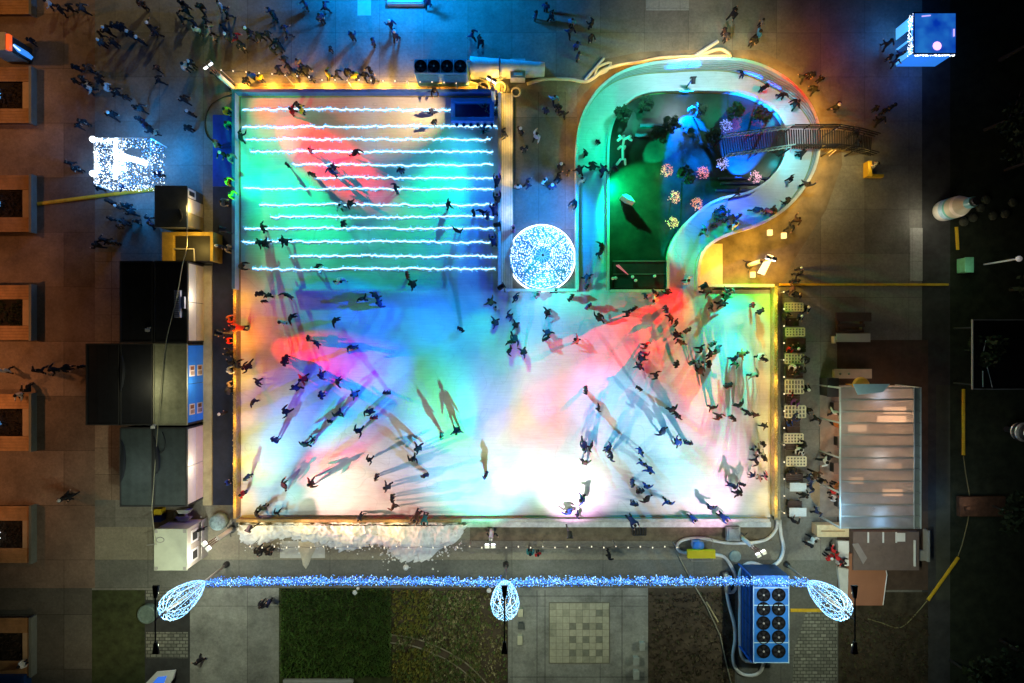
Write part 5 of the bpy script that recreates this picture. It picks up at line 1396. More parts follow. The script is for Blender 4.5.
# counters and figures on the pavilion's open side
m = MB(); a, d = P(836, 386, 1.1); b, c = P(880, 402, 1.1)
for nm, px, z0, z1, mat, lab, cat in (
    ('black_cupboard', (827, 378, 839, 397), .02, 1.3, m_dark, 'black cupboard at the upper corner of the pavilion', 'cupboard'),
    ('sign_board', (834.5, 369, 872, 378.5), .02, .5, M('board_pinkish', (.62, .5, .42), .6, .08), 'long pinkish board table above the pavilion', 'board'),
    ('timber_counter', (817, 525, 849, 537), .02, 1.0, M('counter_pine', (.68, .52, .3), .6, .12, 4), 'pale pine counter at the lower corner of the pavilion', 'counter'),
    ('white_planter', (838, 541, 849, 566), .02, .5, m_white, 'white block beside the red dressed visitors', 'planter')):
    a, d = P(px[0], px[1], z1); b, c = P(px[2], px[3], z1)
    t = thing(nm, ((a+b)/2, (c+d)/2, 0), lab, cat)
    m = MB(); m.box(a+.05, b-.05, c+.05, d-.05, z0, z1-.06); obj('body', m, mat, t)
    m = MB(); m.box(a, b, c, d, z1-.058, z1); obj('top', m, mat, t, bevel=.015)
    if nm == 'sign_board':
        m = MB()
        for u in (.15, .38): m.ball((a+(b-a)*u, (c+d)/2, z1+.03), .09, 8, 5)
        obj('knob', m, M('knob_grey', (.2, .2, .2), .6, 0), t)
    if nm == 'timber_counter':
        m = MB(); m.box(a+.3, b-.3, (c+d)/2-.03, (c+d)/2+.03, z1+.002, z1+.06); obj('tray', m, M('tray_brown', (.35, .22, .1), .6, .1), t)
m = MB(); c = P(862, 386, 2.3); m.lathe([(.05, 0), (.06, 2.1), (.62, 2.15), (.5, 2.3), (.02, 2.42)], c, 16); solo('patio_heater', m, M('heater_orange', (.7, .33, .04), .5, .05), 'round orange patio heater top peeping over the pavilion edge', 'heater')
m = MB(); q = [P(853, 384, 3.2), P(890, 384, 3.2), P(883, 392, 3.2), P(858, 395, 3.2)]; m.prism(q, 3.15, 3.2); solo('awning_sheet', m, M('sheet_blue', (.4, .62, .75), .5, .1), 'pale blue sheet lying on the top edge of the pavilion roof', 'sheet')
# ramp and brown deck below
a, d = P(850, 530); b, c = P(915, 568)
t = thing('brown_terrace', ((a+b)/2, (c+d)/2, 0), 'grey brown covered terrace deck at the foot of the pavilion', 'deck')
m = MB(); m.box(a, b, c, d, .016, .5); obj('deck', m, M('terrace_brown', (.17, .125, .11), .7, .15, 2), t)
m = MB(); q = [P(852, 544, .51), P(858, 543, .51), P(867, 558, .51), P(863, 564, .51)]; m.prism(q, .505, .55); obj('triangle_sail', m, M('sail_grey', (.3, .26, .25), .6, .1), t)
for px in (868, 883, 896): 
    xx, yy = P(px, 532, .5); m = MB(); m.box(xx-.05, xx+.05, yy-.75, yy, .504, .56); obj('white_slat', m, m_white, t)
xx, yy = P(900, 533, .5); m = MB(); m.box(xx-.25, xx+.35, yy-.6, yy, .503, .54); obj('white_sheet', m, m_white, t)
m = MB(); a2, b2 = P(913.5, 540, .5), P(915, 566, .5); m.box(a2[0], b2[0], b2[1], a2[1], .502, .62); obj('edge_rail', m, m_white, t)
m = MB(); q = [P(849, 553.5, .3), P(883, 553.5, .3), P(887, 575, .3), P(883, 605.5, .3), P(848, 605.5, .3)]; m.prism(q, .016, .3)
t = solo('terracotta_ramp', m, M('ramp_orange', (.34, .145, .08), .75, .08, 1), 'terracotta coloured ramp deck below the grey brown terrace', 'ramp')
m = MB(); m.tube([V3(883, 554, .33), V3(887, 575, .33), V3(883, 605, .33)], .035, 6); solo('ramp_rail', m, m_white, 'thin white edge rail on the terracotta ramp', 'rail')
m = MB(); q = [P(836, 566), P(847, 568), P(849, 580), P(848, 607), P(843, 606), P(839, 590)]; m.prism(q, .016, .25); solo('white_kerb', m, M('kerb_white', (.6, .6, .56), .7, .1, 3), 'white angled kerb block beside the terracotta ramp', 'kerb')
m = MB(); q = [P(908, 532, .02), P(917, 532, .02), P(917, 562, .02), P(911, 562, .02)]; a, d = P(916.5, 531, .6); b, c = P(930, 562, .6); m.box(b-.15, b, c, d, .016, .6); m.box(a+.2, b-.16, c, c+.7, .016, .3); solo('low_wall', m, M('low_grey', (.28, .28, .26), .7, .1), 'low grey wall on the far side of the brown terrace', 'wall')

# benches on the dark terrace
def long_bench(x0, y0, x1, y1, label):
    h = .5
    a, d = P(x0, y0, h); b, c = P(x1, y1, h)
    t = thing('pale_bench', ((a+b)/2, (c+d)/2, 0), label, 'bench')
    m = MB(); m.box(a, b, c, d, h-.08, h); obj('seat', m, M('bench_pale', (.52, .53, .47), .6, .06), t, bevel=.015)
    for u in (.08, .5, .92):
        l = MB(); l.box(a+(b-a)*u-.06, a+(b-a)*u+.06, c+.05, d-.05, 0, h-.082); obj('leg', l, m_dark, t)
    l = MB(); l.box(a-.14, a-.02, c-.1, d-.2, 0.0, .42); obj('end_block', l, m_white, t)
    return t
long_bench(836.5, 333.5, 870.5, 342, 'pale bench standing on the edge of the dark terrace')
t = thing('dark_pergola', V3(853, 322), 'dark brown slatted frame just above the pale bench', 'frame')
for k, (x0, y0, x1, y1) in enumerate(((836.5, 312.5, 871.5, 321.5), (837, 324, 865, 327), (836, 330, 864, 332.5))):
    a, d = P(x0, y0, .8-.2*k); b, c = P(x1, y1, .8-.2*k); m = MB(); m.box(a, b, c, d, .7-.2*k, .8-.2*k); obj('slat', m, m_bench, t)
a = P(838, 332, .4); b = P(839, 313, .4); m = MB(); m.box(a[0], a[0]+.12, a[1], b[1], .05, .38); m.box(a[0]+1.7, a[0]+1.82, a[1], b[1], .05, .38); obj('leg', m, m_bench, t)

# ------------------------------------------------------------------ yellow cable covers
m_yel = M('cover_yellow', (.72, .46, .03), .55, .2, 2.5)
def cover(pts, w_, label, h=.09):
    m = MB(); 
    for a, b in zip(pts, pts[1:]):
        A = Vector(P(*a)); B = Vector(P(*b)); L_ = (B-A).length; n = max(1, int(L_/.9)); ang = math.atan2((B-A).y, (B-A).x)
        for k in range(n):
            c = A.lerp(B, (k+.5)/n); m.obox((c.x, c.y), ang, L_/n-.015, w_, .013, h)
            m.obox((c.x, c.y), ang, L_/n-.015, w_*.5, h+.001, h+.03)
    return solo('cable_cover', m, m_yel, label, 'cable cover', 'yellow cable covers')
cover([(38, 204), (100, 196), (155, 189.5)], .24, 'yellow cable cover from the bench planter to the light sculpture')
cover([(779, 284.7), (948, 284.7)], .17, 'long thin yellow cable cover above the tables')
cover([(956, 227), (957.3, 250)], .2, 'short yellow cable cover near the giant bottle')
cover([(963, 389), (963, 455)], .2, 'yellow cable cover standing on the dark lawn beside the pavilion road')
cover([(958, 557), (927.5, 600)], .2, 'slanting yellow cable cover across the side road')
cover([(790, 610), (822, 610)], .22, 'short yellow cable cover beside the blue fan unit')
m = MB(); m.tube(smooth_path(pxpath([(963.5, 456), (966, 475), (970, 500), (968, 520), (962, 545), (958, 556)], .03), .5), .035, 5); solo('ground_cable', m, M('cable_olive', (.2, .18, .08), .7, .1), 'thin cable linking the two yellow covers across the lawn', 'cable')
m = MB(); m.tube(smooth_path(pxpath([(927, 601), (915, 615), (905, 625), (896, 628), (882, 623), (868, 619)], .03), .5), .035, 5); solo('ground_cable', m, MATS['cable_olive'], 'thin cable curling over the garden soil from the slanting yellow cover', 'cable')

# ------------------------------------------------------------------ bench planters along the left edge
m_bw = M('planter_wood', (.46, .235, .10), .65, .12, 3); m_bw2 = M('planter_wood_pale', (.5, .33, .2), .65, .12, 3)
def planter(y0, y1, label, kind, lit=False):
    h = .5
    xa, d = P(-26, y0, h); xb, c = P(29.5, y1, h)
    t = thing('bench_planter', ((xa+xb)/2, (c+d)/2, 0), label, 'planter', 'wooden bench planters along the plaza')
    sw = (d-c)*.26
    q_ = random.Random(int(y0)).uniform(.75, 1.1); mw = M('planter_wood_%d' % int(y0), (.44*q_, .23*q_, .1*q_), .65, .35, 1.2)
    for (ya, yb) in ((d-sw, d), (c, c+sw)):
        s = MB(); n = 5
        for k in range(n): s.box(xa, xb, ya+(yb-ya)*k/n+.008, ya+(yb-ya)*(k+1)/n-.008, h-.06, h)
        obj('seat', s, mw, t)
        s = MB(); s.box(xa+.05, xb-.05, ya+.05, yb-.05, .02, h-.062); obj('seat_base', s, m_bench, t)
    s = MB(); s.box(xb-.5, xb, c+sw+.01, d-sw-.01, h-.1, h-.01); obj('end_board', s, m_bw2, t)
    s = MB(); s.box(xb+.02, xb+.2, c-.05, d+.05, .02, h+.12); obj('metal_end', s, M('planter_metal', (.16, .17, .15), .5, .15), t)
    s = MB(); s.box(xa, xb-.52, c+sw+.01, d-sw-.01, .02, h-.2); obj('soil_tray', s, M('tray_soil', (.025, .018, .012), .95, .4, 4), t)
    rnd = random.Random(int(y0)+500); p = MB()
    for _ in range(160):
        cx = rnd.uniform(xa+.1, xb-.62); cy_ = rnd.uniform(c+sw+.1, d-sw-.1); z = h-.2
        for k in range(7):
            a = rnd.uniform(0, 2*PI); l = rnd.uniform(.08, .2)
            q = Vector((cx, cy_, z+.02)); e = q+Vector((math.cos(a)*l, math.sin(a)*l, rnd.uniform(.03, .22))); s_ = Vector((-math.sin(a), math.cos(a), 0))*.04
            p.tri(q-s_, q+s_, e)
    o = obj('plants', p, M('plant_'+kind, {'brown': (.05, .032, .02), 'green': (.03, .04, .016)}[kind], .9, .5, 6), t); o['kind'] = 'stuff'
    if lit:
        yc = (c+d)/2
        st = thing('light_star', (P(4, 0)[0], yc, h), 'small blue light figure in the ' + label.split(',')[0], 'light figure', 'blue light figures in the planters')
        q = MB()
        for _ in range(70): q.octa((P(rnd.uniform(-4, 7), 0)[0], yc+rnd.uniform(-.35, .35), rnd.uniform(h, h+.5)), rnd.uniform(.02, .045))
        o = obj('light_net', q, m_netb if rnd.random() < .6 else m_netw, st); o['kind'] = 'stuff'
        q = MB(); q.tube([(P(4, 0)[0], yc, h-.2), (P(4, 0)[0], yc, h+.5)], .03, 5); obj('stem', q, m_dark, st)
planter(-40, 14, 'topmost bench planter, cut by the corner of the picture', 'brown')
planter(67, 123, 'second bench planter from the top, level with the light sculpture', 'brown', True)
planter(175, 232, 'bench planter at the start of the yellow cable cover', 'brown', True)
planter(285, 340, 'bench planter filled with green plants', 'green')
planter(394, 451, 'bench planter level with the tan roofed container', 'brown', True)
planter(506, 563, 'bench planter level with the white cabin', 'brown', True)
planter(618, 676, 'lowest bench planter, in the dark corner', 'brown')
# lit kiosk sign at the left edge
t = thing('kiosk_sign', V3(8, 44), 'red, white and blue lit sign box at the upper left edge', 'sign')
a, d = P(-14, 32, 2.4); b, c = P(5, 50, 2.4); m = MB(); m.box(a, b, c, d, 0.05, 2.4); obj('booth', m, M('sign_booth', (.45, .42, .35), .6, .2), t)
a, d = P(6, 33, 2.4); b, c = P(9.5, 50, 2.4); m = MB(); m.box(a, b-.03, c+.05, d-.05, 2.1, 2.4); obj('red_panel', m, emit('sign_red', (1.0, .12, .02), .9), t)
m = MB(); m.box(a+.02, b-.05, c+.1, d-.1, 0.05, 2.098); obj('sign_post', m, m_dark, t)
m = MB(); q = [P(10, 43, 2.0), P(12, 42, 2.0), P(21.5, 50, 1.7), P(19.5, 53, 1.7)]; m.prism(q, .5, 1.9); obj('blue_panel', m, emit('sign_blue', (.05, .32, 1.0), .8), t)
m = MB(); m.tube([V3(12.2, 44.2, 1.95), V3(20, 50.5, 1.95)], .06, 5); obj('blue_tube', m, emit('sign_tube', (.5, .75, 1.0), 1.5), t)
# small monitors at the lower left
for (px, lab, nm) in (([(145, 684), (156, 672.5), (175, 671), (173, 679), (166, 690), (150, 700)], 'pale blue screen board at the bottom edge by the setts', 'screen_board'),):
    t = thing(nm, V3(160, 682), lab, 'screen')
    m = MB(); m.prism([P(x, y, 1.2) for x, y in px], 1.0, 1.2); obj('case', m, m_white, t)
    m = MB(); m.prism([P(150, 686, 1.2), P(158, 677, 1.2), P(167, 676, 1.2), P(161, 690, 1.2)], 1.202, 1.22); obj('screen', m, emit('screen_blue', (.05, .2, .9), .7), t)
    m = MB(); m.box(*[P(160, 0)[0]-.1, P(160, 0)[0]+.1], P(0, 683)[1]-.1, P(0, 683)[1]+.1, 0, .998); obj('stand', m, m_dark, t)
m = MB(); a, d = P(-10, 676.5, .9); b, c = P(23, 700, .9); m.box(a, b, c, d, .02, .85); m.box(a+.1, b-.1, c+.1, d-.1, .852, .9); solo('blue_cabinet', m, M('cabinet_blue', (.01, .04, .14), .5, .1), 'dark blue cabinet cut by the bottom left corner', 'cabinet', bevel=.02)
m = MB(); c = P(150, 612); m.lathe([(.62, .012), (.66, .05), (.66, .5), (.55, .55), (.5, .5), (.02, .5)], c, 22); solo('round_planter', m, M('planter_green', (.14, .2, .17), .7, .3, 3), 'round grey green planter under the lamp beside the setts', 'planter')
# stone seats on the patio
for i, (px, py, w_, hh, mat, lab) in enumerate(((520.5, 613, 5, 8, 'p', 'pale stone seat beside the middle lamp, upper'), (520, 640.5, 5, 9, 'p', 'pale stone seat beside the middle lamp, lower'), (521, 626.5, 6, 6, 'd', 'dark square bin between the two pale seats'),
                                  (642.5, 647, 5.5, 8, 'g', 'grey stone seat on the patio edge, topmost of three'), (636.5, 661.5, 6, 8, 'g', 'grey stone seat on the patio edge, middle of three'), (636.5, 675.5, 6, 8.5, 'g', 'grey stone seat on the patio edge, lowest of three'))):
    c = Vector(P(px, py, .45)); sx, sy = w_/S/2, hh/S/2
    mt = {'p': M('seat_pale', (.5, .48, .33), .7, .1, 4), 'd': M('bin_dark', (.08, .085, .075), .7, .2), 'g': M('seat_grey', (.34, .36, .32), .7, .15, 4)}[mat]
    t = thing('stone_stool' if mat != 'd' else 'litter_bin', (c.x, c.y, 0), lab, 'seat' if mat != 'd' else 'bin', 'stone seats on the patio' if mat != 'd' else None)
    m = MB(); m.box(c.x-sx+.04, c.x+sx-.04, c.y-sy+.04, c.y+sy-.04, .01, .38); obj('base', m, mt, t)
    m = MB(); m.box(c.x-sx, c.x+sx, c.y-sy, c.y+sy, .382, .45); obj('top', m, mt, t, bevel=.02)

# ------------------------------------------------------------------ right dark side
def bottle():
    x, y = P(941.5, 211.5); t = thing('giant_bottle', (x, y, 0), 'giant white inflatable bottle with pale blue and cream bands on the dark lawn edge', 'inflatable bottle')
    secs = [('base', [(.62, 0), (.8, .12), (.84, .4), (.84, 1.05)], M('bottle_white', (.75, .74, .7), .4, .04)),
            ('label_band', [(.842, 1.052), (.845, 1.7)], M('bottle_blue', (.32, .5, .6), .4, .3, 3)), ('green_stripe', [(.845, 1.702), (.84, 2.0)], M('bottle_green', (.1, .33, .27), .4, .1)),
            ('body', [(.84, 2.002), (.82, 2.75)], M('bottle_cream', (.42, .38, .27), .4, .05)), ('shoulder', [(.82, 2.752), (.74, 3.1)], M('bottle_pink', (.6, .52, .42), .4, .04)), ('neck', [(.74, 3.102), (.55, 3.7), (.42, 4.1)], MATS['bottle_cream']),
            ('collar', [(.42, 4.102), (.4, 4.9)], M('bottle_teal', (.13, .33, .34), .4, .15)), ('cap', [(.3, 4.902), (.3, 5.25), (.05, 5.3)], m_dark)]
    zf = .72
    for nm, pr, mt in secs:
        m = MB(); m.lathe([(r*.88, z*zf) for r, z in pr], (x, y), 24); obj(nm, m, mt, t, smooth=False)
    lamp('bottle_lamp', (x-1.6, y-.8, 1.3), None, (1, .9, .7), 45*LIGHT, rad=.2)
    lamp('bottle_lamp', (x+.2, y-1.9, 2.6), None, (1, .95, .8), 40*LIGHT, rad=.2)
bottle()
for i, (px, py) in enumerate(((979.5, 208), (972, 218), (963, 222), (985, 200), (992, 216), (1004, 214), (1012, 203))):
    m = MB(); c = P(px, py); rnd = random.Random(i)
    m.lathe([(.3, 0), (.34, .1), (.25, .25), (.02, .3)], c, 10)
    solo('stone_ball', m, M('stone_dull', (.07, .075, .05), .8, .3, 4), ['pale round stone touching the neck of the giant bottle', 'pale round stone below the neck of the giant bottle', 'round stone just below the middle of the giant bottle', 'round stone just past the cap of the giant bottle', 'round stone farther from the bottle cap', 'round stone second from the picture edge near the bottle', 'round stone nearest to the picture edge, level with the bottle'][i], 'stone', 'round stones on the dark lawn')
t = thing('green_bin', V3(969, 265), 'green lit box bin on the dark lawn below the giant bottle', 'bin')
a, d = P(965.5, 257.5, 1.0); b, c = P(973.5, 272, 1.0); m = MB(); m.box(a, b, c, d, .02, .94); obj('case', m, M('bin_green', (.16, .45, .26), .5, .2), t, bevel=.03)
m = MB(); m.box(a-.03, b+.03, c-.03, d+.03, .942, 1.0); obj('lid', m, M('bin_green', (.16, .45, .26)), t, bevel=.02)
lamp('bin_lamp', (P(958, 0)[0], P(0, 272)[1], 2.0), None, (.7, 1, .8), 14*LIGHT, rad=.2)
t = thing('park_lamp', V3(984, 264.5), 'thin pale lamp post leaning away on the dark lawn beside the green bin', 'street lamp')
x, y = P(984, 264.5); m = MB(); m.tube([(x, y, 0), (x, y, 3.3)], .06, 8); obj('pole', m, M('pole_pale', (.6, .62, .62), .4, .05), t)
m = MB(); m.ball((x, y, 3.45), .2, 10, 7); obj('globe', m, M('globe', (.8, .8, .78), .4, 0, emis=(1, .95, .9), estr=.12), t, smooth=True)
t = thing('lawn_lantern', V3(1006, 429), 'dark striped lantern dome cut by the edge of the picture', 'lantern')
x, y = P(1006, 429); m = MB(); m.cyl((x, y), .2, 0, 1.2, 10); obj('post', m, m_dark, t)
for k, (z, r) in enumerate(((1.2, .55), (1.45, .62), (1.7, .6), (1.95, .5), (2.15, .32))):
    m = MB(); m.lathe([(r, z), (r+.06, z+.06), (r+.02, z+.14), (r*.7, z+.2)], (x, y), 20); obj('ring', m, M('lantern_silver', (.5, .5, .48), .35, .2, 6, metal=.6) if k % 2 == 0 else m_dark, t)
lamp('lantern_lamp', (x-1.5, y, 3.0), None, (1, 1, .95), 14*LIGHT, rad=.1)
# dark pavilion outline
t = thing('dark_shelter', V3(1000, 354), 'black flat roofed shelter outlined by thin pale rails on the dark lawn', 'shelter')
h = 2.5; a, d = P(972.5, 319.5, h); b, c = P(1050, 389.5, h)
m = MB(); m.box(a+.06, b, c+.06, d-.06, h-.12, h); obj('roof', m, M('shelter_black', (.006, .006, .007), .7, .3), t)
m = MB(); m.box(a-.02, a+.055, c, d, h-.1, h+.05); m.box(a+.056, b, d-.055, d, h-.1, h+.05); m.box(a+.056, b, c, c+.055, h-.1, h+.05); obj('edge_rail', m, M('rail_dim', (.3, .3, .3), .5, 0), t)
m = MB()
for u, v in ((.3, .3), (8, .3), (.3, 4.2), (8, 4.2)):
    m.tube([(a+u, c+v, 0), (a+u, c+v, h-.121)], .06, 6)
obj('posts', m, m_dark, t)
m = MB(); m.tube([V3(986, 340, h+.05), V3(983.5, 351, h+.05)], .03, 5); m.tube([V3(985, 358, h+.05), V3(992.5, 388, h+.05)], .03, 5); m.tube([V3(982.8, 371, h+.05), V3(983, 387, h+.05)], .05, 5); obj('roof_poles', m, MATS['rail_dim'], t)
# bare shrubs and trees
m_leafd = M('leaf_dark', (.035, .05, .02), .8, .4, 3); m_bark = M('bark', (.02, .016, .012), .9, .3, 6)
def tree(px, py, hgt, rad, label, name='tree', group='trees on the dark lawn', mat=None, leaves=420, lit=False):
    x, y = P(px, py); rnd = random.Random(int(px*7+py)); t = thing(name, (x, y, 0), label, name.replace('_', ' '), group)
    m = MB(); m.tube([(x, y, 0), (x+.05, y, hgt*.35), (x, y+.05, hgt*.8)], .12*hgt/5, 7, r2=.04)
    for k in range(6):
        a = rnd.uniform(0, 2*PI); z = hgt*rnd.uniform(.35, .7); m.tube([(x, y, z), (x+math.cos(a)*rad*.4, y+math.sin(a)*rad*.4, z+hgt*.12), (x+math.cos(a)*rad*.8, y+math.sin(a)*rad*.8, z+hgt*.2)], .045*hgt/5, 5, r2=.015)
    obj('trunk', m, m_bark, t)
    c = MB(); cl = []
    for _ in range(14):
        a = rnd.uniform(0, 2*PI); rr = rad*math.sqrt(rnd.random())*.85; cl.append((x+rr*math.cos(a), y+rr*math.sin(a), hgt*rnd.uniform(.5, .95), rad*rnd.uniform(.25, .45)))
    for _ in range(leaves):
        q = rnd.choice(cl); v = Vector((rnd.gauss(0, 1), rnd.gauss(0, 1), rnd.gauss(0, 1))).normalized()*q[3]*rnd.uniform(.6, 1.05)
        p = Vector(q[:3])+v; u = Vector((rnd.uniform(-1, 1), rnd.uniform(-1, 1), rnd.uniform(-.5, .5))).normalized(); w_ = u.cross(Vector((rnd.uniform(-.4, .4), rnd.uniform(-.4, .4), 1))).normalized(); s = rnd.uniform(.06, .13)*(1 if hgt < 3 else 1.8)
        c.quad(p-u*s, p+w_*s*.6, p+u*s, p-w_*s*.6)
    obj('crown', c, mat or m_leafd, t)
for i, (px, py, hh, rr, lab) in enumerate(((965, 350, 3, 1.2, 'leafy shrub tree against the black shelter'), (985, 130, 6, 2.2, 'dark tree below the glowing blue booth'), (1000, 60, 7, 2.6, 'dark tree on the lawn beside the glowing blue booth'), (990, 505, 3.5, 1.5, 'reddish dark tree near the cable on the lawn'),
                                           (1000, 640, 6, 2.6, 'dark tree in the bottom right corner'), (950, 660, 5, 2.0, 'dark tree by the side road near the bottom edge'), (1010, 290, 5, 2.0, 'dark tree just above the black shelter'), (1005, 170, 5.5, 2.0, 'dark tree between the booth and the giant bottle'))):
    tree(px, py, hh, rr, lab, leaves=500)
m = MB(); x, y = P(969, 507); rnd = random.Random(2)
m.box(x-.9, x+2.4, y-.6, y+.8, .012, .3); m.box(x-.5, x-.2, y-.1, y+.12, .302, .5)
solo('stacked_boards', m, M('boards_red', (.07, .035, .02), .8, .4, 3), 'low reddish stack of boards on the lawn by the cable', 'boards')
lamp('board_lamp', (x-.4, y+.3, 1.0), None, (1, .8, .6), 12*LIGHT, rad=.1)

# ------------------------------------------------------------------ sunken garden
def flower(px, py, col, label, r=.42, h=.9):
    x, y = P(px, py, h); t = thing('light_flower', (x, y, 0), label, 'light flower', 'glowing flower balls in the sunken garden')
    m = MB(); m.tube([(x, y, .02), (x, y, h)], .03, 5); obj('stem', m, m_dark, t)
    rnd = random.Random(int(px*13)); q = MB()
    for _ in range(110):
        v = Vector((rnd.gauss(0, 1), rnd.gauss(0, 1), abs(rnd.gauss(0, 1)))).normalized()*r*rnd.uniform(.6, 1.15); c = Vector((x, y, h))+v
        q.octa(c, rnd.uniform(.025, .05))
    obj('blossom', q, emit('petal_%d' % int(col[0]*100+col[2]*10+col[1]*7), tuple(v**1.6 for v in col), .75), t)
    lamp('flower_lamp', (x, y, h+.6), None, col, 4*LIGHT, rad=.2)
PK = (1.0, .5, .38); YL = (.9, .85, .45); BL = (.7, .7, 1.0)
for px, py, col, lab in ((666.5, 171, PK, 'pink flower ball at the end of the dark garden beds, top left of the group'), (702.5, 173, (1, .5, .5), 'pink flower ball on the blue lit lawn'), (674, 197.5, (1, .7, .5), 'peach flower ball in the middle of the sunken garden'), (696.5, 204, (1, .55, .38), 'peach flower ball closest to the curved edging'),
                         (672, 223, YL, 'yellow green flower ball lowest in the sunken garden'), (722, 164, BL, 'bluish white flower ball at the foot of the garden bridge'), (754.5, 177.5, (1, .7, .8), 'pale pink flower ball below the garden bridge'), (726, 126, (.5, .6, 1.0), 'blue flower ball above the garden bridge')):
    flower(px, py, col, lab)
m = MB(); x, y = P(628, 197); 
m.prism([P(622, 195, 1.4), P(626, 193.5, 1.4), P(631, 196, 1.4), P(635.5, 202, 1.4), P(628, 199.5, 1.4)], .05, 1.4); solo('white_cone', m, m_white, 'white pointed cone casting a long shadow in the green garden', 'cone', bevel=.03)
def deer(px, py, label):
    x, y = P(px, py); t = thing('light_reindeer', (x, y, .02), label, 'light figure')
    q = MB(); L = [((0, .5, .8), (0, -.5, .8)), ((0, .5, .8), (0, .8, 1.3)), ((0, .8, 1.3), (0, 1.1, 1.25)), ((.15, .45, .8), (.2, .5, 0)), ((-.15, .45, .8), (-.2, .5, 0)), ((.15, -.45, .8), (.3, -.6, 0)), ((-.15, -.45, .8), (-.3, -.6, 0)), ((0, .8, 1.35), (.4, .9, 1.8)), ((0, .8, 1.35), (-.4, .9, 1.8)), ((.2, .85, 1.6), (.5, .6, 1.7)), ((-.2, .85, 1.6), (-.5, .6, 1.7))]
    for a, b in L: q.tube([(x+a[0], y+a[1], .02+a[2]), (x+b[0], y+b[1], .02+b[2])], .09, 6)
    obj('frame', q, M('figure_teal', (.25, .6, .5), .5, .2, emis=(.05, .5, .35), estr=.35), t)
deer(621, 156, 'glowing teal reindeer shaped figure by the straight garden edging')
for px, py, hh, lab in ((693, 117, 2.0, 'small round tree in the blue beam'), (728, 118, 2.2, 'small dark round tree above the garden bridge'), (755, 121, 1.8, 'small dark tree nearest to the bright curved edging'), (668, 129, 1.6, 'green lit small tree beside the blue beam'), (620, 121, 1.8, 'small teal lit tree at the upper left of the garden'), (642, 108, 1.5, 'small dark tree close to the upper edging'), (682, 180, 1.8, 'small dark tree between the peach flower balls'), (716, 216, 1.2, 'low tree at the lower edging of the garden'), (655, 140, 1.5, 'small dark tree in the green beds'), (710, 140, 1.6, 'small dark tree in the shadow right of the blue beam')):
    tree(px, py, hh, .62, lab, 'small_tree', 'small trees in the sunken garden', M('garden_leaf', (.03, .07, .035), .8, .4, 4), 380)
# planting rows and steps
for i, (x0, y0, x1, y1) in enumerate(((640, 125, 668, 127), (635, 135, 664, 137), (720, 183, 765, 185), (715, 190, 752, 192), (718, 178, 768, 180))):
    m = MB(); a, d = P(x0, y0); b, c = P(x1, y1); m.box(a, b, c, d, .021, .3); solo('garden_step', m, M('step_dark', (.05, .07, .1), .7, .2), ['upper dark kerb in the left garden beds', 'lower dark kerb in the left garden beds', 'middle kerb below the pink flower balls', 'lowest kerb near the curved edging', 'top kerb below the bluish flower ball'][i], 'kerb', 'dark kerbs in the sunken garden')
t = thing('garden_stage', V3(640, 275), 'dark flat platform with small pale toys at the foot of the sunken garden', 'platform')
a, d = P(612, 261); b, c = P(665, 288); m = MB(); m.box(a, b, c, d, .021, .35); obj('deck', m, M('stage_dark', (.015, .02, .02), .6, .3), t)
m = MB(); m.box(a, b, d-.1, d, .352, .4); m.box(a, b, d-1.0, d-.93, .352, .38); obj('rail', m, M('stage_rail', (.1, .12, .11), .6, .1), t)
rnd = random.Random(9)
for px in (613, 616, 633, 636, 655): 
    x, y = P(px, rnd.uniform(276, 281), .6); m = MB(); m.ball((x, y, .47), .12, 8, 5); obj('toy', m, m_white, t, smooth=True)
m = MB(); m.add([V3(616, 265, .6), V3(619, 264.5, .6), V3(628.5, 274.5, .45), V3(616, 266, .36), V3(619, 266, .36), V3(628, 275, .36)], [(0, 2, 1), (3, 4, 5), (0, 1, 4, 3), (1, 2, 5, 4), (2, 0, 3, 5)]); solo('pink_pennant', m, M('pennant_pink', (.85, .2, .3), .5, .05, emis=(1, .15, .25), estr=.35), 'pink pointed pennant on the dark garden platform', 'pennant')
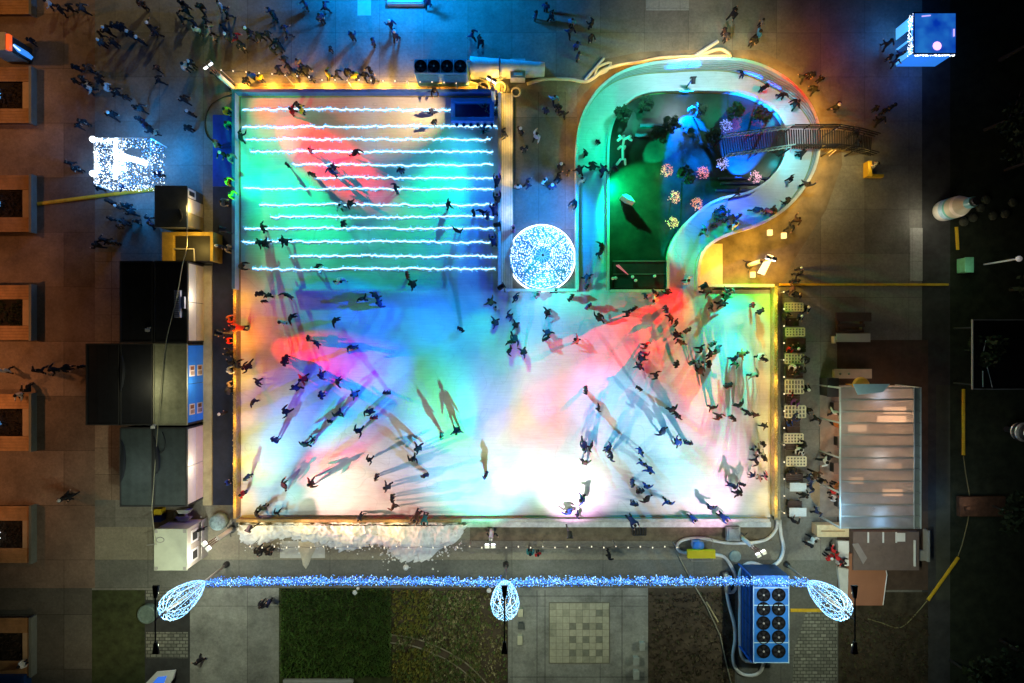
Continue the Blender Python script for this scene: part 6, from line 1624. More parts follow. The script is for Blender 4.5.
# foot bridge
def bridge():
    A = [(723, 157), (788, 146)]; B = [(788, 136.5), (835, 136.5)]; C = [(835, 137), (872, 146)]
    t = thing('foot_bridge', V3(800, 140), 'long foot bridge with railings crossing from the sunken garden over the loop', 'foot bridge')
    pts = [V3(723, 148, 2.0), V3(756, 143.5, 2.0), V3(789, 139, 2.0), V3(834, 139, 2.0), V3(853, 142, 1.2), V3(872, 147, .35)]
    hw = .66
    def off(i, s):
        d = (pts[min(i+1, 5)]-pts[max(i-1, 0)]); n = Vector((-d.y, d.x, 0)).normalized(); return pts[i]+n*s*hw
    m = MB()
    for i in range(5):
        n = max(3, int((pts[i+1]-pts[i]).length/.16))
        for k in range(n):
            a0, a1 = off(i, -1).lerp(off(i+1, -1), k/n), off(i, 1).lerp(off(i+1, 1), k/n); b0, b1 = off(i, -1).lerp(off(i+1, -1), (k+.55)/n), off(i, 1).lerp(off(i+1, 1), (k+.55)/n); z = Vector((0, 0, .05))
            m.add([a0, b0, b1, a1, a0-z, b0-z, b1-z, a1-z], [(0, 1, 2, 3), (7, 6, 5, 4), (0, 4, 5, 1), (1, 5, 6, 2), (2, 6, 7, 3), (3, 7, 4, 0)])
    obj('walkway', m, M('bridge_deck', (.03, .033, .036), .7, .2), t)
    mt = M('rail_teal', (.25, .5, .55), .4, .1); mk = m_lampblack  # teal light on the garden stretch put into the rail colour
    for s in (-1, 1):
        for i in range(5):
            r_ = MB()
            for hh in ((.35, .7, 1.05) if i >= 2 else (.35, 1.05)): r_.tube([off(i, s)+Vector((0, 0, hh)), off(i+1, s)+Vector((0, 0, hh))], .045, 6)
            n = max(2, int((pts[i+1]-pts[i]).length/(.9 if i >= 2 else .35)))
            for k in range(n): p = off(i, s).lerp(off(i+1, s), k/n); r_.tube([p, p+Vector((0, 0, 1.05))], .025 if i < 2 else .04, 5)
            obj('railing', r_, mt if i < 2 else mk, t)
    for i in (0, 1, 2, 3, 4):
        for s in (-1, 1):
            p = off(i, s); q = MB(); q.tube([(p.x, p.y, 0), (p.x, p.y, p.z-.05)], .06, 6); obj('support', q, mk, t)
    m = MB()
    for a, b in (((833, 131), (840, 127)), ((836, 150), (829, 156))): m.tube([V3(*a, 1.5), V3(*b, .02)], .03, 5)
    obj('brace', m, m_rail, t)
bridge()
m = MB(); a, d = P(868, 161, .7); b, c = P(872, 176, .7); m.box(a, b, c, d, .02, .7); m.box(a+.3, b+1.0, c, c+.2, .02, .4); solo('amber_post', m, M('post_amber', (.6, .38, .03), .5, .1), 'short amber panel at the foot of the bridge steps', 'panel')
lamp('bridge_lamp', (*P(863, 168), 1.2), None, (1, .7, .2), 22*LIGHT, rad=.1)

# blue box and teal spiky plant in the rink corner, DJ yard
t = thing('blue_box', V3(469, 110, 0), 'blue lined rectangular box in the top corner of the rink', 'box')
a, d = P(450.5, 98, .7); b, c = P(494, 121, .7); mbx = M('box_blue', (.02, .10, .48), .5, .2, 3, emis=(0, .08, .5), estr=.22)  # blue light on the box put into the rim as faint glow
m = MB(); m.box(a, b, c, c+.3, ZI, .7); m.box(a, b, d-.3, d, ZI, .7); m.box(a, a+.3, c+.302, d-.302, ZI, .7); m.box(b-.3, b, c+.302, d-.302, ZI, .7); obj('rim', m, mbx, t, bevel=.05)
m = MB(); m.box(a+.302, b-.302, c+.302, d-.302, ZI, .3); obj('floor', m, M('box_navy', (.01, .04, .22), .5, .2, 3), t)
m = MB()
for k in range(6): m.ball((a+.4+k*.5, c-.12, .16), .13, 8, 5)
obj('buoys', m, M('buoy_navy', (.01, .03, .12), .5, 0), t)
def spiky(px, py, label):
    x, y = P(px, py); t = thing('tinsel_plant', (x, y, ZI), label, 'decoration', 'teal tinsel decorations in the rink corner'); rnd = random.Random(int(px)); q = MB()
    for k in range(26):
        a = rnd.uniform(0, 2*PI); e = rnd.uniform(.3, 1.3); l = rnd.uniform(.35, .7); d_ = Vector((math.cos(a)*math.cos(e), math.sin(a)*math.cos(e), math.sin(e))); s_ = Vector((-math.sin(a), math.cos(a), 0))*.07
        b_ = Vector((x, y, ZI+.1)); q.add([b_-s_*.4, b_+d_*l*.5+s_, b_+d_*l, b_+d_*l*.5-s_], [(0, 1, 2, 3)])
    obj('leaves', q, M('tinsel_teal', (.2, .55, .55), .35, .3, 4), t)
    q = MB(); q.lathe([(.16, 0), (.2, .22), (.02, .24)], (x, y), 10, ZI); obj('pot', q, m_dark, t)
for px, py, lab in ((485, 108, 'teal spiky tinsel plant on the blue box'), (495, 114, 'teal spiky tinsel plant against the cream boards'), (484, 132, 'teal spiky tinsel plant below the blue box')): spiky(px, py, lab)
t = thing('lit_banner', V3(765, 264), 'bright white and amber lit tilted panel in the golden yard', 'panel')
A, B = V3(761, 274, .2), V3(771, 255, 1.0)
d_ = (B-A); n = Vector((-d_.y, d_.x, 0)).normalized()*.26
m = MB(); m.add([A-n, A+n, B+n*.8, B-n*.8, A-n-Vector((0, 0, .1)), A+n-Vector((0, 0, .1)), B+n*.8-Vector((0, 0, .1)), B-n*.8-Vector((0, 0, .1))], [(0, 1, 2, 3), (7, 6, 5, 4), (0, 4, 5, 1), (1, 5, 6, 2), (2, 6, 7, 3), (3, 7, 4, 0)])
obj('panel', m, emit('banner_glow', (1, .85, .62), 1.1), t); m = MB(); m.tube([(B.x, B.y, 0), (B.x, B.y, .9)], .05, 6); m.tube([(A.x, A.y, 0), (A.x, A.y, .12)], .05, 6); obj('legs', m, m_dark, t)  # a lit surface, its brightness put in as emission
for px, py, lab in ((769, 233, 'small glowing amber lamp box just outside the curved boards'), (783, 236, 'narrow glowing lamp outside the curved boards'), (752, 275, 'small round lamp on the golden yard floor')):
    x, y = P(px, py); m = MB(); m.box(x-.16, x+.16, y-.2, y+.2, .02, .3); m.cyl((x, y), .1, .3, .36, 10); solo('ground_lamp', m, emit('amber_glow', (1, .75, .3), 1.4), lab, 'lamp', 'ground lamps of the golden yard', bevel=.02)

# ------------------------------------------------------------------ planting at the bottom
def groundcover():
    rnd = random.Random(31); x0, y1 = P(281, 589); x1, y0 = P(391, 676)
    m = MB()
    for _ in range(15000):
        x = rnd.uniform(x0, x1); y = rnd.uniform(y0, y1)
        hh = rnd.uniform(.22, .5); a = rnd.uniform(-.5, .5)+(PI/2 if rnd.random() < .8 else 0); l = rnd.uniform(.05, .2)
        d_ = Vector((math.cos(a)*l, math.sin(a)*l, hh)); s_ = Vector((rnd.uniform(.02, .04), rnd.uniform(-.01, .01), 0)); b_ = Vector((x, y, .01))
        m.add([b_-s_, b_+s_, b_+d_*.7+s_*.8, b_+d_, b_+d_*.7-s_*.8], [(0, 1, 2, 3, 4)])
    o = obj('tall_grass', m, M('grass_green', (.11, .22, .035), .8, .45, 1.3)); o['kind'] = 'stuff'; tag(o, 'square bed of lush green grass below the garland', 'grass')
    m = MB(); col = [(0, (.2, .19, .03)), (1, (.1, .15, .035)), (2, (.17, .15, .05)), (3, (.32, .28, .14))]
    def inpath(px, py):
        cx = [(393, 638.5), (420, 643), (445, 653), (465, 666), (482, 684)]
        return any(abs(px-a)+abs(py-b) < 7 for a, b in cx)
    for _ in range(5200):
        px = rnd.uniform(393, 506); py = rnd.uniform(590, 700); 
        if inpath(px, py): continue
        x, y = P(px, py)
        yellow = px < 430 and (py < 635 or py > 648)
        dens = .9 if px < 480 else .35
        if rnd.random() > dens: continue
        m.cur = (0 if rnd.random() < .75 else 1) if yellow else rnd.choice((1, 1, 1, 2, 2, 3) if px < 480 else (2, 2, 1, 3))
        r_ = rnd.uniform(.05, .16)
        for k in range(6):
            a = rnd.uniform(0, 2*PI); e = Vector((math.cos(a)*r_, math.sin(a)*r_, rnd.uniform(.05, .3))); s_ = Vector((-math.sin(a), math.cos(a), 0))*r_*.3; b_ = Vector((x, y, .012))
            m.add([b_, b_+e*.6+s_, b_+e, b_+e*.6-s_], [(0, 1, 2, 3)])
    o = obj('flower_bed_plants', m, [M('bedplant_%d' % i, c, .85, .35, 3) for i, c in col]); o['kind'] = 'stuff'; tag(o, 'low yellow and green plants in the bed beside the lush grass', 'plants')
    m = MB()
    for _ in range(2600):
        px = rnd.uniform(649, 734) if rnd.random() < .5 else rnd.uniform(840, 927); py = rnd.uniform(592 if px < 800 else 612, 700); x, y = P(px, py); r_ = rnd.uniform(.04, .14); m.cur = rnd.choice((0, 0, 1, 2)) if px < 800 else rnd.choice((0, 0, 0, 1))
        for k in range(5):
            a = rnd.uniform(0, 2*PI); e = Vector((math.cos(a)*r_, math.sin(a)*r_, rnd.uniform(.02, .15))); s_ = Vector((-math.sin(a), math.cos(a), 0))*r_*.35; b_ = Vector((x, y, .012))
            m.add([b_, b_+e*.6+s_, b_+e, b_+e*.6-s_], [(0, 1, 2, 3)])
    o = obj('leaf_litter', m, [M('litter_dark', (.05, .032, .018), .9, .4, 3), M('litter_green', (.05, .05, .018), .9, .4, 3), M('litter_pale', (.12, .09, .05), .9, .4, 3)]); o['kind'] = 'stuff'; tag(o, 'brown leaf litter and tufts on the soil beds', 'leaf litter')
    c = smooth_path(pxpath([(391, 638.5), (410, 641), (430, 647.5), (450, 657), (466, 668), (482, 684), (492, 700)]), .3)
    for s in (-.28, .28):
        m = MB(); pts = []
        for i, p in enumerate(c):
            d_ = (c[min(i+1, len(c)-1)]-c[max(i-1, 0)]).normalized(); pts.append(p+Vector((-d_.y, d_.x, 0))*s+Vector((0, 0, .06)))
        m.tube(pts, .05, 5); solo('bed_edging', m, M('edging_stone', (.3, .26, .18), .8, .2, 3), 'curved pale edging in the planted bed, ' + ('upper' if s > 0 else 'lower') + ' of the pair', 'edging')
    m = MB(); a = P(283, 680.5, .3); b = P(353, 683, .3); m.box(a[0], b[0], b[1], a[1], .02, .3); solo('low_rail', m, M('rail_pale', (.4, .4, .38), .6, .1), 'low pale rail at the foot of the lush grass', 'rail')
groundcover()
# white pots beside the garland
for px, py, lab in ((354.5, 593, 'small white round pot at the top edge of the lush grass'), (489, 591, 'small white pot at the foot of the garland near the middle lamp')):
    x, y = P(px, py, .35); m = MB(); m.lathe([(.12, .02), (.17, .3), (.13, .33), (.02, .35)], (x, y), 12); m.ball((x+.2, y+.25, .14), .11, 8, 5); solo('white_pot', m, m_white, lab, 'pot', 'small white pots along the garland')

m = MB(); m.tube(smooth_path(pxpath([(234, 94), (224, 97), (212, 104), (206, 116), (205, 128), (208, 137), (213, 141)], .04), .3), .04, 5); solo('floor_cable', m, m_dark, 'dark cable curving round the end of the royal blue mat', 'cable')
# ------------------------------------------------------------------ people
m_skin = M('skin', (.42, .25, .18), .6, .06); m_hair = M('hair_dark', (.02, .014, .01), .7, .2, 20); m_trous = M('trousers_dark', (.014, .015, .02), .85, .2, 8)
m_boot = M('boots', (.02, .018, .016), .6, 0); m_skate = M('skate_white', (.3, .3, .32), .5, 0)
CLOTH = {'dark': (.013, .013, .017), 'charcoal': (.05, .05, .055), 'navy': (.018, .03, .09), 'brown': (.085, .042, .026), 'red': (.5, .02, .02), 'blue': (.012, .05, .26), 'white': (.62, .62, .6), 'yellow': (.62, .42, .02),
         'beige': (.4, .3, .2), 'teal': (.03, .2, .2), 'orange': (.6, .16, .03), 'pink': (.5, .14, .2), 'grey': (.17, .17, .18), 'olive': (.09, .09, .03), 'green': (.02, .3, .13), 'lightblue': (.1, .3, .5), 'purple': (.14, .04, .2)}
CM = {k: M('coat_' + k, c, .85, .15, 6) for k, c in CLOTH.items()}
HATS = {k: M('hat_' + k, c, .85, .1, 12) for k, c in {'dark': (.015, .014, .014), 'white': (.6, .6, .57), 'hair': (.03, .018, .01), 'blond': (.22, .14, .06), 'yellow': (.6, .42, .03), 'red': (.4, .02, .02)}.items()}

def body_mesh(name, J, E, root):
    """J: joint name -> (pos, rx, ry); E: edges. Skin + subdivision give one continuous body; faces take the material of the nearest bone"""
    ks = list(J); me = bpy.data.meshes.new(name); me.from_pydata([J[k][0] for k in ks], [(ks.index(a), ks.index(b)) for a, b, _ in E], [])
    o = link(bpy.data.objects.new('tmp', me))
    md = o.modifiers.new('Skin', 'SKIN'); md.use_smooth_shade = True
    for i, k in enumerate(ks):
        sv = me.skin_vertices[0].data[i]; fat = 1.0 if k in ('head', 'crown', 'nose', 'neck') or k.startswith('ha') else 1.22; sv.radius = (J[k][1]*fat, J[k][2]*fat); sv.use_root = (k == root)
    o.modifiers.new('Sub', 'SUBSURF').levels = 1
    dg = bpy.context.evaluated_depsgraph_get(); dg.update()
    out = bpy.data.meshes.new_from_object(o.evaluated_get(dg)); out.name = name
    bpy.data.objects.remove(o, do_unlink=True)
    out.materials.clear()
    for m in (m_skin, CM['dark'], m_trous, m_boot): out.materials.append(m)
    segs = [(Vector(J[a][0]), Vector(J[b][0]), mi) for a, b, mi in E]
    for p in out.polygons:
        best = None
        for A, B, mi in segs:
            d = B-A; t = max(0, min(1, (p.center-A).dot(d)/max(1e-9, d.length_squared))); q = (p.center-(A+d*t)).length
            if best is None or q < best[0]: best = (q, mi)
        p.material_index = best[1]; p.use_smooth = True
    return out

def pose(lean=0.06, bend=0.0, la=None, ra=None, lf=(0, 0), rf=(0, 0), turn=0.0, sit=False, knees=0.0):
    """figure facing +y. la/ra: (elbow, hand) offsets from the shoulder; lf/rf: (x, y, lift) shifts of the feet"""
    ph = 0.93-knees*.25
    J = {}; py = 0
    sh = 1.42-knees*.25-bend*.18; sy = lean+bend
    if sit: ph = .55; sh = 1.05
    J['pelvis'] = ((0, 0, ph), .165, .13)
    J['waist'] = ((0, sy*.4, ph+(sh-ph)*.45), .16, .125)
    J['chest'] = ((0, sy*.85, sh-.08), .19, .14)
    J['neck'] = ((0, sy*1.05, sh+.07), .06, .06)
    J['head'] = ((0, sy*1.2+.02, sh+.2), .1, .105)
    J['crown'] = ((0, sy*1.22, sh+.3), .075, .08)
    J['nose'] = ((turn*.06, sy*1.2+.125, sh+.185), .022, .022)
    E = [('pelvis', 'waist', 1), ('waist', 'chest', 1), ('chest', 'neck', 1), ('neck', 'head', 0), ('head', 'crown', 0), ('head', 'nose', 0)]
    for s, nm, arm, ft in ((-1, 'l', la, lf), (1, 'r', ra, rf)):
        sp = Vector((s*.22, sy*.9, sh-.03)); el, hd = arm or ((s*.07, -.03, -.28), (s*.07, .09, -.52))
        J['sh'+nm] = (tuple(sp), .085, .085); J['el'+nm] = (tuple(sp+Vector(el)), .065, .065); J['wr'+nm] = (tuple(sp+Vector(hd)), .05, .05)
        hv = (Vector(hd)-Vector(el)).normalized(); J['ha'+nm] = (tuple(sp+Vector(hd)+hv*.13), .04, .045)
        E += [('chest', 'sh'+nm, 1), ('sh'+nm, 'el'+nm, 1), ('el'+nm, 'wr'+nm, 1), ('wr'+nm, 'ha'+nm, 0)]
        lift = ft[2] if len(ft) > 2 else 0
        if sit:
            kn = Vector((s*.12, .42, .52)); an = Vector((s*.12, .44, .1))
        else:
            an = Vector((s*.11+ft[0], ft[1], .1+lift)); kn = (Vector((s*.1, 0, ph-.05))+an)/2+Vector((0, .06+knees*.16+(.05 if ft[1] > 0 else 0), 0))
        J['hip'+nm] = ((s*.1, 0, ph-.06), .105, .11); J['kn'+nm] = (tuple(kn), .075, .075); J['an'+nm] = (tuple(an), .055, .06); J['to'+nm] = (tuple(an+Vector((ft[0]*.15, .17, -.045))), .05, .04)
        E += [('pelvis', 'hip'+nm, 2), ('hip'+nm, 'kn'+nm, 2), ('kn'+nm, 'an'+nm, 2), ('an'+nm, 'to'+nm, 3)]
    return J, E, J['crown'][0], J['head'][0]

OUT_L = ((-.12, .02, -.23), (-.24, .12, -.36)); OUT_R = ((.12, .02, -.23), (.24, .12, -.36))
UP_R = ((.16, .14, .08), (.2, .3, .26)); FWD_L = ((-.06, .16, -.2), (-.02, .42, -.16)); FWD_R = ((.06, .16, -.2), (.02, .42, -.16)); POCK_R = ((.1, -.08, -.26), (.02, .12, -.38)); POCK_L = ((-.1, -.08, -.26), (-.02, .12, -.38))
BACK_L = ((-.1, -.18, -.2), (-.12, -.36, -.36)); BACK_R = ((.1, -.18, -.2), (.12, -.36, -.36))
POSES = {
    'standing': pose(.03, la=POCK_L, ra=POCK_R),
    'watching': pose(.04, la=FWD_L, ra=FWD_R, lf=(-.04, .05)),
    'walking': pose(.07, la=FWD_L, ra=BACK_R, lf=(0, -.28, .05), rf=(0, .26)),
    'gliding': pose(.12, .14, la=OUT_L, ra=OUT_R, lf=(-.1, .16), rf=(.12, -.22, .04), knees=.45),
    'striding': pose(.16, .24, la=FWD_L, ra=BACK_R, lf=(-.02, .22), rf=(.22, -.4, .12), knees=.55),
    'turning': pose(.05, .05, la=BACK_L, ra=OUT_R, lf=(-.12, .1), rf=(.16, -.05), knees=.25),
    'waving': pose(.02, la=OUT_L, ra=UP_R, lf=(-.08, 0), rf=(.08, .05)),
    'leaning': pose(.16, .28, la=FWD_L, ra=FWD_R, lf=(-.06, -.05), rf=(.06, -.12), knees=.1),
    'sitting': pose(.05, .04, la=FWD_L, ra=FWD_R, sit=True),
}
BM = {}; HM = {}
for k, (J, E, cr, hd) in POSES.items():
    BM[k] = body_mesh('person_' + k, J, E, 'pelvis')
    for kind in ('hair', 'hat'):
        m = MB(); c = Vector(hd); r = .118 if kind == 'hair' else .128
        prof = [(r*math.sin(a), r*1.12*math.cos(a)) for a in [PI*.56*(1-i/6) for i in range(7)]]
        prof = [(max(.004, a), b+.03) for a, b in prof]
        m.lathe([(a, b) for a, b in prof], (0, 0), 12)
        if kind == 'hat': m.lathe([(r*1.04, -.03), (r*1.06, .02), (r*1.0, .05)], (0, 0), 12); m.ball((0, 0, r*1.12+.05), .045, 7, 5)
        me = bpy.data.meshes.new(kind + '_' + k)
        me.from_pydata([(x+c.x, y-.015+c.y, z+c.z) for x, y, z in m.v], [], m.f); me.materials.append(m_hair)
        me.polygons.foreach_set('use_smooth', [True]*len(me.polygons)); HM[k, kind] = me

LM = [  # landmarks people are named by: phrase, px, py
 ('the glowing light sculpture', 125, 162), ('the topmost bench planter', 15, 0), ('the lit kiosk sign', 10, 42), ('the dark kiosk roof', 170, 207), ('the yellow counter', 187, 247),
 ('the corner floodlight with yellow and blue figures', 233, 88), ('the blue lit slab', 364, 8), ('the four fan unit', 440, 66), ('the blue lit platform', 405, 0), ('the coiled hoses', 497, 82), ('the white covered trailer', 525, 60),
 ('the humped hose', 722, 50), ('the cream hose loop', 603, 67), ('the pale slab', 668, 5), ('the blue booth', 925, 40), ('the bridge steps', 868, 145), ('the bridge over the loop', 805, 136),
 ('the blue box', 470, 109), ('the red beam on the light lines', 330, 150), ('the bright green glow', 275, 180), ('the teal glow on the light lines', 450, 170), ('the right end of the light lines', 494, 215), ('the left end of the light lines', 246, 240),
 ('the lowest light line', 340, 269), ('the white divider', 372, 291), ('the left tip of the white divider', 296, 296), ('the blue streaks of light', 340, 325), ('the magenta light patch', 308, 352), ('the gold garland boards', 241, 345),
 ('the navy mat', 222, 150), ('the navy mat end', 228, 480), ('the snowy corner mast', 232, 528), ('the glowing dome', 542, 257), ('the cream walkway', 506, 150), ('the dark island top', 545, 110),
 ('the loop corridor', 592, 180), ('the corridor mouth', 592, 300), ('the garden platform', 640, 282), ('the red beam origin', 694, 290), ('the red beam on the white ice', 650, 325), ('the teal light patch', 735, 330), ('the golden yard', 750, 268),
 ('the blue part of the loop', 720, 222), ('the curved plank boards', 770, 85), ('the loop below the bridge', 800, 180), ('the amber ground outside the loop', 822, 85), ('the glare of the bottom floodlight', 490, 490), ('the pink glow at lower left', 320, 470), ('the pale blue ice at left', 290, 420),
 ('the teal streak in mid ice', 440, 410), ('the crossing shadows', 370, 420), ('the pale pink patch in mid ice', 550, 420), ('the long grey shadow', 690, 485), ('the blue tinted ice at lower right', 620, 460), ('the cream ice by the tables', 757, 430), ('the stripes of teal and shadow', 715, 365),
 ('the bottom boards', 400, 515), ('the drain grate', 640, 524), ('the bottom right corner boards', 735, 512), ('the flagstone', 300, 548), ('the lush grass', 300, 600), ('the middle street lamp', 520, 560), ('the topmost lattice table', 795, 307), ('the second lattice table', 795, 332),
 ('the third lattice table', 795, 359), ('the fourth lattice table', 794, 387), ('the fifth lattice table', 795, 412), ('the sixth lattice table', 794, 439), ('the lowest lattice table', 796, 462), ('the white table', 798, 487), ('the lowest white table', 798, 512), ('the round rug', 826, 485),
 ('the pine counter', 830, 532), ('the terracotta ramp', 845, 560), ('the black cupboard', 832, 388), ('the tan roofed stall', 70, 370), ('the grey green stalls', 90, 480), ('the green planter', 20, 365), ('the setts', 190, 650), ('the lowest planter', 25, 660), ('the horizontal cable cover', 800, 275), ('the amber lamps outside the loop', 792, 225),
 ('the brick paving beside the plaza planters', 60, 200), ('the crowd near the top left corner', 110, 30), ('the crowd above the yellow deck', 275, 45), ('the top edge by the upper left crowd', 205, 12), ('the yellow deck', 330, 80), ('the blue lit paving', 345, 35)]
D, C_, N, W, Bg, Br = 'dark', 'charcoal', 'navy', 'white', 'beige', 'brown'
# (px, py, colour[, pose[, hat]]) grouped by ground: i = on the ice, g = on the ground
ICE = [(293, 111, 'red'), (302, 110, 'yellow'), (298, 106, D), (311, 150, 'pink'), (353, 151, D), (288, 165, D), (312, 174, Br), (335, 167, N), (331, 172, 'blue'), (434, 112, N), (434, 122, D), (401, 171, N),
 (261, 228, D, 'gliding'), (262, 242, D), (267, 243, D), (286, 241, D), (316, 265, D), (341, 206, W), (351, 204, D), (344, 224, D, 'standing'), (395, 188, N), (447, 205, D), (474, 213, D, 'standing'), (488, 216, N, 'standing'), (482, 211, D), (457, 231, D), (497, 185, N, 'leaning'), (498, 203, D, 'leaning'), (495, 213, N, 'leaning'), (494, 244, N, 'leaning'),
 (260, 294, D), (268, 294, D), (264, 301, D), (288, 295, C_), (289, 317, D), (282, 322, W), (337, 279, W), (333, 320, D), (308, 338, D), (317, 343, N), (352, 348, N), (286, 358, D), (243, 328, 'orange', 'leaning'), (362, 298, D), (407, 275, 'red'), (414, 283, D), (376, 295, D), (380, 303, N), (461, 329, D), (492, 303, 'olive'), (496, 307, W), (497, 322, N),
 (514, 298, N), (509, 316, N), (517, 325, D), (515, 336, N), (511, 341, D), (510, 351, D), (525, 351, N), (538, 295, 'pink', 'standing'), (551, 291, N, 'leaning'), (549, 312, D), (547, 331, N), (546, 339, D), (571, 298, D), (587, 287, N), (588, 306, 'purple', 'standing'), (600, 320, D), (578, 341, 'pink'), (627, 313, D), (634, 309, D),
 (645, 296, N), (654, 292, D), (658, 299, W), (669, 293, D), (666, 309, N), (672, 317, D), (678, 322, D), (687, 330, C_), (676, 336, D), (681, 343, Br), (646, 346, 'red'), (645, 353, 'purple'), (641, 360, N), (688, 281, W), (706, 290, Br), (729, 291, 'teal'), (726, 298, 'green'), (721, 302, D), (712, 307, D), (753, 305, 'red'), (760, 311, D, 'standing'), (760, 355, W), (764, 359, D), (739, 355, 'orange'), (745, 353, 'orange'), (735, 360, N), (701, 349, D), (713, 344, 'teal'), (720, 350, 'teal'), (712, 354, D),
 (249, 365, D), (257, 382, D), (252, 401, D), (297, 389, N), (287, 411, D), (275, 440, N), (285, 362, D), (305, 378, 'red'), (322, 375, N), (336, 382, N), (322, 395, N), (330, 421, D), (338, 413, D), (356, 394, 'teal'), (359, 430, D), (305, 446, D), (313, 440, D), (368, 412, D), (387, 393, D), (371, 412, D), (374, 418, 'red'), (441, 436, 'teal'), (456, 429, N), (420, 448, D),
 (586, 390, D), (599, 408, D), (585, 443, N), (591, 447, D), (608, 447, N), (640, 452, 'blue'), (639, 388, D), (640, 365, N), (655, 375, D), (676, 364, D), (692, 363, 'teal'), (701, 362, W), (709, 364, D), (701, 373, D), (735, 364, 'green'), (728, 385, D), (754, 374, Bg), (713, 408, D), (673, 411, D), (677, 416, D), (718, 416, Br), (733, 418, D), (741, 406, D), (748, 412, D), (755, 416, Br), (763, 425, C_), (665, 432, N), (677, 444, 'blue'), (688, 443, N), (763, 444, D), (757, 450, Bg), (764, 455, D),
 (282, 487, D), (312, 483, Br), (255, 515, Br), (277, 513, D), (263, 508, 'olive'), (361, 515, C_, 'leaning'), (247, 477, N, 'standing'), (243, 494, 'red'), (370, 459, D), (413, 458, D), (376, 477, Br), (389, 487, C_), (392, 498, D), (393, 506, Br), (425, 475, N), (486, 475, N), (418, 513, Br, 'leaning'), (425, 516, 'teal', 'leaning'),
 (585, 464, C_), (607, 451, N), (612, 457, N), (642, 464, 'blue'), (650, 468, 'blue'), (632, 483, N), (640, 491, D), (647, 488, 'blue'), (634, 504, N), (649, 500, D), (630, 518, N, 'leaning'), (584, 500, 'blue'), (571, 513, 'blue'), (578, 515, N), (668, 503, 'blue'), (691, 516, 'blue', 'leaning'), (711, 509, N), (721, 515, 'blue', 'leaning'), (733, 485, N), (738, 492, D), (742, 484, D), (761, 456, W), (756, 461, D), (752, 475, N), (759, 478, Bg), (766, 476, 'pink'),
 (743, 72, N), (764, 88, D), (783, 93, D), (795, 104, D), (802, 155, D), (790, 179, D), (806, 185, C_), (790, 202, D), (756, 208, N), (720, 211, 'blue'), (730, 218, N), (768, 211, 'purple'), (777, 209, Br), (714, 226, D), (705, 231, 'teal'), (735, 226, W), (738, 217, 'blue'),
 (587, 153, D), (598, 142, D), (595, 167, D), (602, 171, N), (580, 172, D), (582, 181, W), (603, 245, D), (601, 253, N), (586, 276, 'blue')]
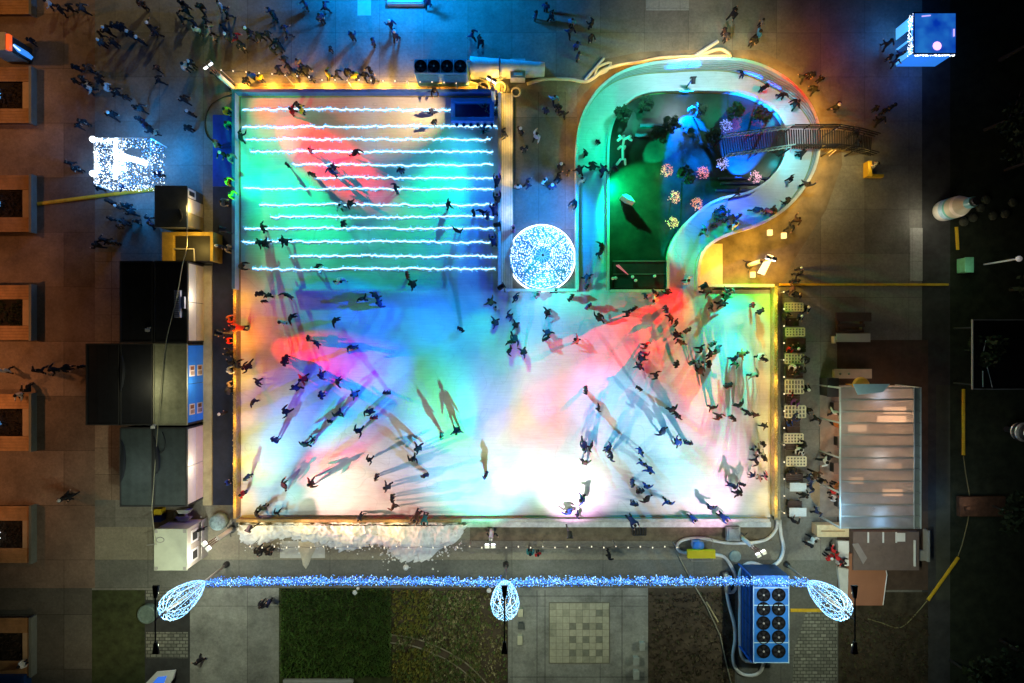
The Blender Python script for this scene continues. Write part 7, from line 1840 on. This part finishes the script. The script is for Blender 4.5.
GND = [(50, 3, W, 'walking'), (58, 8, D), (68, 6, D), (82, 8, C_), (98, 33, D), (107, 30, D, 'walking', 'white'), (115, 26, D), (120, 25, D), (130, 34, D, 'standing', 'white'), (139, 40, D, 'standing', 'white'), (113, 42, D), (101, 42, C_, 'standing', 'white'), (149, 26, D, 'walking', 'white'), (155, 31, D), (141, 3, Br), (28, 39, D),
 (75, 67, D), (88, 68, Br), (95, 72, C_), (82, 79, D), (90, 88, W), (84, 86, N), (107, 88, W), (116, 92, D), (124, 96, D), (72, 79, D), (157, 79, D), (154, 66, Br), (99, 80, D),
 (112, 115, D, 'walking', 'white'), (132, 106, D), (140, 108, C_), (137, 118, D), (145, 124, N), (151, 130, D), (156, 133, Bg), (189, 113, D, 'standing', 'white'), (188, 128, D), (184, 99, D), (82, 121, D), (75, 124, D), (68, 162, D), (75, 168, D), (158, 174, N), (99, 187, D), (122, 186, N),
 (110, 201, D), (117, 207, D, 'standing', 'white'), (126, 206, D), (131, 212, D), (108, 218, D), (116, 226, C_), (124, 222, D), (134, 220, D), (103, 239, D), (97, 245, D), (112, 242, C_), (146, 217, D), (151, 225, N),
 (181, 3, D), (186, 10, D), (180, 17, D), (200, 6, D), (204, 18, D), (194, 23, D), (197, 30, W), (209, 31, Bg), (213, 38, Bg), (220, 6, W), (226, 13, D), (224, 27, D), (227, 36, C_, 'standing', 'white'), (236, 38, 'red'), (241, 46, D), (247, 29, D, 'walking', 'white'), (249, 35, D), (259, 36, D),
 (268, 8, N), (274, 15, D), (282, 25, N), (266, 33, D), (275, 41, D), (280, 47, D), (286, 32, N), (271, 49, D), (283, 58, Br), (298, 62, Bg), (288, 67, D), (279, 70, D), (306, 70, D), (294, 74, C_), (190, 63, D, 'standing', 'white'), (185, 66, W), (214, 72, D, 'walking'), (245, 80, D, 'standing'), (252, 76, 'blue', 'standing'), (260, 78, 'yellow', 'standing'),
 (305, 3, N), (324, 5, N), (320, 17, N), (352, 36, N), (373, 41, N), (391, 25, N, 'walking', 'white'), (395, 36, N, 'walking', 'white'), (329, 47, D), (336, 73, D), (302, 71, D), (312, 77, C_), (328, 75, 'yellow'), (355, 76, 'yellow'), (347, 72, D), (369, 70, D), (364, 74, D), (374, 78, C_), (427, 2, N), (472, 33, N), (480, 42, D), (434, 88, D, 'leaning'),
 (536, 14, N), (546, 6, N), (551, 15, D), (572, 22, 'lightblue'), (570, 31, N), (577, 46, 'blue'), (578, 55, N), (592, 23, D), (591, 36, D), (733, 14, D), (726, 29, Br), (728, 36, C_), (762, 22, 'grey'), (759, 34, 'lightblue'), (754, 41, D),
 (554, 98, 'lightblue'), (546, 110, N), (558, 107, D), (564, 112, D), (520, 131, D, 'standing', 'white'), (536, 137, W), (524, 148, D, 'standing', 'blond'), (518, 187, W), (527, 184, N), (544, 181, W), (558, 178, D), (552, 187, N, 'standing', 'white'), (561, 166, D, 'standing', 'white'), (569, 172, D), (576, 200, D, 'leaning'), (514, 229, 'pink'), (505, 134, C_),
 (805, 75, D), (814, 73, D), (822, 78, D), (816, 88, D), (837, 107, D, 'walking', 'white'), (878, 107, D), (886, 110, D), (893, 106, D), (880, 121, D), (855, 133, D), (858, 143, C_), (792, 226, D), (797, 220, Br), (876, 165, C_), (888, 44, D), (893, 55, D), (897, 60, 'navy'), (902, 53, N),
 (226, 111, 'yellow', 'watching'), (228, 124, 'green', 'watching'), (216, 144, Bg, 'standing', 'blond'), (222, 153, D, 'watching', 'white'), (231, 157, 'grey', 'watching'), (239, 138, D, 'leaning'), (228, 181, 'yellow', 'watching'), (232, 194, 'yellow', 'watching'), (223, 203, 'grey', 'watching'), (219, 246, C_, 'standing', 'white'), (228, 248, Bg), (239, 266, D, 'leaning'),
 (229, 320, 'orange', 'watching'), (223, 331, D), (231, 332, C_, 'watching'), (228, 341, 'red', 'watching'), (230, 353, D, 'watching'), (232, 363, D, 'watching'), (230, 371, W, 'watching', 'white'), (229, 385, Bg, 'watching'), (228, 391, C_), (222, 414, D, 'standing', 'white'), (235, 366, D, 'leaning'), (227, 483, 'blue', 'watching'),
 (6, 371, W, 'walking', 'white'), (39, 371, D, 'walking'), (55, 369, D, 'walking'), (66, 368, D), (78, 367, D), (18, 394, W, 'sitting'), (25, 391, D, 'sitting'), (63, 498, D, 'walking', 'white'), (69, 496, D, 'walking'), (23, 664, W), (198, 662, D, 'walking'), (261, 606, D), (268, 604, N),
 (255, 553, D), (262, 550, D), (268, 553, D), (530, 553, 'teal'), (538, 554, 'red'), (610, 556, D), (492, 534, D),
 (799, 268, D, 'standing', 'white'), (800, 274, D), (796, 280, D), (792, 289, Br), (797, 295, D, 'standing', 'blond'), (808, 306, D, 'sitting', 'white'), (786, 315, D, 'sitting'), (802, 315, N, 'sitting', 'white'), (792, 348, 'red', 'sitting'), (798, 350, D, 'sitting', 'white'), (809, 358, D, 'sitting'), (794, 365, W, 'sitting', 'white'), (803, 372, D), (797, 375, D), (808, 391, D, 'sitting', 'white'), (793, 392, 'red', 'sitting'), (796, 400, 'purple', 'sitting'),
 (810, 410, D, 'sitting'), (818, 419, D, 'walking'), (795, 419, N, 'sitting'), (791, 426, 'blue', 'sitting'), (800, 448, W, 'sitting'), (806, 446, D, 'sitting'), (804, 452, W, 'sitting'), (794, 468, D, 'sitting'), (825, 461, W, 'walking'), (829, 456, D), (815, 474, Br, 'walking'), (821, 480, D, 'walking', 'blond'), (809, 479, 'navy', 'walking'), (812, 488, N, 'walking'), (805, 495, D), (836, 425, 'orange'), (835, 412, W), (837, 485, 'orange'), (834, 491, 'red'), (834, 498, W), (818, 513, N), (795, 522, D), (812, 539, W), (810, 545, D),
 (833, 551, 'red'), (838, 558, 'red'), (829, 557, 'red', 'standing', 'white'), (842, 562, D), (200, 530, D)]
SP = {'lightblue': 'light blue', 'navy': 'navy', 'dark': 'dark', 'charcoal': 'dark', 'brown': 'dark brown'}
ALLP = [(p, True) for p in ICE] + [(p, False) for p in GND]
print('PEOPLE', len(ALLP), len(ICE))
rnd = random.Random(99)
recs = []
for (p, ice) in ALLP:
    px, py, col = p[:3]
    ps = p[3] if len(p) > 3 else None; hat = p[4] if len(p) > 4 else None
    if ps is None:
        ps = rnd.choices(('gliding', 'striding', 'turning', 'standing', 'waving', 'walking'), (5, 2, 4, 4, .6, 2))[0] if ice else rnd.choices(('standing', 'walking', 'watching', 'turning'), (5, 5, 2, 1))[0]
    lm = sorted(((px-a)**2+(py-b)**2, n, a, b) for n, a, b in LM)[0]
    recs.append(dict(px=px, py=py, col=col, pose=ps, hat=hat, ice=ice, d=lm[0]**.5, lm=lm[1], la=lm[2], lb=lm[3], r=rnd.random(), s=rnd.uniform(.78, .91) if rnd.random() < .8 else rnd.uniform(.58, .7)))
recs = sorted(recs, key=lambda r: r['s'] < .85)[:]
from collections import defaultdict
def base(r):
    dx, dy = r['px']-r['la'], r['py']-r['lb']
    where = ('right of' if dx > 0 else 'left of') if abs(dx) > abs(dy) else ('below' if dy > 0 else 'above')
    cw = SP.get(r['col'], r['col'])
    who = {'gliding': 'skater', 'striding': 'skater striding', 'turning': 'skater turning', 'waving': 'skater with raised arm'}.get(r['pose'], 'skater') if r['ice'] else {'walking': 'walker', 'sitting': 'seated person', 'watching': 'onlooker', 'leaning': 'onlooker leaning'}.get(r['pose'], 'bystander')
    if r['pose'] == 'leaning' and r['ice']: who = 'skater at boards'
    hat = {'white': ' and pale cap', 'blond': ' and fair hair'}.get(r['hat'], '')
    return f"{who} in {cw}{hat}, {where} {r['lm']}"
grp = defaultdict(list)
for r in recs: r['b'] = base(r); grp[r['b']].append(r)
RK = ['nearest it', 'second nearest it', 'third nearest it', 'fourth nearest it', 'fifth nearest it', 'sixth nearest it', 'seventh nearest it', 'eighth nearest it']
for b, l in grp.items():
    l.sort(key=lambda r: r['d'])
    for i, r in enumerate(l): r['label'] = b if len(l) == 1 else b + ', ' + RK[i]
def place(r, first=None):
    z = (ZI if r['ice'] else .012)
    h = 1.0*r['s'] if r['pose'] != 'sitting' else .8
    x, y = P(r['px'], r['py'], h+z)
    o = link(bpy.data.objects.new('person', BM[r['pose']]))
    o.location = (x, y, z); o.scale = (r['s'],)*3
    # leaners face the boards, onlookers face the ice, the rest go their own way
    a = r['r']*2*PI
    cx, cy_ = P(500, 300)
    if r['pose'] == 'watching': a = math.atan2(cy_-y, cx-x)-PI/2 + (r['r']-.5)*.8
    if r['pose'] == 'leaning': a = (math.atan2(y-cy_, x-cx) if r['ice'] else math.atan2(cy_-y, cx-x))-PI/2 + (r['r']-.5)*.6
    if r['pose'] == 'sitting': a = (0 if r['r'] > .5 else PI) + (r['r']-.5)
    o.rotation_euler = (0, 0, a)
    o['label'] = r['label']; o['category'] = 'person'; o['group'] = 'skaters on the ice' if r['ice'] else 'people around the rink'
    o.material_slots[1].link = 'OBJECT'; o.material_slots[1].material = CM[r['col']]
    if r['ice']: o.material_slots[3].link = 'OBJECT'; o.material_slots[3].material = m_skate if r['r'] < .5 else m_boot
    hatted = r['hat'] == 'white' or (r['hat'] is None and r['r'] < .45)
    hh = link(bpy.data.objects.new('hat' if hatted else 'hair', HM[r['pose'], 'hat' if hatted else 'hair'])); hh.parent = o
    hh.material_slots[0].link = 'OBJECT'
    hh.material_slots[0].material = HATS[r['hat'] if r['hat'] else ('dark' if hatted else 'hair')]
    return o
# the 320 figures that stand out in the picture are things; the dark crowds that read as a mass are one crowd
plain = {'dark', 'charcoal', 'navy', 'brown'}
def prio(r):
    if r['ice']: return 0
    return 1 + (2 if r['col'] in plain else 0) + (0 if r['hat'] or r['pose'] == 'leaning' else 1) + (2 if r['px'] < 330 and r['py'] < 260 and r['col'] in plain else 0)
recs.sort(key=prio)
MAXP = 322
for r in recs[:MAXP]: place(r)
cm = MB(); CMATS = [m_skin, m_trous, m_boot] + [CM[k] for k in CLOTH] + [HATS['dark'], HATS['white'], HATS['hair'], HATS['blond']]
ci = {m.name: i for i, m in enumerate(CMATS)}
for r in recs[MAXP:]:
    x, y = P(r['px'], r['py'], 1.0); a = r['r']*2*PI; ca, sa = math.cos(a), math.sin(a); sc = r['s']
    for me, slots in ((BM[r['pose']], [m_skin, CM[r['col']], m_trous, m_boot]), (HM[r['pose'], 'hat' if r['hat'] == 'white' or r['r'] < .45 else 'hair'], [HATS[r['hat'] or ('dark' if r['r'] < .45 else 'hair')]])):
        o_ = len(cm.v)
        for v in me.vertices:
            q = v.co*sc; cm.v.append((x+q.x*ca-q.y*sa, y+q.x*sa+q.y*ca, q.z+.012))
        for p in me.polygons:
            cm.f.append(tuple(i+o_ for i in p.vertices)); cm.mi.append(ci[slots[p.material_index].name])
cr = obj('crowd', cm, CMATS, smooth=True); cr['kind'] = 'stuff'
tag(cr, 'dark dressed crowds standing and strolling on the paving round the rink', 'crowd')
print('crowd', len(recs)-MAXP)
